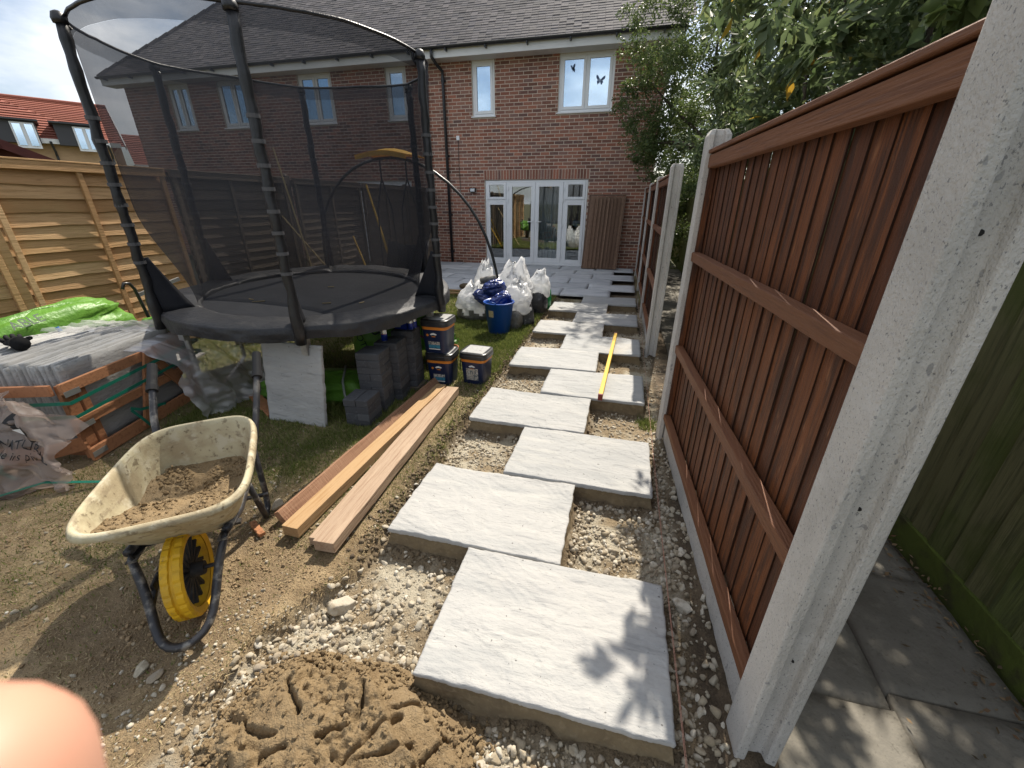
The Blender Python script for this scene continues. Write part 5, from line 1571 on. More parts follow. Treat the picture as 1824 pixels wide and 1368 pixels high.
def pad_fn(u, v):
    prof = [(0.925, -0.03), (0.93, 0.012), (0.97, 0.030), (1.08, 0.034), (1.18, 0.028), (1.215, 0.012), (1.221, -0.02), (1.217, -0.075)]
    k = v * (len(prof) - 1); i = min(int(k), len(prof) - 2); f = k - i
    r_ = prof[i][0] * (1 - f) + prof[i + 1][0] * f; z_ = prof[i][1] * (1 - f) + prof[i + 1][1] * f
    n_ = float(vn(u * 60, v * 5, 3)) - 0.5; n2 = float(vn(u * 26, v * 2, 5)) - 0.5
    seg = abs(((u * 6) % 1) - 0.5) * 2
    z_ += 0.012 * n_ + 0.012 * n2 - 0.02 * seg ** 30
    if v > 0.8: z_ += 0.03 * n2 - 0.01; r_ += 0.02 * n_
    return (r_ * math.cos(2 * PI * u), r_ * math.sin(2 * PI * u), ZP + z_)


q = MB(); q.grid(pad_fn, 240, 22, wrap=True); q.build('safety_pad', M['pad'], tr, local=True, smooth=True)
q = MB(); q.tube([(1.15 * math.cos(a_), 1.15 * math.sin(a_), ZP - 0.07) for a_ in [2 * PI * k / 48 for k in range(48)]], 0.02, 8, closed=True); q.build('frame_ring', M['galv'], tr, local=True, smooth=True)
PA0 = R(1.0)
for k in range(6):
    a_ = PA0 + k * PI / 3
    ca, sa = math.cos(a_), math.sin(a_)
    q = MB(); q.tube([(1.11 * ca, 1.11 * sa, ZP - 0.08), (1.11 * ca, 1.11 * sa, 0.03)], 0.021, 10); q.b2(1.12 * ca - 0.026, 1.12 * ca + 0.026, 1.12 * sa - 0.026, 1.12 * sa + 0.026, ZP - 0.22, ZP - 0.09)
    lg = q.build('leg', M['galv'], tr, local=True)
    q = MB()
    n_ = 26
    pts, rad = [], []
    for i in range(n_):
        f = i / (n_ - 1)
        RQ = RP + 0.02 - 0.055 * f
        pts.append((RQ * ca + 0.004 * math.sin(i * 1.9 + k), RQ * sa + 0.004 * math.cos(i * 1.3), ZP - 0.10 + f * (NETH + 0.04)))
        rad.append((0.030 if f > 0.12 else 0.038) + 0.0035 * math.sin(i * 2.6 + k * 2))
    q.tube(pts, rad, 12); pole = q.build('padded_pole', M['sleeve'], tr, local=True, smooth=True)
    q = MB(); q.lathe([(0.036, 0), (0.04, 0.02), (0.03, 0.05), (0.012, 0.06)], 10, ((RP - 0.035) * ca, (RP - 0.035) * sa, ZP + NETH - 0.06), cap0=True, cap1=True); q.build('pole_cap', M['sleeve'], pole, local=True, smooth=True)
    for i in range(8):
        z_ = ZP + 0.38 + i * 0.125
        q = MB(); q.lathe([(0.037, z_), (0.037, z_ + 0.022)], 12, ((RP + 0.02 - 0.055 * (0.28 + 0.073 * i)) * ca, (RP + 0.02 - 0.055 * (0.28 + 0.073 * i)) * sa, 0)); q.build('strap', M['strap_grey'], pole, local=True)
    # black fabric gusset joining pole foot, pad and net
    q = MB()
    tx, ty = -sa, ca
    def gus(u, v):
        w_ = (1 - v) ** 1.1
        rr_ = (RP + 0.01) - u * 0.24 * (0.25 + 0.75 * w_)
        bul = 0.03 * math.sin(u * PI) * (1 - v)
        zz = ZP + 0.02 + v * 0.40
        return (rr_ * ca + tx * bul, rr_ * sa + ty * bul, zz)
    q.grid(gus, 8, 10); q.build('gusset', M['blackcloth'], tr, local=True, smooth=True, solid=0.004)
    q = MB(); q.tube([(1.14 * ca, 1.14 * sa, ZP + NETH - 0.08), ((RP - 0.03) * ca, (RP - 0.03) * sa, ZP + NETH - 0.02)], 0.008, 6); q.build('clip', M['sleeve'], tr, local=True)
for k in range(3):
    a0, a1 = PA0 + 2 * k * PI / 3 + PI / 3, PA0 + (2 * k + 1) * PI / 3 + PI / 3
    p0 = Vector((1.11 * math.cos(a0), 1.11 * math.sin(a0), 0.03)); p1 = Vector((1.11 * math.cos(a1), 1.11 * math.sin(a1), 0.03))
    q = MB(); q.tube([p0 + Vector((0, 0, 0.10)), p0, p0.lerp(p1, 0.08) - Vector((0, 0, 0.012)), p0.lerp(p1, 0.92) - Vector((0, 0, 0.012)), p1, p1 + Vector((0, 0, 0.10))], 0.02, 8); q.build('base_rail', M['galv'], tr, local=True)


def net_r(u, v):
    """v 0 at the mat, 1 at the top ring"""
    seg = abs(((u * 6 - 1.0 / 60 + 0.5) % 1) - 0.5) * 2          # 0 at pole, 1 midway
    r_ = RM + 0.0 + (RT - RM) * sstep(0.0, 0.45, v) * 1.0
    r_ = float(r_) - 0.03 * seg * math.sin(v * PI) - 0.02 * seg
    r_ += 0.016 * (float(vn(u * 48, v * 3, 7)) - 0.5) * (1.2 - v) + 0.008 * (float(vn(u * 130, v * 4, 8)) - 0.5)
    return r_


def net_fn(u, v):
    r_ = net_r(u, v); a_ = 2 * PI * u
    seg = abs(((u * 6 + 0.5) % 1) - 0.5) * 2
    return (r_ * math.cos(a_), r_ * math.sin(a_), ZP + 0.015 + v * (NETH - 0.13 + 0.02 * seg))


q = MB(); q.grid(net_fn, 192, 26, wrap=True); q.build('net', M['net'], tr, local=True, smooth=True)
q = MB()
q.grid(lambda u, v: tuple(np.array(net_fn(u, 1.0)) * np.array([1.001, 1.001, 1]) + np.array([0, 0, v * 0.10])), 192, 3, wrap=True)
q.build('top_band', M['net2'], tr, local=True, smooth=True)
q = MB(); q.tube([tuple(np.array(net_fn(k / 96, 1.0)) + np.array([0, 0, 0.10])) for k in range(96)], 0.010, 6, closed=True); q.build('top_ring', M['sleeve'], tr, local=True, smooth=True)
# faint worn print and scuffs on the mat
for (x, y_, ln, an) in ((-0.35, -0.45, 0.10, 0.3), (0.55, -0.2, 0.05, 0.9), (-0.1, 0.25, 0.06, 0.1), (0.25, -0.3, 0.07, 0.2), (-0.45, -0.38, 0.06, -0.5)):
    q = MB(); q.tube([(x, y_, ZP - 0.030), (x + ln * 0.5 * math.cos(an), y_ + ln * 0.5 * math.sin(an), ZP - 0.027), (x + ln * math.cos(an + 0.3), y_ + ln * math.sin(an + 0.3), ZP - 0.029)], 0.006, 5); q.build('straw_scrap', M['bamboo'], tr, local=True)
place(tr, (-3.10, 2.57, -0.06), (R(1.8), R(1.5), 0))

# ================================================================== SWING with arched frame and yellow canopy
sw = thing('garden_swing', 'arched black swing frame with small yellow canopy behind the trampoline', 'swing', (-3.6, 5.1, -0.05))
SY = 5.1
q = MB()
arc = [(-5.15, 0.95), (-5.10, 1.20), (-4.9, 1.52), (-4.5, 1.90), (-4.05, 2.08), (-3.6, 2.14), (-3.15, 2.05), (-2.75, 1.80), (-2.45, 1.50), (-2.22, 1.10), (-2.08, 0.62), (-2.03, 0.2), (-2.02, -0.05)]
q.tube([(x, SY + 0.25 * ((x + 3.6) / 1.5) ** 2 * (1 if x < -3.6 else 0.2), z_) for x, z_ in [(-5.18, -0.05), (-5.17, 0.5)] + arc], 0.022, 10)
q.build('arch', M['blackframe'], sw, smooth=True, sub=1)
q = MB(); q.tube([(-5.18, SY - 0.4, -0.03), (-5.18, SY + 0.9, -0.03)], 0.022, 8); q.build('foot', M['blackframe'], sw)
q = MB(); q.tube([(-2.02, SY - 0.3, -0.03), (-2.02, SY + 0.5, -0.03)], 0.022, 8); q.build('foot', M['blackframe'], sw)
q = MB(); q.grid(lambda u, v: (-3.92 + 0.72 * u, SY - 0.35 + 0.7 * v, 2.13 + 0.09 * math.sin(u * PI) * (0.5 + 0.5 * math.sin(v * PI)) - 0.015 * (1 - math.sin(v * PI))), 20, 10); q.build('canopy', M['canopy'], sw, smooth=True, solid=0.008)
q = MB()
for k in range(22):
    x = -3.92 + 0.72 * k / 21
    q.add([(x - 0.022, SY - 0.352, 2.125 + 0.045 * math.sin(k / 21 * PI)), (x + 0.022, SY - 0.352, 2.125 + 0.045 * math.sin(k / 21 * PI)), (x + 0.016, SY - 0.354, 2.065 + 0.045 * math.sin(k / 21 * PI)), (x - 0.016, SY - 0.354, 2.065 + 0.045 * math.sin(k / 21 * PI))], [(0, 1, 2, 3)])
q.build('valance', M['canopy'], sw, solid=0.003)
for x in (-3.78, -3.38):
    q = MB(); q.tube([(x, SY, 2.08), (x, SY, 1.85), (x - 0.12, SY, 1.45)], 0.012, 6); q.tube([(x, SY, 1.85), (x + 0.12, SY, 1.45)], 0.012, 6); q.tube([(x - 0.12, SY, 1.45), (x - 0.14, SY, 0.55)], 0.01, 6); q.tube([(x + 0.12, SY, 1.45), (x + 0.14, SY, 0.55)], 0.01, 6)
    q.build('rope', M['blackframe'], sw)
q = MB(); q.grid(lambda u, v: (-3.92 + 0.68 * u, SY - 0.2 + 0.45 * v, 0.55 - 0.08 * math.sin(u * PI) + (0.45 * (v - 0.6) / 0.4 if v > 0.6 else 0)), 14, 12); q.build('seat', M['blackcloth'], sw, smooth=True, solid=0.03)


def pole(name, label, cat, a_, b_, r_, mat, group=None):
    q = MB(); a_ = Vector(a_); b_ = Vector(b_)
    mid_ = a_.lerp(b_, 0.5) + Vector((0.01, 0, 0))
    q.tube([Vector((0, 0, 0)), mid_ - a_, b_ - a_], [r_, r_ * 0.95, r_ * 0.8], 8)
    o = q.build(name, mat, None, smooth=False)
    o.location = a_
    return tag(o, label, cat, group)


pole('leaning_pole', 'longer yellow pole leaning on the left fence behind the net', 'pole', (-4.55, 6.6, -0.05), (-5.30, 7.1, 1.85), 0.022, M['yellowpole'], 'poles leaning on the left fence')
pole('leaning_pole', 'short yellow pole propped low behind the net', 'pole', (-4.75, 6.1, -0.05), (-5.28, 6.4, 0.95), 0.018, M['yellowpole'], 'poles leaning on the left fence')
pole('bamboo_cane', 'tall pale cane rising beside the front padded pole', 'cane', (-4.75, 4.62, -0.05), (-5.31, 4.85, 2.25), 0.013, M['bamboo'], 'canes against the left fence')
pole('bamboo_cane', 'pale cane slanting down to the right behind the front padded pole', 'cane', (-4.35, 5.0, -0.05), (-5.31, 4.75, 1.35), 0.012, M['bamboo'], 'canes against the left fence')


# ================================================================== CRATE OF SLABS
CO = Vector((-3.64, 0.74, -0.05)); CRZ = R(15)
cr_ = thing('slab_crate', 'broken timber crate with green straps holding upright slabs', 'crate', CO, CRZ)
# local: +y along the visible face, -x into the crate
def rail(name, a_, b_, wd, ht, up=(1, 0, 0), mat='cratewood', par=None):
    q = MB(); q.bar(a_, b_, wd, ht, up=up); return q.build(name, M[mat], par or cr_, local=True, bevel=0.003)


for yy in (0.02, 1.02):
    rail('post', (0.0, yy, 0.02), (0.0, yy, 0.545), 0.085, 0.028)
    rail('post', (-1.0, yy, 0.02), (-1.0, yy, 0.545), 0.085, 0.028)
rail('post', (0.0, 0.105, 0.0), (0.0, 0.105, 0.50), 0.05, 0.03)
rail('rail', (0.030, -0.03, 0.525), (0.030, 1.08, 0.525), 0.07, 0.024)
rail('rail', (0.030, -0.03, 0.285), (0.030, 1.08, 0.285), 0.065, 0.022)
rail('rail', (0.030, -0.03, 0.05), (0.030, 1.08, 0.05), 0.09, 0.024)
rail('brace', (0.056, 0.40, 0.03), (0.056, 0.62, 0.55), 0.07, 0.02)
rail('brace', (0.056, 0.92, 0.05), (0.056, 0.62, 0.54), 0.07, 0.02)
rail('brace', (0.078, 0.66, 0.53), (0.078, 0.98, 0.44), 0.05, 0.018)
rail('end_rail', (-1.0, -0.05, 0.50), (0.0, -0.05, 0.53), 0.07, 0.022, up=(0, 1, 0))
rail('end_rail', (-1.0, 1.08, 0.50), (0.0, 1.08, 0.54), 0.07, 0.022, up=(0, 1, 0))
rail('end_rail', (-0.55, -0.10, 0.0), (0.02, -0.02, 0.14), 0.09, 0.022, up=(0, 1, 0))
rail('loose_board', (-0.10, 0.90, 0.628), (-0.16, 1.24, 0.640), 0.08, 0.018, up=(0, 0, 1))
for yy in (0.1, 0.52, 0.95):
    rail('bearer', (-1.02, yy, 0.0), (0.0, yy, 0.0), 0.08, 0.06, up=(0, 0, 1))
for zz in (0.47, 0.375):
    q = MB(); p = [(0.095, -0.06, zz - 0.02), (0.095, 0.5, zz), (0.095, 1.10, zz + 0.02), (-0.2, 1.13, zz + 0.02)]
    p = [(-0.25, -0.075, zz - 0.03), (0.02, -0.072, zz - 0.02)] + p
    for i in range(len(p) - 1): q.bar(p[i], p[i + 1], 0.002, 0.022, up=(0, 0, 1))
    q.build('green_strap', M['greenstrap'], cr_, local=True)
q = MB(); p = [(0.10, 0.28, 0.24), (0.11, 0.34, 0.20), (0.10, 0.45, 0.17), (0.105, 0.56, 0.14)]
for i in range(3): q.bar(p[i], p[i + 1], 0.002, 0.02, up=(0, 0, 1))
p = [(0.11, 0.27, 0.23), (0.12, 0.32, 0.13), (0.115, 0.36, 0.06)]
for i in range(2): q.bar(p[i], p[i + 1], 0.002, 0.02, up=(0, 1, 0))
q.build('green_strap', M['greenstrap'], cr_, local=True)
for (yy, zz) in ((0.02, 0.49), (0.02, 0.26), (0.02, 0.05)):
    q = MB(); q.b2(0.044, 0.047, yy - 0.05, yy + 0.05, zz - 0.018, zz + 0.018); q.build('steel_clip', M['steelclip'], cr_, local=True)
# the slabs standing in it: each can be lifted out
sm = [slab_mesh(0.9, 0.60, 0.030, 501 + k, 20, 14, M['slab']) for k in range(4)]
sme_ = [o.data for o in sm]
for o in sm: bpy.data.objects.remove(o)
NS = 30
ORD = ['first', 'second', 'third', 'fourth', 'fifth', 'sixth', 'seventh', 'eighth', 'ninth', 'tenth', 'eleventh', 'twelfth', 'thirteenth', 'fourteenth', 'fifteenth', 'sixteenth', 'seventeenth', 'eighteenth', 'nineteenth', 'twentieth']
ORD += ['twenty-' + o_ for o_ in ORD[:9]] + ['thirtieth']
Mc = Matrix.Translation(CO) @ Matrix.Rotation(CRZ, 4, 'Z')
for k in range(NS):
    o = bpy.data.objects.new('sandstone_slab', sme_[k % 4]); col.objects.link(o)
    lc = Matrix.Translation((-0.03 - k * 0.0325, 0.52 + random.uniform(-0.012, 0.012), 0.345 + random.uniform(-0.012, 0.012))) @ Matrix.Rotation(R(1.5), 4, 'Y') @ Matrix(((0, 0, 1, 0), (1, 0, 0, 0), (0, 1, 0, 0), (0, 0, 0, 1)))
    o.matrix_world = Mc @ lc
    if k == 0: tag(o, 'front slab of the crate, its dusty grey face showing behind the rails', 'paving slab', 'sandstone slabs standing in the crate')
    elif k == NS - 1: tag(o, 'hindmost slab in the crate, next to the long green bag', 'paving slab', 'sandstone slabs standing in the crate')
    else: tag(o, 'grey slab standing in the crate, ' + ORD[k] + ' from its front face', 'paving slab', 'sandstone slabs standing in the crate')


def sheet(name, label, cat, fn, nu, nv, mat, group=None, solid=0.0):
    q = MB(); q.grid(fn, nu, nv)
    o = q.build(name, mat, None, smooth=True, solid=solid)
    return tag(o, label, cat, group)


def cw(x, y_, z_): return Mc @ Vector((x, y_, z_))


def fb(u, v, f, s): return float(fbm(u, v, f, 4, s)) - 0.5


def ridge(u, v, f, s): return 1 - 2 * abs(float(fbm(u, v, f, 3, s)) - 0.5) * 2


# dirty wrap draped over the near end
def wrapL(u, v):
    x = 0.16 - 1.05 * u; z_ = 0.56 - v * 0.62
    out = -0.10 - 0.24 * v - 0.10 * math.sin(v * 3) + 0.22 * fb(u * 3, v * 3, 1.4, 3) + 0.10 * (ridge(u * 2, v * 2.4, 2.2, 5) - 0.5) + 0.035 * fb(u * 9, v * 9, 2, 6)
    if u < 0.2: z_ -= 0.25 * (1 - u / 0.2) * (1 - v); x += 0.05 * fb(v * 6, 3, 1, 9)
    p = cw(x + 0.10 * fb(v * 3, u * 4, 1.3, 8), out, max(0.0, z_ + 0.07 * fb(u * 4, v * 3, 1.5, 4)) + 0.004)
    return tuple(p)


wl = sheet('plastic_wrap', 'dirty pinkish plastic wrap with a black logo over the near crate end', 'plastic sheet', wrapL, 70, 56, M['dirtyfilm'], 'plastic sheets on the crate')
WM[wl.name] = Matrix.Identity(4)


def wrapR(u, v):
    # torn clear film hanging from the far end of the face to the ground
    yy = 0.52 + 0.80 * u; z_ = 0.62 - 0.64 * v
    out = 0.06 + 0.24 * float(sstep(0, 0.3, v)) + 0.12 * v + 0.30 * u * v + 0.14 * fb(u * 3, v * 2, 1.4, 13) * (0.3 + v) + 0.05 * math.sin(u * 26 + 5 * fb(u * 2, v * 3, 1.2, 14) + v * 2) * (0.35 + 0.65 * v) + 0.07 * fb(u * 9, v * 2.5, 1.5, 15) + 0.03 * fb(u * 16, v * 12, 1.5, 17)
    if v < 0.05: out -= 0.12
    return tuple(cw(out, yy + 0.12 * fb(u * 3, v * 3, 1.4, 18) + 0.12 * u * v, max(0.0, z_ + 0.05 * fb(u * 5, v * 2, 1.4, 19)) + 0.004))


sheet('plastic_wrap', 'crumpled clear plastic film hanging off the far end of the crate', 'plastic sheet', wrapR, 80, 56, M['clearfilm'], 'plastic sheets on the crate')


def wrapT(u, v):
    x = 0.02 - 1.0 * u; yy = 0.80 + 0.38 * v
    return tuple(cw(x, yy, 0.652 + 0.03 * fb(u * 5, v * 4, 1.8, 23) + 0.02 * ridge(u * 4, v * 3, 2, 24) - 0.10 * max(0, v - 0.8) / 0.2 * 0.6))


sheet('plastic_wrap', 'torn film lying over the tops of the slabs', 'plastic sheet', wrapT, 40, 20, M['clearfilm'], 'plastic sheets on the crate')
# printed logo on the wrap: black disc with a white leaf sweep, and two lines of lettering
def on_wrap(x, y_, off=0.012):
    u, v = 0.20 - x / 1.05, 0.40 - y_ / 0.60
    p = Vector(wrapL(u, v)); du = Vector(wrapL(u - 0.02, v)) - p; dv = Vector(wrapL(u, v - 0.02)) - p
    n_ = du.cross(dv).normalized()
    if n_.y > 0: n_ = -n_
    return p + n_ * off


def wrap_print(name, pts, faces, mat, off):
    q = MB(); q.add([on_wrap(x, y_, off) for x, y_ in pts], faces); return q.build(name, mat, wl)


def wrap_text(name, s_, size, x0, y0):
    cu = bpy.data.curves.new('t', 'FONT'); cu.body = s_; cu.size = size; cu.align_x = 'CENTER'; cu.align_y = 'CENTER'; cu.resolution_u = 2
    to = bpy.data.objects.new('t', cu); col.objects.link(to); bpy.context.view_layer.update()
    me = bpy.data.meshes.new_from_object(to.evaluated_get(bpy.context.evaluated_depsgraph_get()))
    bpy.data.objects.remove(to); bpy.data.curves.remove(cu)
    for v_ in me.vertices: v_.co = on_wrap(v_.co.x + x0, v_.co.y + y0)
    me.materials.clear(); me.materials.append(M['print_black'])
    o = bpy.data.objects.new(name, me); col.objects.link(o); o.parent = wl


ring = [(0.0, 0.075)] + [(0.072 * math.cos(t_), 0.072 * math.sin(t_) + 0.075) for t_ in [2 * PI * k / 28 for k in range(28)]]
wrap_print('logo_disc', ring, [(0, 1 + k, 1 + (k + 1) % 28) for k in range(28)], M['print_black'], 0.010)
lfp = [(-0.062, 0.05), (-0.02, 0.06), (0.0, 0.095), (-0.01, 0.14), (0.02, 0.105), (0.02, 0.062), (0.062, 0.045), (0.0, 0.02)]
wrap_print('logo_leaf', lfp, [(0, 1, 7), (1, 2, 5), (2, 3, 4), (2, 4, 5), (1, 5, 7), (5, 6, 7)], M['print_white'], 0.015)
wrap_text('lettering', 'NATURAL', 0.062, 0.0, -0.035)
wrap_text('lettering', 'be inspired.', 0.044, 0.0, -0.085)


# ---- bags: crumpled pillow shapes
def bag(name, label, cat, c, dims, rz, seed, mat, crease=0.18, group=None, tilt=(0, 0), peak=None, split=None, nu=44, nv=26, flat=0.35):
    rx, ry, rz_ = dims
    q = MB(); sd_ = seed * 11.3
    def fn(u, v):
        th, ph = 2 * PI * u, (v - 0.5) * PI
        cx_, sx_ = math.cos(th), math.sin(th)
        e = 0.7
        x = math.copysign(abs(cx_) ** e, cx_) * math.cos(ph) ** 0.55; y_ = math.copysign(abs(sx_) ** e, sx_) * math.cos(ph) ** 0.55
        z_ = math.copysign(abs(math.sin(ph)) ** 0.8, math.sin(ph))
        w_ = u if u < 0.5 else 1 - u
        n_ = fb(w_ * 7 + sd_, v * 5, 1.3, seed) * 0.7 + (ridge(w_ * 5 + sd_, v * 4, 2.0, seed + 3) - 0.5) * 0.5 + fb(w_ * 22 + sd_, v * 18, 1.5, seed + 5) * 0.25
        s_ = 1 + crease * n_ * 1.6
        p = Vector((x * rx * s_, y_ * ry * s_, z_ * rz_ * (1 + crease * n_ * 1.2)))
        if peak and p.z > 0:
            for (px_, py_, ph_, pw_) in peak:
                d2 = ((p.x - px_) / pw_) ** 2 + ((p.y - py_) / pw_) ** 2
                n3 = fb(w_ * 16 + sd_, v * 13, 1.6, seed + 9)
                p.z += ph_ * math.exp(-d2) * (0.75 + 1.6 * n3 + 0.5 * n_); p.x += 0.10 * n3 * math.exp(-d2); p.y += 0.08 * n_ * math.exp(-d2)
        if p.z < -rz_ * (1 - flat): p.z = -rz_ * (1 - flat)
        return tuple(p)
    q.grid(fn, nu, nv, wrap=True)
    if split:
        for i, f in enumerate(q.f):
            zc = sum(q.v[j][2] for j in f) / len(f); xc_ = sum(q.v[j][0] for j in f) / len(f)
            q.m[i] = 1 if zc > split + 0.25 * rz_ * math.sin(xc_ * 30 + seed) else 0
    o = q.build(name, mat, None, smooth=True)
    o.location = (c[0], c[1], c[2] + rz_ * (1 - flat)); o.rotation_euler = (tilt[0], tilt[1], rz)
    WM[o.name] = Matrix.Translation(o.location) @ o.rotation_euler.to_matrix().to_4x4()
    return tag(o, label, cat, group)


GB = 'bright green plastic bags'
gbk = bag('green_bag', 'long bright green bag slumped between crate and golden fence', 'bag', (-4.88, 1.42, 0.30), (0.19, 0.62, 0.26), R(2), 1, M['greenbag'], 0.20, GB, tilt=(R(6), 0))
Mt = frame((-4.665, 1.22, 0.70), (-0.15, 1.0, 0.10), (-0.55, 0, 0.75))
text_part('lettering', 'ABLE', 0.10, Mt, M['print_dark'], gbk, 0.0008)
Mt = frame((-4.66, 1.52, 0.72), (-0.1, 1.0, 0.12), (-0.75, 0, 0.6))
q = MB(); q.tube([(-4.66, 1.37, 0.62), (-4.64, 1.39, 0.54), (-4.63, 1.39, 0.47)], 0.014, 6); q.build('blue_tie', M['print_blue'], gbk); q = MB(); q.tube([(-4.76, 0.95, 0.66), (-4.80, 0.90, 0.70), (-4.82, 0.86, 0.68)], 0.012, 6); q.build('blue_tie', M['print_blue'], gbk)
bag('green_bag', 'small end of green bag between crate top and trampoline skirt', 'bag', (-4.38, 2.02, 0.42), (0.16, 0.20, 0.10), R(20), 2, M['greenbag'], 0.28, GB)
b2_ = bag('green_bag', 'tall green bag with dark lettering under the trampoline behind the blocks', 'bag', (-2.72, 2.95, -0.05), (0.30, 0.16, 0.27), R(5), 3, M['greenbag'], 0.16, GB)
text_part('lettering', 'ANOTHER', 0.105, frame((-2.86, 2.765, 0.20), (0.35, 0.05, -0.95), (0.93, 0.1, 0.35)), M['print_dark'], b2_, 0.0008)
text_part('lettering', 'U', 0.20, frame((-2.68, 2.755, 0.36), (0.55, 0.05, -0.8), (0.8, 0.1, 0.55)), M['print_dark'], b2_, 0.0008)
b3_ = bag('green_bag', 'round green bag with red band beside the plant pot', 'bag', (-2.28, 3.12, 0.10), (0.20, 0.15, 0.21), R(-15), 4, M['greenbag'], 0.18, GB)
text_part('lettering', 'JOIN', 0.10, frame((-2.37, 2.955, 0.38), (0.6, 0.1, -0.75), (0.75, 0.1, 0.6)), M['print_dark'], b3_, 0.0008)
q = MB(); q.tube([(-2.44, 2.97, 0.50), (-2.38, 2.945, 0.36), (-2.26, 2.935, 0.26), (-2.12, 2.955, 0.23)], 0.009, 6); q.build('printed_band', M['print_red'], b3_)
b4_ = bag('green_bag', 'flat green bag lying on the grass behind the propped slab', 'bag', (-2.78, 2.02, -0.05), (0.52, 0.20, 0.13), R(12), 5, M['greenbag'], 0.22, GB)
text_part('lettering', '20 L', 0.085, frame((-3.15, 1.795, 0.06), (0.06, 0.0, -1.0), (1.0, 0.1, 0.06)), M['print_dark'], b4_, 0.0008)
q = MB(); q.tube([(-2.55, 2.05, 0.24), (-2.46, 1.86, 0.18), (-2.40, 1.78, 0.10), (-2.33, 1.72, 0.03)], 0.010, 6); q.build('cord', M['hose'], b4_, smooth=True)

# ---- black glove on the slabs
gv = thing('work_glove', 'black work glove lying on top of the crated slabs', 'glove', (-4.38, 0.98, 0.615), R(75))
q = MB(); q.grid(lambda u, v: (0.055 * math.cos(2 * PI * u) * math.cos((v - .5) * PI) ** 0.6 + 0.004 * math.sin(9 * u), 0.075 * (v - 0.5) * 2, 0.026 + 0.022 * math.sin(2 * PI * u) * math.cos((v - .5) * PI) ** 0.6), 16, 10, wrap=True)
for k, (x, ln, cu) in enumerate(((-0.042, 0.065, 0.01), (-0.014, 0.08, 0.02), (0.014, 0.076, 0.022), (0.040, 0.06, 0.012))):
    q.tube([(x, 0.06, 0.03), (x * 1.15, 0.06 + ln * 0.5, 0.034 + cu), (x * 1.2, 0.06 + ln, 0.024)], [0.014, 0.013, 0.010], 8)
q.tube([(0.05, -0.01, 0.03), (0.082, 0.03, 0.03), (0.088, 0.065, 0.02)], [0.016, 0.014, 0.011], 8)
q.tube([(0, -0.06, 0.03), (0, -0.12, 0.032)], [0.045, 0.05], 12)
q.build('glove_body', M['glove'], gv, local=True, smooth=True)

# ---- hooked handle of a folded trolley by the fence
hd = thing('trolley_handle', 'black hooked handle with a grey bar standing against the golden fence', 'trolley', (-4.9, 2.2, -0.05))
q = MB(); q.tube([(-4.90, 2.26, -0.03), (-4.90, 2.22, 0.40), (-4.90, 2.18, 0.76), (-4.90, 2.15, 0.82), (-4.895, 2.10, 0.83), (-4.89, 2.07, 0.78)], 0.015, 8); q.build('hook', M['blackframe'], hd, smooth=True)
q = MB(); q.bar((-4.90, 2.19, 0.70), (-4.88, 2.62, 0.79), 0.02, 0.035); q.build('cross_bar', M['galv'], hd)
q = MB(); q.bar((-4.88, 2.25, 0.02), (-4.6, 2.35, 0.02), 0.25, 0.02); q.build('toe_plate', M['galv'], hd)

# ---- slab propped against the trampoline leg
o = slab_mesh(0.52, 0.66, 0.03, 601, 40, 46)
tag(o, 'sandstone slab propped upright against the trampoline leg', 'paving slab')
sx = Vector((1, 0.02, 0)).normalized(); sz = Vector((0.02, 0.10, 0.62)).normalized(); sy = sx.cross(sz); 
Mx = Matrix(((sx.x, sz.x, -0, 0), (sx.y, sz.y, 0, 0), (sx.z, sz.z, 0, 0), (0, 0, 0, 1)))
zc_ = sx.cross(sz)
cc_ = Vector((-2.645, 1.535, 0.262))
o.matrix_world = Matrix(((sx.x, sz.x, zc_.x, cc_.x), (sx.y, sz.y, zc_.y, cc_.y), (sx.z, sz.z, zc_.z, cc_.z), (0, 0, 0, 1)))

# ---- charcoal block pavers, each its own
bk = MB(); bk.box((0, 0, 0.029), (0.199, 0.099, 0.058), rnd=0.0)
bkm = bk.mesh('block_paver', M['block'])


def blocks(cx, cy, rz, n_, z0, label, top=None):
    for k in range(n_):
        for j in (-1, 1):
            odd = k % 2
            off = Vector((0, j * 0.05, 0)) if not odd else Vector((j * 0.05, 0, 0))
            Rz_ = Matrix.Rotation(rz, 3, 'Z')
            p = Vector((cx, cy, 0)) + Rz_ @ off + Vector((random.uniform(-0.003, 0.003), random.uniform(-0.003, 0.003), 0))
            o = bpy.data.objects.new('block_paver', bkm); col.objects.link(o)
            o.location = (p.x, p.y, z0 + k * 0.0585); o.rotation_euler = (0, 0, rz + (PI / 2 if odd else 0) + R(random.uniform(-1, 1)))
            bv = o.modifiers.new('b', 'BEVEL'); bv.width = 0.004; bv.segments = 1
            half = (('right', 'left') if odd else ('far', 'near'))[0 if j > 0 else 1]
            crs = 'top course' if k == n_ - 1 else ('bottom course' if k == 0 else ORD[n_ - 1 - k] + ' course from the top')
            tag(o, label + ', ' + crs + ', ' + half + ' half', 'block paver', 'charcoal block pavers stacked beside the timbers')


ZB = -0.055
blocks(-2.165, 1.675, R(4), 4, ZB, 'charcoal block in the low front stack')
blocks(-2.185, 1.925, R(7), 9, ZB - 0.01, 'charcoal block in the nearest tall stack')
blocks(-2.155, 2.155, R(7), 9, ZB + 0.005, 'charcoal block in the stack under the single can')
blocks(-2.125, 2.385, R(7), 9, ZB + 0.045, 'charcoal block in the stack under the can pack')
q = MB(); q.bar((-2.25, 2.385, ZB + 0.015), (-2.0, 2.385, ZB + 0.015), 0.2, 0.055); o = q.build('bearer_board', M['greywood'], None); tag(o, 'grey board packed under the farthest block stack', 'board')


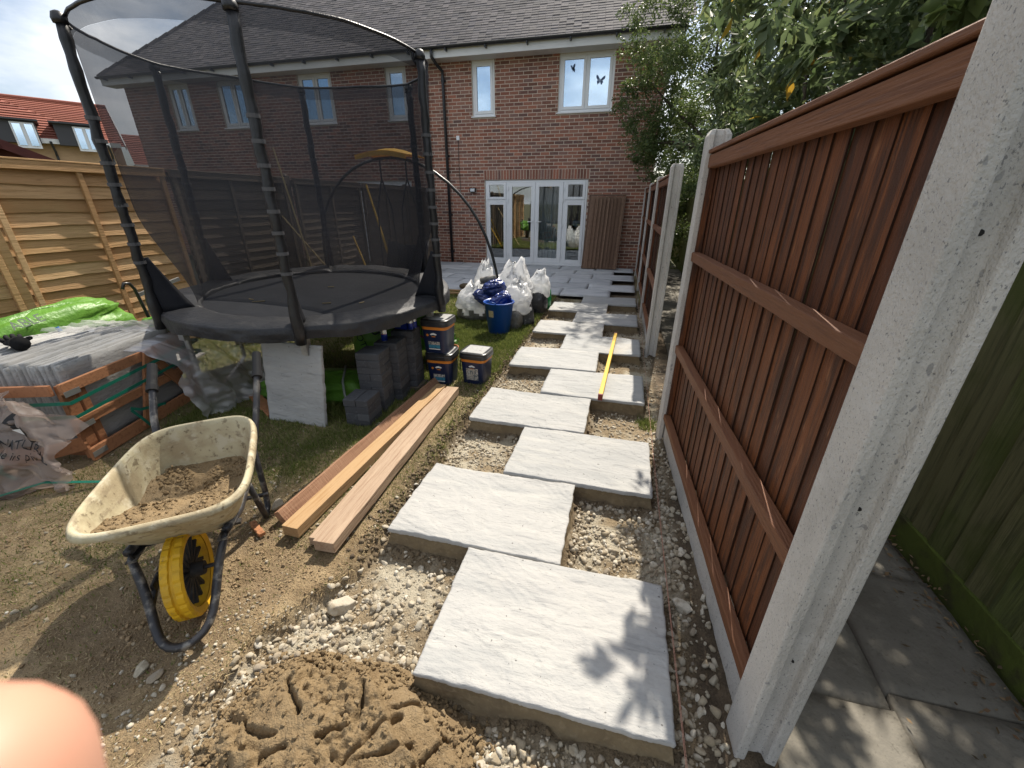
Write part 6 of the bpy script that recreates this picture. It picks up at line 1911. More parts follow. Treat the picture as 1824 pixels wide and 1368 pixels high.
# ---- drinks cans
def can_mesh(t, x, y_, z_, rz):
    q = MB(); q.lathe([(0.021, 0.0), (0.0265, 0.006), (0.0265, 0.062)], 20, (x, y_, z_), cap0=True); q.lathe([(0.0265, 0.062), (0.0265, 0.120)], 20, (x, y_, z_), mat=1); q.lathe([(0.0265, 0.120), (0.022, 0.132), (0.0215, 0.135), (0.019, 0.1335)], 20, (x, y_, z_), cap1=True)
    # blue and silver quarters
    for i, f in enumerate(q.f):
        c_ = [sum(q.v[j][a] for j in f) / len(f) for a in range(3)]
        an = math.atan2(c_[1] - y_, c_[0] - x) - rz
        zz = c_[2] - z_
        if 0.008 < zz < 0.121 and len(f) == 4: q.m[i] = 1 if (math.sin(an) > 0) == (zz > 0.062) else 0
    c = q.build('can_body', [M['can'], M['canblue']], t, smooth=True)
    return c


ZT2 = ZB + 0.005 + 9 * 0.0585
cn = thing('drink_can', 'single blue and silver drink can on the block stack', 'can', (-2.18, 2.12, ZT2))
can_mesh(cn, -2.18, 2.12, ZT2, R(30))
vd = Vector((CAMP.x + 2.18, CAMP.y - 2.12, 0)).normalized(); vr = Vector((-vd.y, vd.x, 0))
text_part('lettering', 'Red Bull', 0.0125, frame(Vector((-2.18, 2.12, ZT2 + 0.066)) + vd * 0.0272, vr, (0, 0, 1)), M['canred'], cn, 0.0002)
ZT3 = ZB + 0.045 + 9 * 0.0585
pk = thing('can_pack', 'pack of blue and silver drink cans on the farthest block stack', 'can pack', (-2.12, 2.40, ZT3))
for k in range(2):
    for j in range(3):
        can_mesh(pk, -2.165 + 0.055 * j + 0.006 * k, 2.355 + 0.056 * k, ZT3, R(10 + 95 * ((k + j) % 2)))
q = MB(); q.b2(-2.194, -2.078, 2.3265, 2.327, ZT3 + 0.004, ZT3 + 0.128); q.b2(-2.194, -2.078, 2.327, 2.445, ZT3 + 0.1365, ZT3 + 0.137); q.build('carton_sleeve', M['canblue'], pk)
q = MB(); q.add([(-2.194, 2.3258, ZT3 + 0.02), (-2.136, 2.3258, ZT3 + 0.02), (-2.136, 2.3258, ZT3 + 0.062), (-2.194, 2.3258, ZT3 + 0.062)], [(0, 1, 2, 3)]); q.add([(-2.136, 2.3258, ZT3 + 0.062), (-2.078, 2.3258, ZT3 + 0.062), (-2.078, 2.3258, ZT3 + 0.112), (-2.136, 2.3258, ZT3 + 0.112)], [(0, 1, 2, 3)]); q.build('silver_panel', M['can'], pk, solid=0.0004)
text_part('lettering', 'Red Bull', 0.022, frame((-2.136, 2.3250, ZT3 + 0.066), (1, 0, 0), (0, 0, 1)), M['canred'], pk, 0.0002)


# ---- navy square buckets of jointing compound
def rsq(w_, n_=32, e=5.0):
    out = []
    for k in range(n_):
        t_ = 2 * PI * k / n_
        c_, s_ = math.cos(t_), math.sin(t_)
        out.append((w_ * math.copysign(abs(c_) ** (2 / e), c_), w_ * math.copysign(abs(s_) ** (2 / e), s_)))
    return out


def loft(mb, levels, mat=0, capb=True, capt=True):
    n_ = 32; vs = []
    for w_, z_ in levels: vs += [(x, y_, z_) for x, y_ in rsq(w_)]
    fs = [(l_ * n_ + k, l_ * n_ + (k + 1) % n_, (l_ + 1) * n_ + (k + 1) % n_, (l_ + 1) * n_ + k) for l_ in range(len(levels) - 1) for k in range(n_)]
    if capb: fs.append(tuple(range(n_))[::-1])
    if capt: fs.append(tuple((len(levels) - 1) * n_ + k for k in range(n_)))
    mb.add(vs, fs, mat=mat)


def bucket(loc, rz, label, panel='photos'):
    t = thing('square_bucket', label, 'bucket', loc, rz, 'navy square buckets with black lids')
    q = MB(); loft(q, [(0.108, 0.0), (0.113, 0.006), (0.126, 0.225)]); q.build('body', M['navy'], t, local=True, bevel=0)
    q = MB(); loft(q, [(0.1275, 0.226), (0.1285, 0.252)], capb=False, capt=False); q.build('orange_band', M['orange'], t, local=True)
    q = MB(); loft(q, [(0.132, 0.253), (0.139, 0.257), (0.139, 0.287), (0.136, 0.292), (0.136, 0.312), (0.128, 0.316)]); ld = q.build('lid', M['lid'], t, local=True)
    q = MB(); q.b2(-0.105, 0.105, -0.105, 0.105, 0.3165, 0.3175); q.build('lid_label', M['lidlabel'], ld, local=True)
    tl_ = math.atan2(0.013, 0.22)
    def fp(x, z_, off=0.0012):
        w_ = 0.113 + 0.013 * (z_ - 0.006) / 0.22
        return (x, -w_ - off, z_)
    def pan(nm, x0, x1, z0, z1, mt, off=0.0012):
        q = MB(); q.add([fp(x0, z0, off), fp(x1, z0, off), fp(x1, z1, off), fp(x0, z1, off)], [(0, 1, 2, 3)]); q.build(nm, M[mt], t, local=True, solid=0.0006)
    WM[t.name] = Matrix.Identity(4)
    if panel == 'photos':
        pan('photo_panel', -0.055, 0.055, 0.085, 0.115, 'photoprint'); pan('photo_panel', -0.055, 0.055, 0.052, 0.084, 'teal'); pan('caption_bar', -0.055, 0.055, 0.038, 0.047, 'print_white')
        q = MB(); q.add([fp(-0.058 + 0.012 * math.cos(a_), 0.175 + 0.012 * math.sin(a_)) for a_ in [2 * PI * k / 14 for k in range(14)]], [tuple(range(14))]); q.build('orange_seal', M['orange'], t, local=True, solid=0.0006)
    else:
        pan('photo_panel', -0.06, 0.06, 0.045, 0.165, 'photoprint')
    q = MB(); zz = 0.182
    q.add([fp(x, z_) for x, z_ in [(-0.035, zz), (-0.02, zz + 0.010), (0.0, zz + 0.016), (0.02, zz + 0.010), (0.035, zz), (0.02, zz - 0.006), (0, zz - 0.002), (-0.02, zz - 0.006)]], [tuple(range(8))]); q.build('logo', M['print_white'], t, local=True, solid=0.0006)
    q = MB(); q.add([fp(x, z_) for x, z_ in [(-0.018, 0.158), (0.018, 0.158), (0.018, 0.166), (-0.018, 0.166)]], [(0, 1, 2, 3)]); q.build('orange_caption', M['orange'], t, local=True, solid=0.0006)
    q = MB(); q.tube([(-0.142, 0, 0.262), (-0.150, -0.05, 0.20), (-0.148, -0.06, 0.12), (-0.146, 0.0, 0.095), (-0.148, 0.05, 0.12), (-0.15, 0.05, 0.2), (-0.142, 0.01, 0.262)], 0.004, 6); q.build('handle', M['lid'], t, local=True)
    return t


bucket((-1.875, 2.585, -0.05), R(3), 'lower of the two stacked navy buckets')
bucket((-1.895, 2.585, 0.268), R(0), 'upper of the two stacked navy buckets')
bucket((-1.565, 2.68, -0.05), R(-4), 'navy bucket standing alone to the right of the stacked pair', 'big')

# ---- blue builders bucket
bb = thing('blue_bucket', 'round blue plastic bucket with a paper label on the grass', 'bucket', (-1.80, 4.27, -0.05), R(-10))
q = MB(); q.lathe([(0.13, 0.0), (0.138, 0.01), (0.19, 0.40), (0.203, 0.405), (0.205, 0.42), (0.196, 0.425), (0.185, 0.40), (0.135, 0.03), (0.001, 0.025)], 36, cap0=True); q.build('tub', M['bluebucket'], bb, local=True, smooth=True)
q = MB(); q.grid(lambda u, v: (0.180 * math.cos(R(-112 + 24 * u)) * (0.955 + 0.045 * v) * 1.0, 0.180 * math.sin(R(-112 + 24 * u)) * (0.955 + 0.045 * v), 0.245 + 0.085 * v), 6, 2); q.build('paper_label', M['kraft'], bb, local=True, solid=0.002)
for sgn in (-1, 1):
    q = MB(); q.tube([(sgn * 0.06, -0.19, 0.41), (sgn * 0.05 * 0.9, -0.215, 0.44), (0.0, -0.22, 0.45), (-sgn * 0.05, -0.215, 0.44)], 0.008, 6) if sgn > 0 else q.tube([(0.06, 0.19, 0.41), (0.03, 0.205, 0.45), (-0.03, 0.205, 0.45), (-0.06, 0.19, 0.41)], 0.008, 6)
    q.build('handle', M['bluebucket'], bb, local=True, smooth=True)

# ---- rubble bags behind it
RBG = 'plastic rubble bags by the patio'
bag('rubble_bag', 'left milky bag with grey gravel in its lower half', 'bag', (-2.35, 4.95, -0.05), (0.29, 0.23, 0.21), R(10), 21, [M['greybag'], M['bagfilm']], 0.16, RBG, peak=[(-0.14, 0, 0.12, 0.13), (0.10, 0.05, 0.10, 0.12), (-0.02, 0.1, 0.10, 0.1)], split=-0.02)
bag('rubble_bag', 'tall white bag with a pointed crest behind the blue bucket', 'bag', (-1.90, 5.35, 0.10), (0.32, 0.25, 0.22), R(-5), 22, [M['bagfilm'], M['bagfilm']], 0.22, RBG, peak=[(0.12, 0, 0.24, 0.13), (-0.15, 0.05, 0.14, 0.14), (0.02, 0.1, 0.16, 0.12)], split=-5)
bag('rubble_bag', 'upright white bag lobe at the left of the heap', 'bag', (-2.32, 5.30, 0.20), (0.15, 0.15, 0.22), R(30), 23, [M['bagfilm'], M['bagfilm']], 0.20, RBG, peak=[(-0.04, 0, 0.12, 0.08), (0.06, 0, 0.14, 0.07)], split=-5)
bag('rubble_bag', 'small white bag top over a black printed sack at the right', 'bag', (-1.52, 5.55, 0.18), (0.17, 0.15, 0.17), R(0), 24, [M['bagfilm'], M['bagfilm']], 0.22, RBG, peak=[(0.07, 0, 0.14, 0.08), (-0.06, 0.03, 0.10, 0.08)], split=-5)
bag('rubble_bag', 'white film spilling over the right rim of the blue bucket', 'bag', (-1.66, 4.75, 0.12), (0.20, 0.18, 0.20), R(15), 25, [M['bagfilm'], M['bagfilm']], 0.25, RBG, peak=[(-0.05, 0, 0.12, 0.11), (0.08, 0.02, 0.09, 0.08)], split=-5)
bag('stone_sack', 'dark sack with pale print leaning right of the blue bucket', 'sack', (-1.56, 4.78, -0.05), (0.12, 0.15, 0.20), R(20), 26, M['darkbag'], 0.12, 'dark printed sacks', tilt=(R(-8), R(-10)))
bag('stone_sack', 'black and white printed sack below the small white bag', 'sack', (-1.50, 5.45, -0.05), (0.13, 0.14, 0.20), R(-10), 27, M['darkbag'], 0.14, 'dark printed sacks')
bag('stone_sack', 'grey sandy sack tucked beside the blue bucket', 'sack', (-1.66, 4.55, -0.05), (0.11, 0.11, 0.14), R(0), 28, M['greybag'], 0.12, 'dark printed sacks')
bag('stone_sack', 'grey sack carrying the white heap behind the bucket', 'sack', (-2.0, 5.30, -0.05), (0.34, 0.28, 0.17), R(0), 29, M['greybag'], 0.12, 'dark printed sacks')
bag('empty_packet', 'shiny navy foil packet on top of the heap', 'packet', (-2.02, 4.80, 0.36), (0.15, 0.10, 0.10), R(25), 30, M['navybag'], 0.35, 'empty navy packets', tilt=(R(20), R(-15)))
bag('empty_packet', 'navy packet sliding down left of the shiny one', 'packet', (-2.16, 4.75, 0.26), (0.15, 0.10, 0.07), R(-20), 31, M['navybag'], 0.30, 'empty navy packets', tilt=(R(15), R(20)))
bag('empty_packet', 'navy packet poking out of the blue bucket', 'packet', (-1.80, 4.38, 0.27), (0.14, 0.10, 0.10), R(40), 32, M['navybag'], 0.35, 'empty navy packets', tilt=(R(0), R(-30)))
q = MB(); q.tube([(0, 0, 0), (0.22, 0.05, 0.04)], 0.05, 14); q.lathe([(0.05, -0.001), (0.032, -0.002)], 14, rot=Matrix.Rotation(R(-90), 3, 'Y'))
o = q.build('drain_pipe_offcut', M['greybag'], None, smooth=False); o.location = (-2.26, 4.92, 0.50); tag(o, 'short grey pipe offcut lying on the white bags', 'pipe')
# green bottle
gb_ = thing('green_bottle', 'green plastic bottle with moulded handle at the patio corner', 'bottle', (-1.44, 5.78, -0.05), R(-20))
q = MB(); loft(q, [(0.085, 0.0), (0.095, 0.015), (0.095, 0.20), (0.075, 0.25), (0.035, 0.285), (0.03, 0.32)]); ob = q.build('bottle_body', M['bottle'], gb_, local=True, smooth=True); ob.scale = (0.85, 0.6, 1)
q = MB(); q.tube([(0.03, 0, 0.30), (0.075, 0, 0.31), (0.085, 0, 0.26), (0.075, 0, 0.2)], 0.012, 8); q.build('handle', M['bottle'], gb_, local=True, smooth=True)
q = MB(); q.lathe([(0.027, 0.318), (0.027, 0.345)], 14, cap0=True, cap1=True); q.build('cap', M['bottle'], gb_, local=True)

# ---- plant pot, hose
ppt = thing('plant_pot', 'terracotta pot with a bright green seedling under the trampoline edge', 'plant pot', (-2.02, 3.10, -0.05))
q = MB(); q.lathe([(0.065, 0), (0.09, 0.13), (0.10, 0.132), (0.10, 0.165), (0.09, 0.165), (0.085, 0.14), (0.001, 0.14)], 20, cap0=True); q.build('pot', M['terracotta'], ppt, local=True, smooth=False)
n_ = 110
Pp = RNG.normal(size=(n_, 3)) * np.array([0.04, 0.04, 0.05]) + np.array([0, 0, 0.22]); Dd = RNG.normal(size=(n_, 3)) + np.array([0, 0, 0.5]); Dd /= np.linalg.norm(Dd, axis=1)[:, None]
V_, F_, R_ = leaf_cloud(Pp, Dd, 0.06, 0.3)
np_mesh('foliage', V_, F_, M['plant'], rnd=R_, parent=ppt)
q = MB(); q.tube([(-2.0, 2.45, -0.03), (-1.93, 2.52, -0.025), (-1.90, 2.65, 0.02), (-1.95, 2.85, 0.0), (-2.05, 2.98, -0.03), (-2.25, 2.9, -0.035)], 0.012, 8)
o = q.build('garden_hose', M['hose'], None, smooth=True, sub=1); tag(o, 'loop of grey green hose between block stack and buckets', 'hose')


# ---- timbers
def timber(name, label, a_, b_, wd, ht, mat, roll=0.0, taper=0):
    a_ = Vector(a_); b_ = Vector(b_); d = b_ - a_
    t = thing(name, label, 'timber', a_, math.atan2(-d.x, d.y), 'rough sawn timbers on the lawn')
    q = MB(); ln = d.length; n_ = 16
    pr = [(-wd / 2, 0), (wd / 2, 0), (wd / 2, ht), (-wd / 2, ht)]
    cr, sr = math.cos(roll), math.sin(roll)
    vs = []
    for k in range(n_ + 1):
        f = k / n_
        wob = 0.0025 * math.sin(k * 1.3 + wd * 90)
        vs += [((x + wob) * cr - z_ * sr, f * ln, (x + wob) * sr + z_ * cr + wob * 0.6) for x, z_ in pr]
    fs = [(k * 4 + j, k * 4 + (j + 1) % 4, (k + 1) * 4 + (j + 1) % 4, (k + 1) * 4 + j) for k in range(n_) for j in range(4)] + [(3, 2, 1, 0), tuple(n_ * 4 + j for j in range(4))]
    q.add(vs, fs); q.build('beam', mat, t, local=True, bevel=0.003)
    return t


timber('timber_beam', 'reddish sawn beam tilted on edge beside the block stack', (-1.962, 0.545, -0.045), (-1.915, 2.50, -0.045), 0.125, 0.042, M['sleeper_a'], R(-58))
timber('timber_beam', 'orange tan beam with dark knots in the middle', (-1.835, 0.475, -0.045), (-1.80, 2.36, -0.045), 0.095, 0.062, M['sleeper_b'])
timber('timber_beam', 'wide pale weathered beam on the right', (-1.585, 0.420, -0.030), (-1.665, 2.30, -0.030), 0.112, 0.062, M['sleeper_c'], R(1))
timber('timber_plank', 'thin plank half hidden along the left of the pale beam', (-1.668, 0.455, -0.045), (-1.745, 2.31, -0.045), 0.07, 0.048, M['sleeper_c'])
timber('timber_plank', 'long grey plank on the grass under the trampoline', (-4.72, 2.92, -0.05), (-3.55, 3.92, -0.05), 0.05, 0.12, M['greywood'])
timber('timber_plank', 'short reddish board offcut beside the crate plastic', (-3.36, 1.80, -0.04), (-2.92, 1.55, -0.04), 0.09, 0.025, M['cratewood'])
timber('timber_plank', 'dark board on the ground behind the flat green bag', (-2.75, 2.52, -0.05), (-2.30, 2.60, -0.05), 0.12, 0.05, M['greywood'])
timber('timber_plank', 'yellowish batten in the grass at the patio edge, nearer of two', (-3.7, 6.38, -0.045), (-2.85, 6.46, -0.045), 0.05, 0.04, M['sleeper_b'])
timber('timber_plank', 'yellowish batten lying against the patio edge, farther of two', (-4.0, 6.62, -0.045), (-2.6, 6.63, -0.045), 0.05, 0.045, M['sleeper_b'])
timber('timber_plank', 'small reddish offcut under the wheelbarrow tray', (-2.10, 0.50, -0.045), (-1.98, 0.44, -0.045), 0.03, 0.02, M['cratewood'])
for k, (x, y_, s_) in enumerate(((-3.22, 6.80, 0.10), (-2.92, 6.78, 0.09))):
    v, f = ico(2)
    v = v * (1 + 0.35 * (fbm(v[:, 0] * 2 + k, v[:, 1] * 2 + v[:, 2], 1.5, 3, k)[:, None] - 0.5)) * np.array([1.2, 0.8, 0.6]) * s_
    o = np_mesh('clod', v, f, M['crumb'], rnd=np.full(len(f), 0.55)); o.location = (x, y_, 0.04)
    tag(o, ('left', 'right')[k] + ' of two dark earth clods on the patio edge', 'clod', 'earth clods on the patio')
# green strapping on the ground at the left
for k, pts in enumerate(([(-4.25, 0.60, -0.02), (-4.0, 0.46, -0.03), (-3.82, 0.44, -0.035)], [(-4.1, 0.18, -0.02), (-3.7, 0.30, -0.03), (-3.5, 0.42, 0.02), (-3.25, 0.56, -0.03)])):
    q = MB()
    for i in range(len(pts) - 1): q.bar(pts[i], pts[i + 1], 0.022, 0.002)
    o = q.build('cut_strap', M['greenstrap'], None); tag(o, ('short cut green strap end by the dirty wrap', 'long cut green strap lying on the grass left of the wheelbarrow')[k], 'strap', 'cut green straps on the ground')

# ---- spirit level across the slabs
lv = thing('spirit_level', 'long yellow spirit level resting along three slabs', 'level', (-0.33, 3.35, 0.003), math.atan2(-0.085, 1.90))
q = MB(); q.b2(-0.018, 0.018, -0.93, 0.93, 0.0, 0.055); q.build('body', M['levelyellow'], lv, local=True, bevel=0.003)
for s_ in (-1, 1):
    q = MB(); q.b2(-0.0195, 0.0195, s_ * 0.932 - 0.011, s_ * 0.932 + 0.011, -0.001, 0.0565); q.build('end_cap', M['print_red'], lv, local=True, bevel=0.003)
for yy in (-0.6, 0.0, 0.6):
    q = MB(); q.b2(-0.0185, 0.0185, yy - 0.03, yy + 0.03, 0.022, 0.048); q.build('vial', M['lead'], lv, local=True)

# ---- string line
sl = thing('string_line', 'thin pinkish builders line stretched along the right slab edges', 'string line', (0.02, 3.0, -0.05))
q = MB(); q.tube([(0.022, -0.45, 0.005), (0.018, 1.5, 0.012), (0.022, 1.85, 0.010), (0.03, 4.0, 0.012), (0.03, 6.4, 0.012)], 0.0010, 5); q.build('line', M['string'], sl)
q = MB(); q.tube([(0.030, -0.45, -0.01), (0.024, 0.8, 0.0), (0.026, 1.6, 0.006)], 0.0009, 5); q.build('line', M['string'], sl)
q = MB(); q.tube([(0.03, 6.4, -0.2), (0.03, 6.4, 0.06)], 0.006, 6); q.build('pin', M['galv'], sl)

# ================================================================== MORTAR HEAP
GASH = [[(-1.336, -0.13), (-1.27, -0.166), (-1.194, -0.213)], [(-1.054, -0.078), (-1.022, -0.138), (-1.014, -0.185), (-1.047, -0.223), (-1.096, -0.259)], [(-0.874, -0.131), (-0.932, -0.182), (-0.958, -0.235), (-0.995, -0.295)], [(-0.805, -0.205), (-0.861, -0.235), (-0.95, -0.28)], [(-0.914, -0.115), (-0.835, -0.075), (-0.796, -0.097)], [(-1.246, -0.286), (-1.325, -0.283), (-1.399, -0.264)], [(-1.252, -0.387), (-1.245, -0.331), (-1.184, -0.308)], [(-0.719, -0.135), (-0.729, -0.198), (-0.76, -0.249)]]


def heap_h(x, y_):
    cx_, cy_ = -1.06, -0.24
    dx = (x - cx_) / 0.46; dy = (y_ - cy_) / 0.27
    rr_ = np.sqrt(dx * dx + dy * dy) + 0.34 * (fbm(x, y_, 6, 4, 901) - 0.5)
    dome = sstep(1.06, 0.42, rr_)
    dome = np.where(rr_ > 1.06, 0, dome)
    h = 0.085 * (1 - sstep(0.45, 1.06, rr_))
    # shovel cuts: stepped shelves running diagonally
    t_ = (x * 0.62 + y_ * 0.78) * 7.0 + 1.1 * (fbm(x, y_, 3.5, 3, 905) - 0.5) * 2
    sh_ = t_ - np.floor(t_)
    shelf = 0.045 * (sh_ - sstep(0.86, 0.97, sh_))
    smooth_zone = sstep(0.40, 0.50, fbm(x, y_, 4.0, 2, 907))
    h = h + shelf * (1 - sstep(0.75, 1.0, rr_)) * (0.4 + 0.6 * smooth_zone)
    crack = np.abs(fbm(x * 0.8 + y_ * 0.4, y_, 5.0, 3, 909) - 0.5)
    h = h - 0.03 * np.exp(-(crack / 0.006) ** 2) * (1 - sstep(0.8, 1.0, rr_)) * sstep(0.5, 0.62, fbm(x, y_, 3.2, 2, 911))
    gd = np.zeros(np.shape(x))
    wx = x + 0.035 * (fbm(x, y_, 14, 4, 921) - 0.5); wy = y_ + 0.035 * (fbm(x, y_, 14, 4, 923) - 0.5)
    for g_ in GASH:
        for (ax_, ay_), (bx_, by_) in zip(g_[:-1], g_[1:]):
            ex, ey = bx_ - ax_, by_ - ay_; l2 = ex * ex + ey * ey
            tt = np.clip(((wx - ax_) * ex + (wy - ay_) * ey) / l2, 0, 1)
            dd = np.hypot(wx - ax_ - tt * ex, wy - ay_ - tt * ey)
            gd = np.maximum(gd, np.exp(-(dd / (0.0025 + 0.010 * fbm(x, y_, 30, 3, 927) ** 1.5)) ** 2))
    h = h - 0.055 * gd * (0.5 + 0.9 * fbm(x, y_, 12, 2, 925))
    lump = (fbm(x, y_, 34, 5, 913, 0.6) - 0.42) * 0.075 * (1 - 0.88 * smooth_zone) * (1 - sstep(1.0, 1.15, rr_))
    lump = np.maximum(lump, -0.02)
    return h + lump + 0.004 * (fbm(x, y_, 60, 3, 915) - 0.5), rr_


xs = np.arange(-1.62, -0.48, 0.0055); ys = np.arange(-0.62, 0.08, 0.0055)
HX, HY = np.meshgrid(xs, ys)
hx_, hy_ = HX.ravel(), HY.ravel()
hh, rr_ = heap_h(hx_, hy_)
base_z = gh(hx_, hy_)
zz = np.maximum(base_z, -0.10) + hh - 0.03 * sstep(0.95, 1.2, rr_) - 0.05 * sstep(1.1, 1.2, rr_)
inside_slab = (hx_ > -0.905) & (hx_ < 0.01) & (hy_ > -0.004)
zz = np.where(inside_slab, np.minimum(zz, -0.05), zz)
nx, ny = len(xs), len(ys)
ii, jj = np.meshgrid(np.arange(nx - 1), np.arange(ny - 1)); a = (jj * nx + ii).ravel()
Fh = np.stack([a, a + 1, a + nx + 1, a + nx], 1)
keep = (rr_[Fh].max(1) < 1.2)
o = np_mesh('mortar_heap', np.stack([hx_, hy_, zz], 1), Fh[keep], M['mortar'], smooth=True)
tag(o, 'heap of damp sandy mortar with shovel cuts at the bottom of the picture', 'mortar heap')
x = RNG.uniform(-1.62, -0.55, 6000); y_ = RNG.uniform(-0.62, 0.05, 6000)
h_, r_ = heap_h(x, y_)
k = (r_ < 1.3) & (RNG.random(len(x)) < np.maximum(np.exp(-((r_ - 0.98) / 0.16) ** 2), 0.12)) & ~((x > -0.9) & (y_ > -0.01))
x, y_, h_, r_ = x[k], y_[k], h_[k], r_[k]
s_ = 0.004 + 0.013 * RNG.random(len(x)) ** 2
v, f, rn = scatter(x, y_, np.where(r_ < 1.05, np.maximum(gh(x, y_), -0.10) + h_, gh(x, y_)) + 0.3 * s_, s_, ST1, ICOF1)
o = np_mesh('mortar_lumps', v, f, M['mortar'], rnd=rn)
tag(o, 'crumbly lumps of mortar around the edge of the heap', kind='stuff')

# ================================================================== WHEELBARROW  (local: +x forward, +y left, z up)
WBO = Vector((-1.935, 0.06, -0.05)); WRZ = math.atan2(-0.79, 0.61)
wb = thing('wheelbarrow', 'cream plastic wheelbarrow with yellow wheel holding sandy mortar', 'wheelbarrow')
RIM = [(0.12, -0.27, 0.545), (0.12, 0.29, 0.545), (-0.62, 0.25, 0.575), (-0.60, -0.20, 0.575)]
BOT = [(-0.13, -0.15, 0.27), (-0.13, 0.15, 0.27), (-0.52, 0.17, 0.28), (-0.52, -0.17, 0.28)]


def quadpt(Q, a_, b_):
    """a_: +1 front .. -1 rear, b_: +1 left .. -1 right"""
    f = (a_ + 1) / 2; l_ = (b_ + 1) / 2
    fr, fl, rl, rrr = [Vector(p) for p in Q]
    return (rrr.lerp(rl, l_)).lerp(fr.lerp(fl, l_), f)


def ringpt(Q, t_, e=4.5):
    c_, s_ = math.cos(t_), math.sin(t_)
    return quadpt(Q, math.copysign(abs(c_) ** (2 / e), c_), math.copysign(abs(s_) ** (2 / e), s_))


def tray_fn(u, v):
    t_ = 2 * PI * u
    if v < 0.3:
        k = v / 0.3; p = ringpt(BOT, t_); c0 = quadpt(BOT, 0, 0); return tuple(c0.lerp(p, k))
    if v < 0.88:
        k = (v - 0.3) / 0.58
        p = ringpt(BOT, t_).lerp(ringpt(RIM, t_), k ** 0.9)
        p.z = ringpt(BOT, t_).z + (ringpt(RIM, t_).z - ringpt(BOT, t_).z) * k ** 1.25
        return tuple(p)
    k = (v - 0.88) / 0.12
    p = ringpt(RIM, t_); c0 = quadpt(RIM, 0, 0); d = (p - c0); d.z = 0; d.normalize()
    return tuple(p + d * 0.022 * k + Vector((0, 0, 0.006 * math.sin(k * PI) - 0.02 * k * k)))


q = MB(); q.grid(tray_fn, 72, 26, wrap=True); q.build('tray', M['tray'], wb, local=True, smooth=True, solid=0.006)


def load_fn(u, v):
    t_ = 2 * PI * u
    # mortar surface: fills the front-left, hollowed near the rear
    p = ringpt(BOT, t_)
    q0 = ringpt(RIM, t_)
    c0 = quadpt(BOT, 0, 0)
    fill = 0.42 + 0.44 * max(0, math.cos(t_)) ** 0.6 + 0.06 * max(0, math.cos(t_)) * max(0, -math.sin(t_)) + 0.06 * max(0, -math.sin(t_)) + 0.10 * fb(u * 14 if u < 0.5 else (1 - u) * 14, 3.3, 1.0, 77)
    e = p.lerp(q0, fill ** 1.1)
    e.z = p.z + (q0.z - p.z) * (fill ** 1.25)
    w_ = c0.lerp(e, v)
    ez = (0.30 + 0.06) * (1 - v) + e.z * v
    n_ = fb(w_.x * 9 + 3, w_.y * 9, 1.6, 55) * 0.06 + max(-0.1, fb(w_.x * 34, w_.y * 34, 1.5, 57)) * 0.075 * (0.3 + 0.7 * float(sstep(-0.02, 0.08, fb(w_.x * 5, w_.y * 5, 1.2, 59))))
    hol = -0.03 * math.exp(-(((w_.x + 0.33) / 0.12) ** 2 + ((w_.y - 0.02) / 0.12) ** 2))
    return (w_.x, w_.y, ez + (n_ + hol) * (1 - 0.6 * v ** 6))


q = MB(); q.grid(load_fn, 120, 46, wrap=True); ld_ = q.build('mortar_load', M['mortar'], wb, local=True, smooth=True)
cr_uv = RNG.random((900, 2))
pts_ = np.array([load_fn(float(u_), float(v_) ** 0.6 * 0.98) for u_, v_ in cr_uv])
s_ = 0.003 + 0.010 * RNG.random(len(pts_)) ** 2
v, f, rn = scatter(pts_[:, 0], pts_[:, 1], pts_[:, 2] + 0.2 * s_, s_, ST1, ICOF1)
o = np_mesh('mortar_crumbs', v, f, M['mortar'], rnd=rn, parent=wb); o['kind'] = 'stuff'
TR = 0.017
for s_ in (-1, 1):
    q = MB()
    q.tube([(-0.02, s_ * 0.165, 0.335), (-0.20, s_ * 0.175, 0.285), (-0.45, s_ * 0.185, 0.30), (-0.66, s_ * 0.21, 0.40), (-0.80, s_ * 0.235, 0.55), (-0.98, s_ * 0.25, 0.70), (-1.00, s_ * 0.25, 0.717)], TR, 12)
    hdl = q.build('handle_tube', M['barrowsteel'], wb, local=True, smooth=True)
    q = MB(); q.tube([(-0.93, s_ * 0.248, 0.660), (-0.955, s_ * 0.249, 0.680)], [0.028, 0.028], 12); q.tube([(-0.95, s_ * 0.249, 0.676), (-1.06, s_ * 0.253, 0.765)], [0.0245, 0.0235], 12); q.build('grip', M['rubber'], hdl, local=True, smooth=False)
    q = MB(); q.tube([(-0.40, s_ * 0.184, 0.30), (-0.45, s_ * 0.20, 0.08), (-0.48, s_ * 0.20, 0.012), (-0.56, s_ * 0.20, 0.012), (-0.58, s_ * 0.205, 0.10), (-0.60, s_ * 0.205, 0.37)], 0.015, 10); q.build('leg', M['barrowsteel'], wb, local=True, smooth=True)
    q = MB(); q.bar((-0.36, s_ * 0.16, 0.268), (0.02, s_ * 0.15, 0.315), 0.035, 0.006); q.build('tray_bracket', M['barrowsteel'], wb, local=True)
q = MB()
lp = [(-0.02, -0.165, 0.335), (0.06, -0.125, 0.24), (0.13, -0.105, 0.13), (0.20, -0.085, 0.07), (0.245, -0.045, 0.055), (0.255, 0.0, 0.052), (0.245, 0.045, 0.055), (0.20, 0.085, 0.07), (0.13, 0.105, 0.13), (0.06, 0.125, 0.24), (-0.02, 0.165, 0.335)]
q.tube(lp, TR, 12); q.build('nose_loop', M['barrowsteel'], wb, local=True, smooth=True, sub=1)
q = MB(); q.bar((-0.10, -0.20, 0.30), (-0.10, 0.20, 0.30), 0.03, 0.012); q.bar((-0.47, -0.24, 0.16), (-0.47, 0.24, 0.16), 0.02, 0.012); q.build('cross_brace', M['barrowsteel'], wb, local=True)
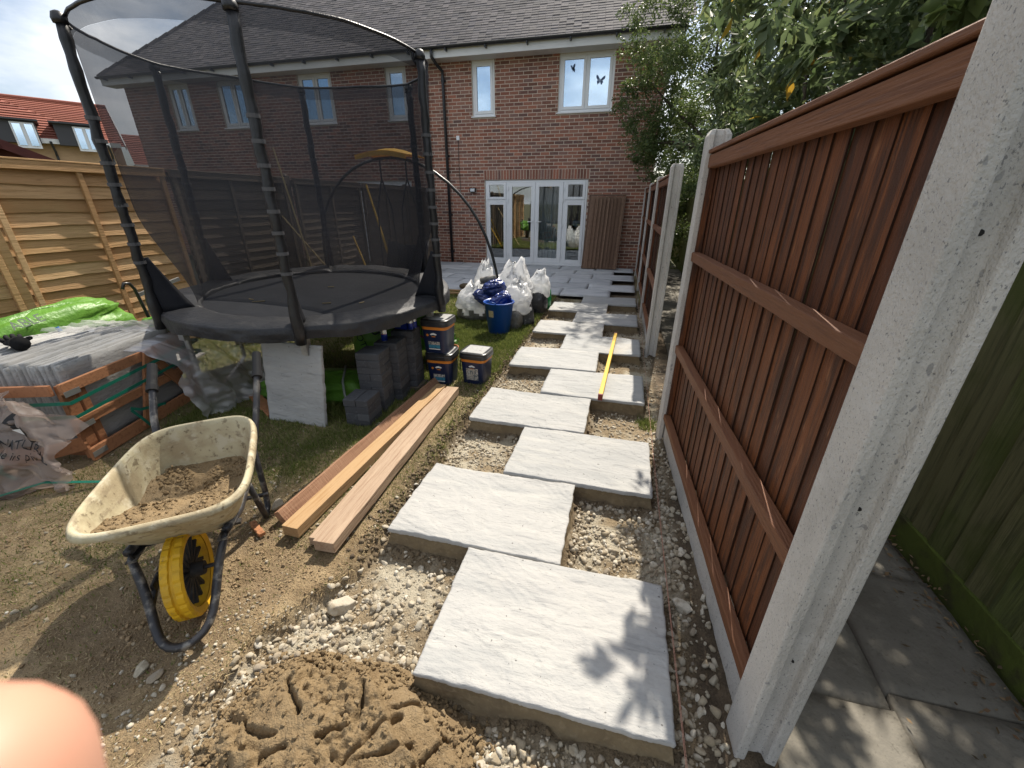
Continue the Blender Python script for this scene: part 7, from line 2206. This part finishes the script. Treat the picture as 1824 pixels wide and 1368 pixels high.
# wheel
WR, WW = 0.185, 0.037
wh = MB()
n_ = 96
prof = [(WR - 0.038, -WW * 0.80), (WR - 0.012, -WW), (WR - 0.001, -WW * 0.82), (WR, -WW * 0.22), (WR - 0.008, -WW * 0.12), (WR - 0.008, WW * 0.12), (WR, WW * 0.22), (WR - 0.001, WW * 0.82), (WR - 0.012, WW), (WR - 0.038, WW * 0.80)]
def wheel_fn(u, v):
    k = int(round(v * (len(prof) - 1))); r_, yy = prof[k]
    t_ = 2 * PI * u
    if k in (2, 3, 6, 7) and (int(u * n_) % 4 == 0): r_ -= 0.004
    if k in (1, 8) and (int(u * n_) % 4 == 0): r_ -= 0.002
    return (r_ * math.cos(t_), yy, r_ * math.sin(t_) + WR)
wh.grid(wheel_fn, n_, len(prof), wrap=True)
wheel = wh.build('wheel', M['yellow'], wb, local=True)
q = MB(); rx = Matrix.Rotation(R(90), 3, 'X')
q.lathe([(WR - 0.040, -WW * 0.75), (WR - 0.046, -WW * 0.3), (WR - 0.046, WW * 0.3), (WR - 0.040, WW * 0.75)], 48, (0, 0, WR), rot=rx); q.build('rim', M['yellow'], wheel, local=True)
q = MB(); q.lathe([(0.001, -0.055), (0.028, -0.055), (0.032, -0.02), (0.032, 0.02), (0.028, 0.055), (0.001, 0.055)], 16, (0, 0, WR), rot=rx)
for k in range(16):
    t_ = 2 * PI * k / 16
    q.bar((0.028 * math.cos(t_), 0.0, WR + 0.028 * math.sin(t_)), ((WR - 0.045) * math.cos(t_), 0.0, WR + (WR - 0.045) * math.sin(t_)), 0.012, 0.022, up=(0, 1, 0))
q.build('spokes', M['rubber'], wheel, local=True)
q = MB(); q.tube([(0, -0.115, WR), (0, 0.115, WR)], 0.009, 10); q.build('axle', M['barrowsteel'], wheel, local=True)
for s_ in (-1, 1):
    q = MB(); q.b2(-0.022, 0.055, s_ * 0.108 - 0.006, s_ * 0.108 + 0.006, WR - 0.022, WR + 0.022); q.build('axle_plate', M['barrowsteel'], wb, local=True, bevel=0.003)
    q = MB(); q.bar((0.05, s_ * 0.108, WR - 0.01), (0.115, s_ * 0.108, 0.150), 0.02, 0.02); q.build('axle_strut', M['barrowsteel'], wb, local=True)
place(wb, WBO, (0, 0, WRZ))

# ================================================================== PHOTOGRAPHER'S HAND (a fingertip strays into the frame)
hand = thing('person', "blurred fingertip of the photographer's hand in the bottom left corner", 'person')
me = bpy.data.meshes.new('hand')
def cs(x, y_, z_): return CAMP + rr * x + uu * y_ + fw * z_          # camera-side coordinates in metres
def dv(x, y_, z_): return (rr * x + uu * y_ + fw * z_).normalized()
tip = cs(-0.0520, -0.0285, 0.036)
j1 = tip + dv(-0.06, -1, 0.15) * 0.023
j2 = j1 + dv(-0.35, -0.9, 0.2) * 0.026
kn = j2 + dv(-0.55, -0.8, 0.15) * 0.042
palm = kn + dv(-0.45, -0.85, 0.25) * 0.045
wrist = palm + dv(-0.3, -0.95, 0.05) * 0.055
arm = wrist + dv(-0.15, -0.9, -0.45) * 0.13
side = dv(-0.55, 0.05, 0.83)
Vs = [wrist, palm, kn, j2, j1, tip, arm]
Es = [(0, 1), (1, 2), (2, 3), (3, 4), (4, 5), (0, 6)]
Rs = [0.027, 0.026, 0.0125, 0.0115, 0.0118, 0.0122, 0.034]
for k in range(1, 4):
    b_ = kn + side * 0.021 * k - dv(-0.45, -0.85, 0.25) * (0.003 if k == 1 else -0.004 * k)
    m1 = b_ + dv(-0.85, 0.15, 0.35) * (0.036, 0.034, 0.028)[k - 1]
    m2 = m1 + dv(-0.55, -0.75, -0.2) * (0.026, 0.024, 0.020)[k - 1]
    m3 = m2 + dv(0.2, -0.9, -0.3) * 0.019
    i0 = len(Vs); Vs += [b_, m1, m2, m3]; Es += [(1, i0), (i0, i0 + 1), (i0 + 1, i0 + 2), (i0 + 2, i0 + 3)]
    Rs += [0.0115, 0.0098, 0.0090, 0.0080]
t1_ = palm - side * 0.024 + dv(-0.3, 0.1, 0) * 0.006; t2_ = t1_ + dv(-0.35, 0.75, -0.75) * 0.026; t3_ = t2_ + dv(-0.35, 0.8, -0.5) * 0.022
i0 = len(Vs); Vs += [t1_, t2_, t3_]; Es += [(1, i0), (i0, i0 + 1), (i0 + 1, i0 + 2)]; Rs += [0.014, 0.0108, 0.0092]
me.from_pydata([tuple(v_) for v_ in Vs], Es, [])
me.materials.append(M['skin'])
ho = bpy.data.objects.new('hand', me); col.objects.link(ho); ho.parent = hand
md = ho.modifiers.new('skin', 'SKIN'); md.use_smooth_shade = True
for i, r_ in enumerate(Rs):
    sv = me.skin_vertices[0].data[i]; sv.radius = {0: (0.024, 0.017), 1: (0.030, 0.015), 6: (0.027, 0.021)}.get(i, (r_, r_)); sv.use_root = (i == 0)
ms_ = ho.modifiers.new('sub', 'SUBSURF'); ms_.levels = 2; ms_.render_levels = 2
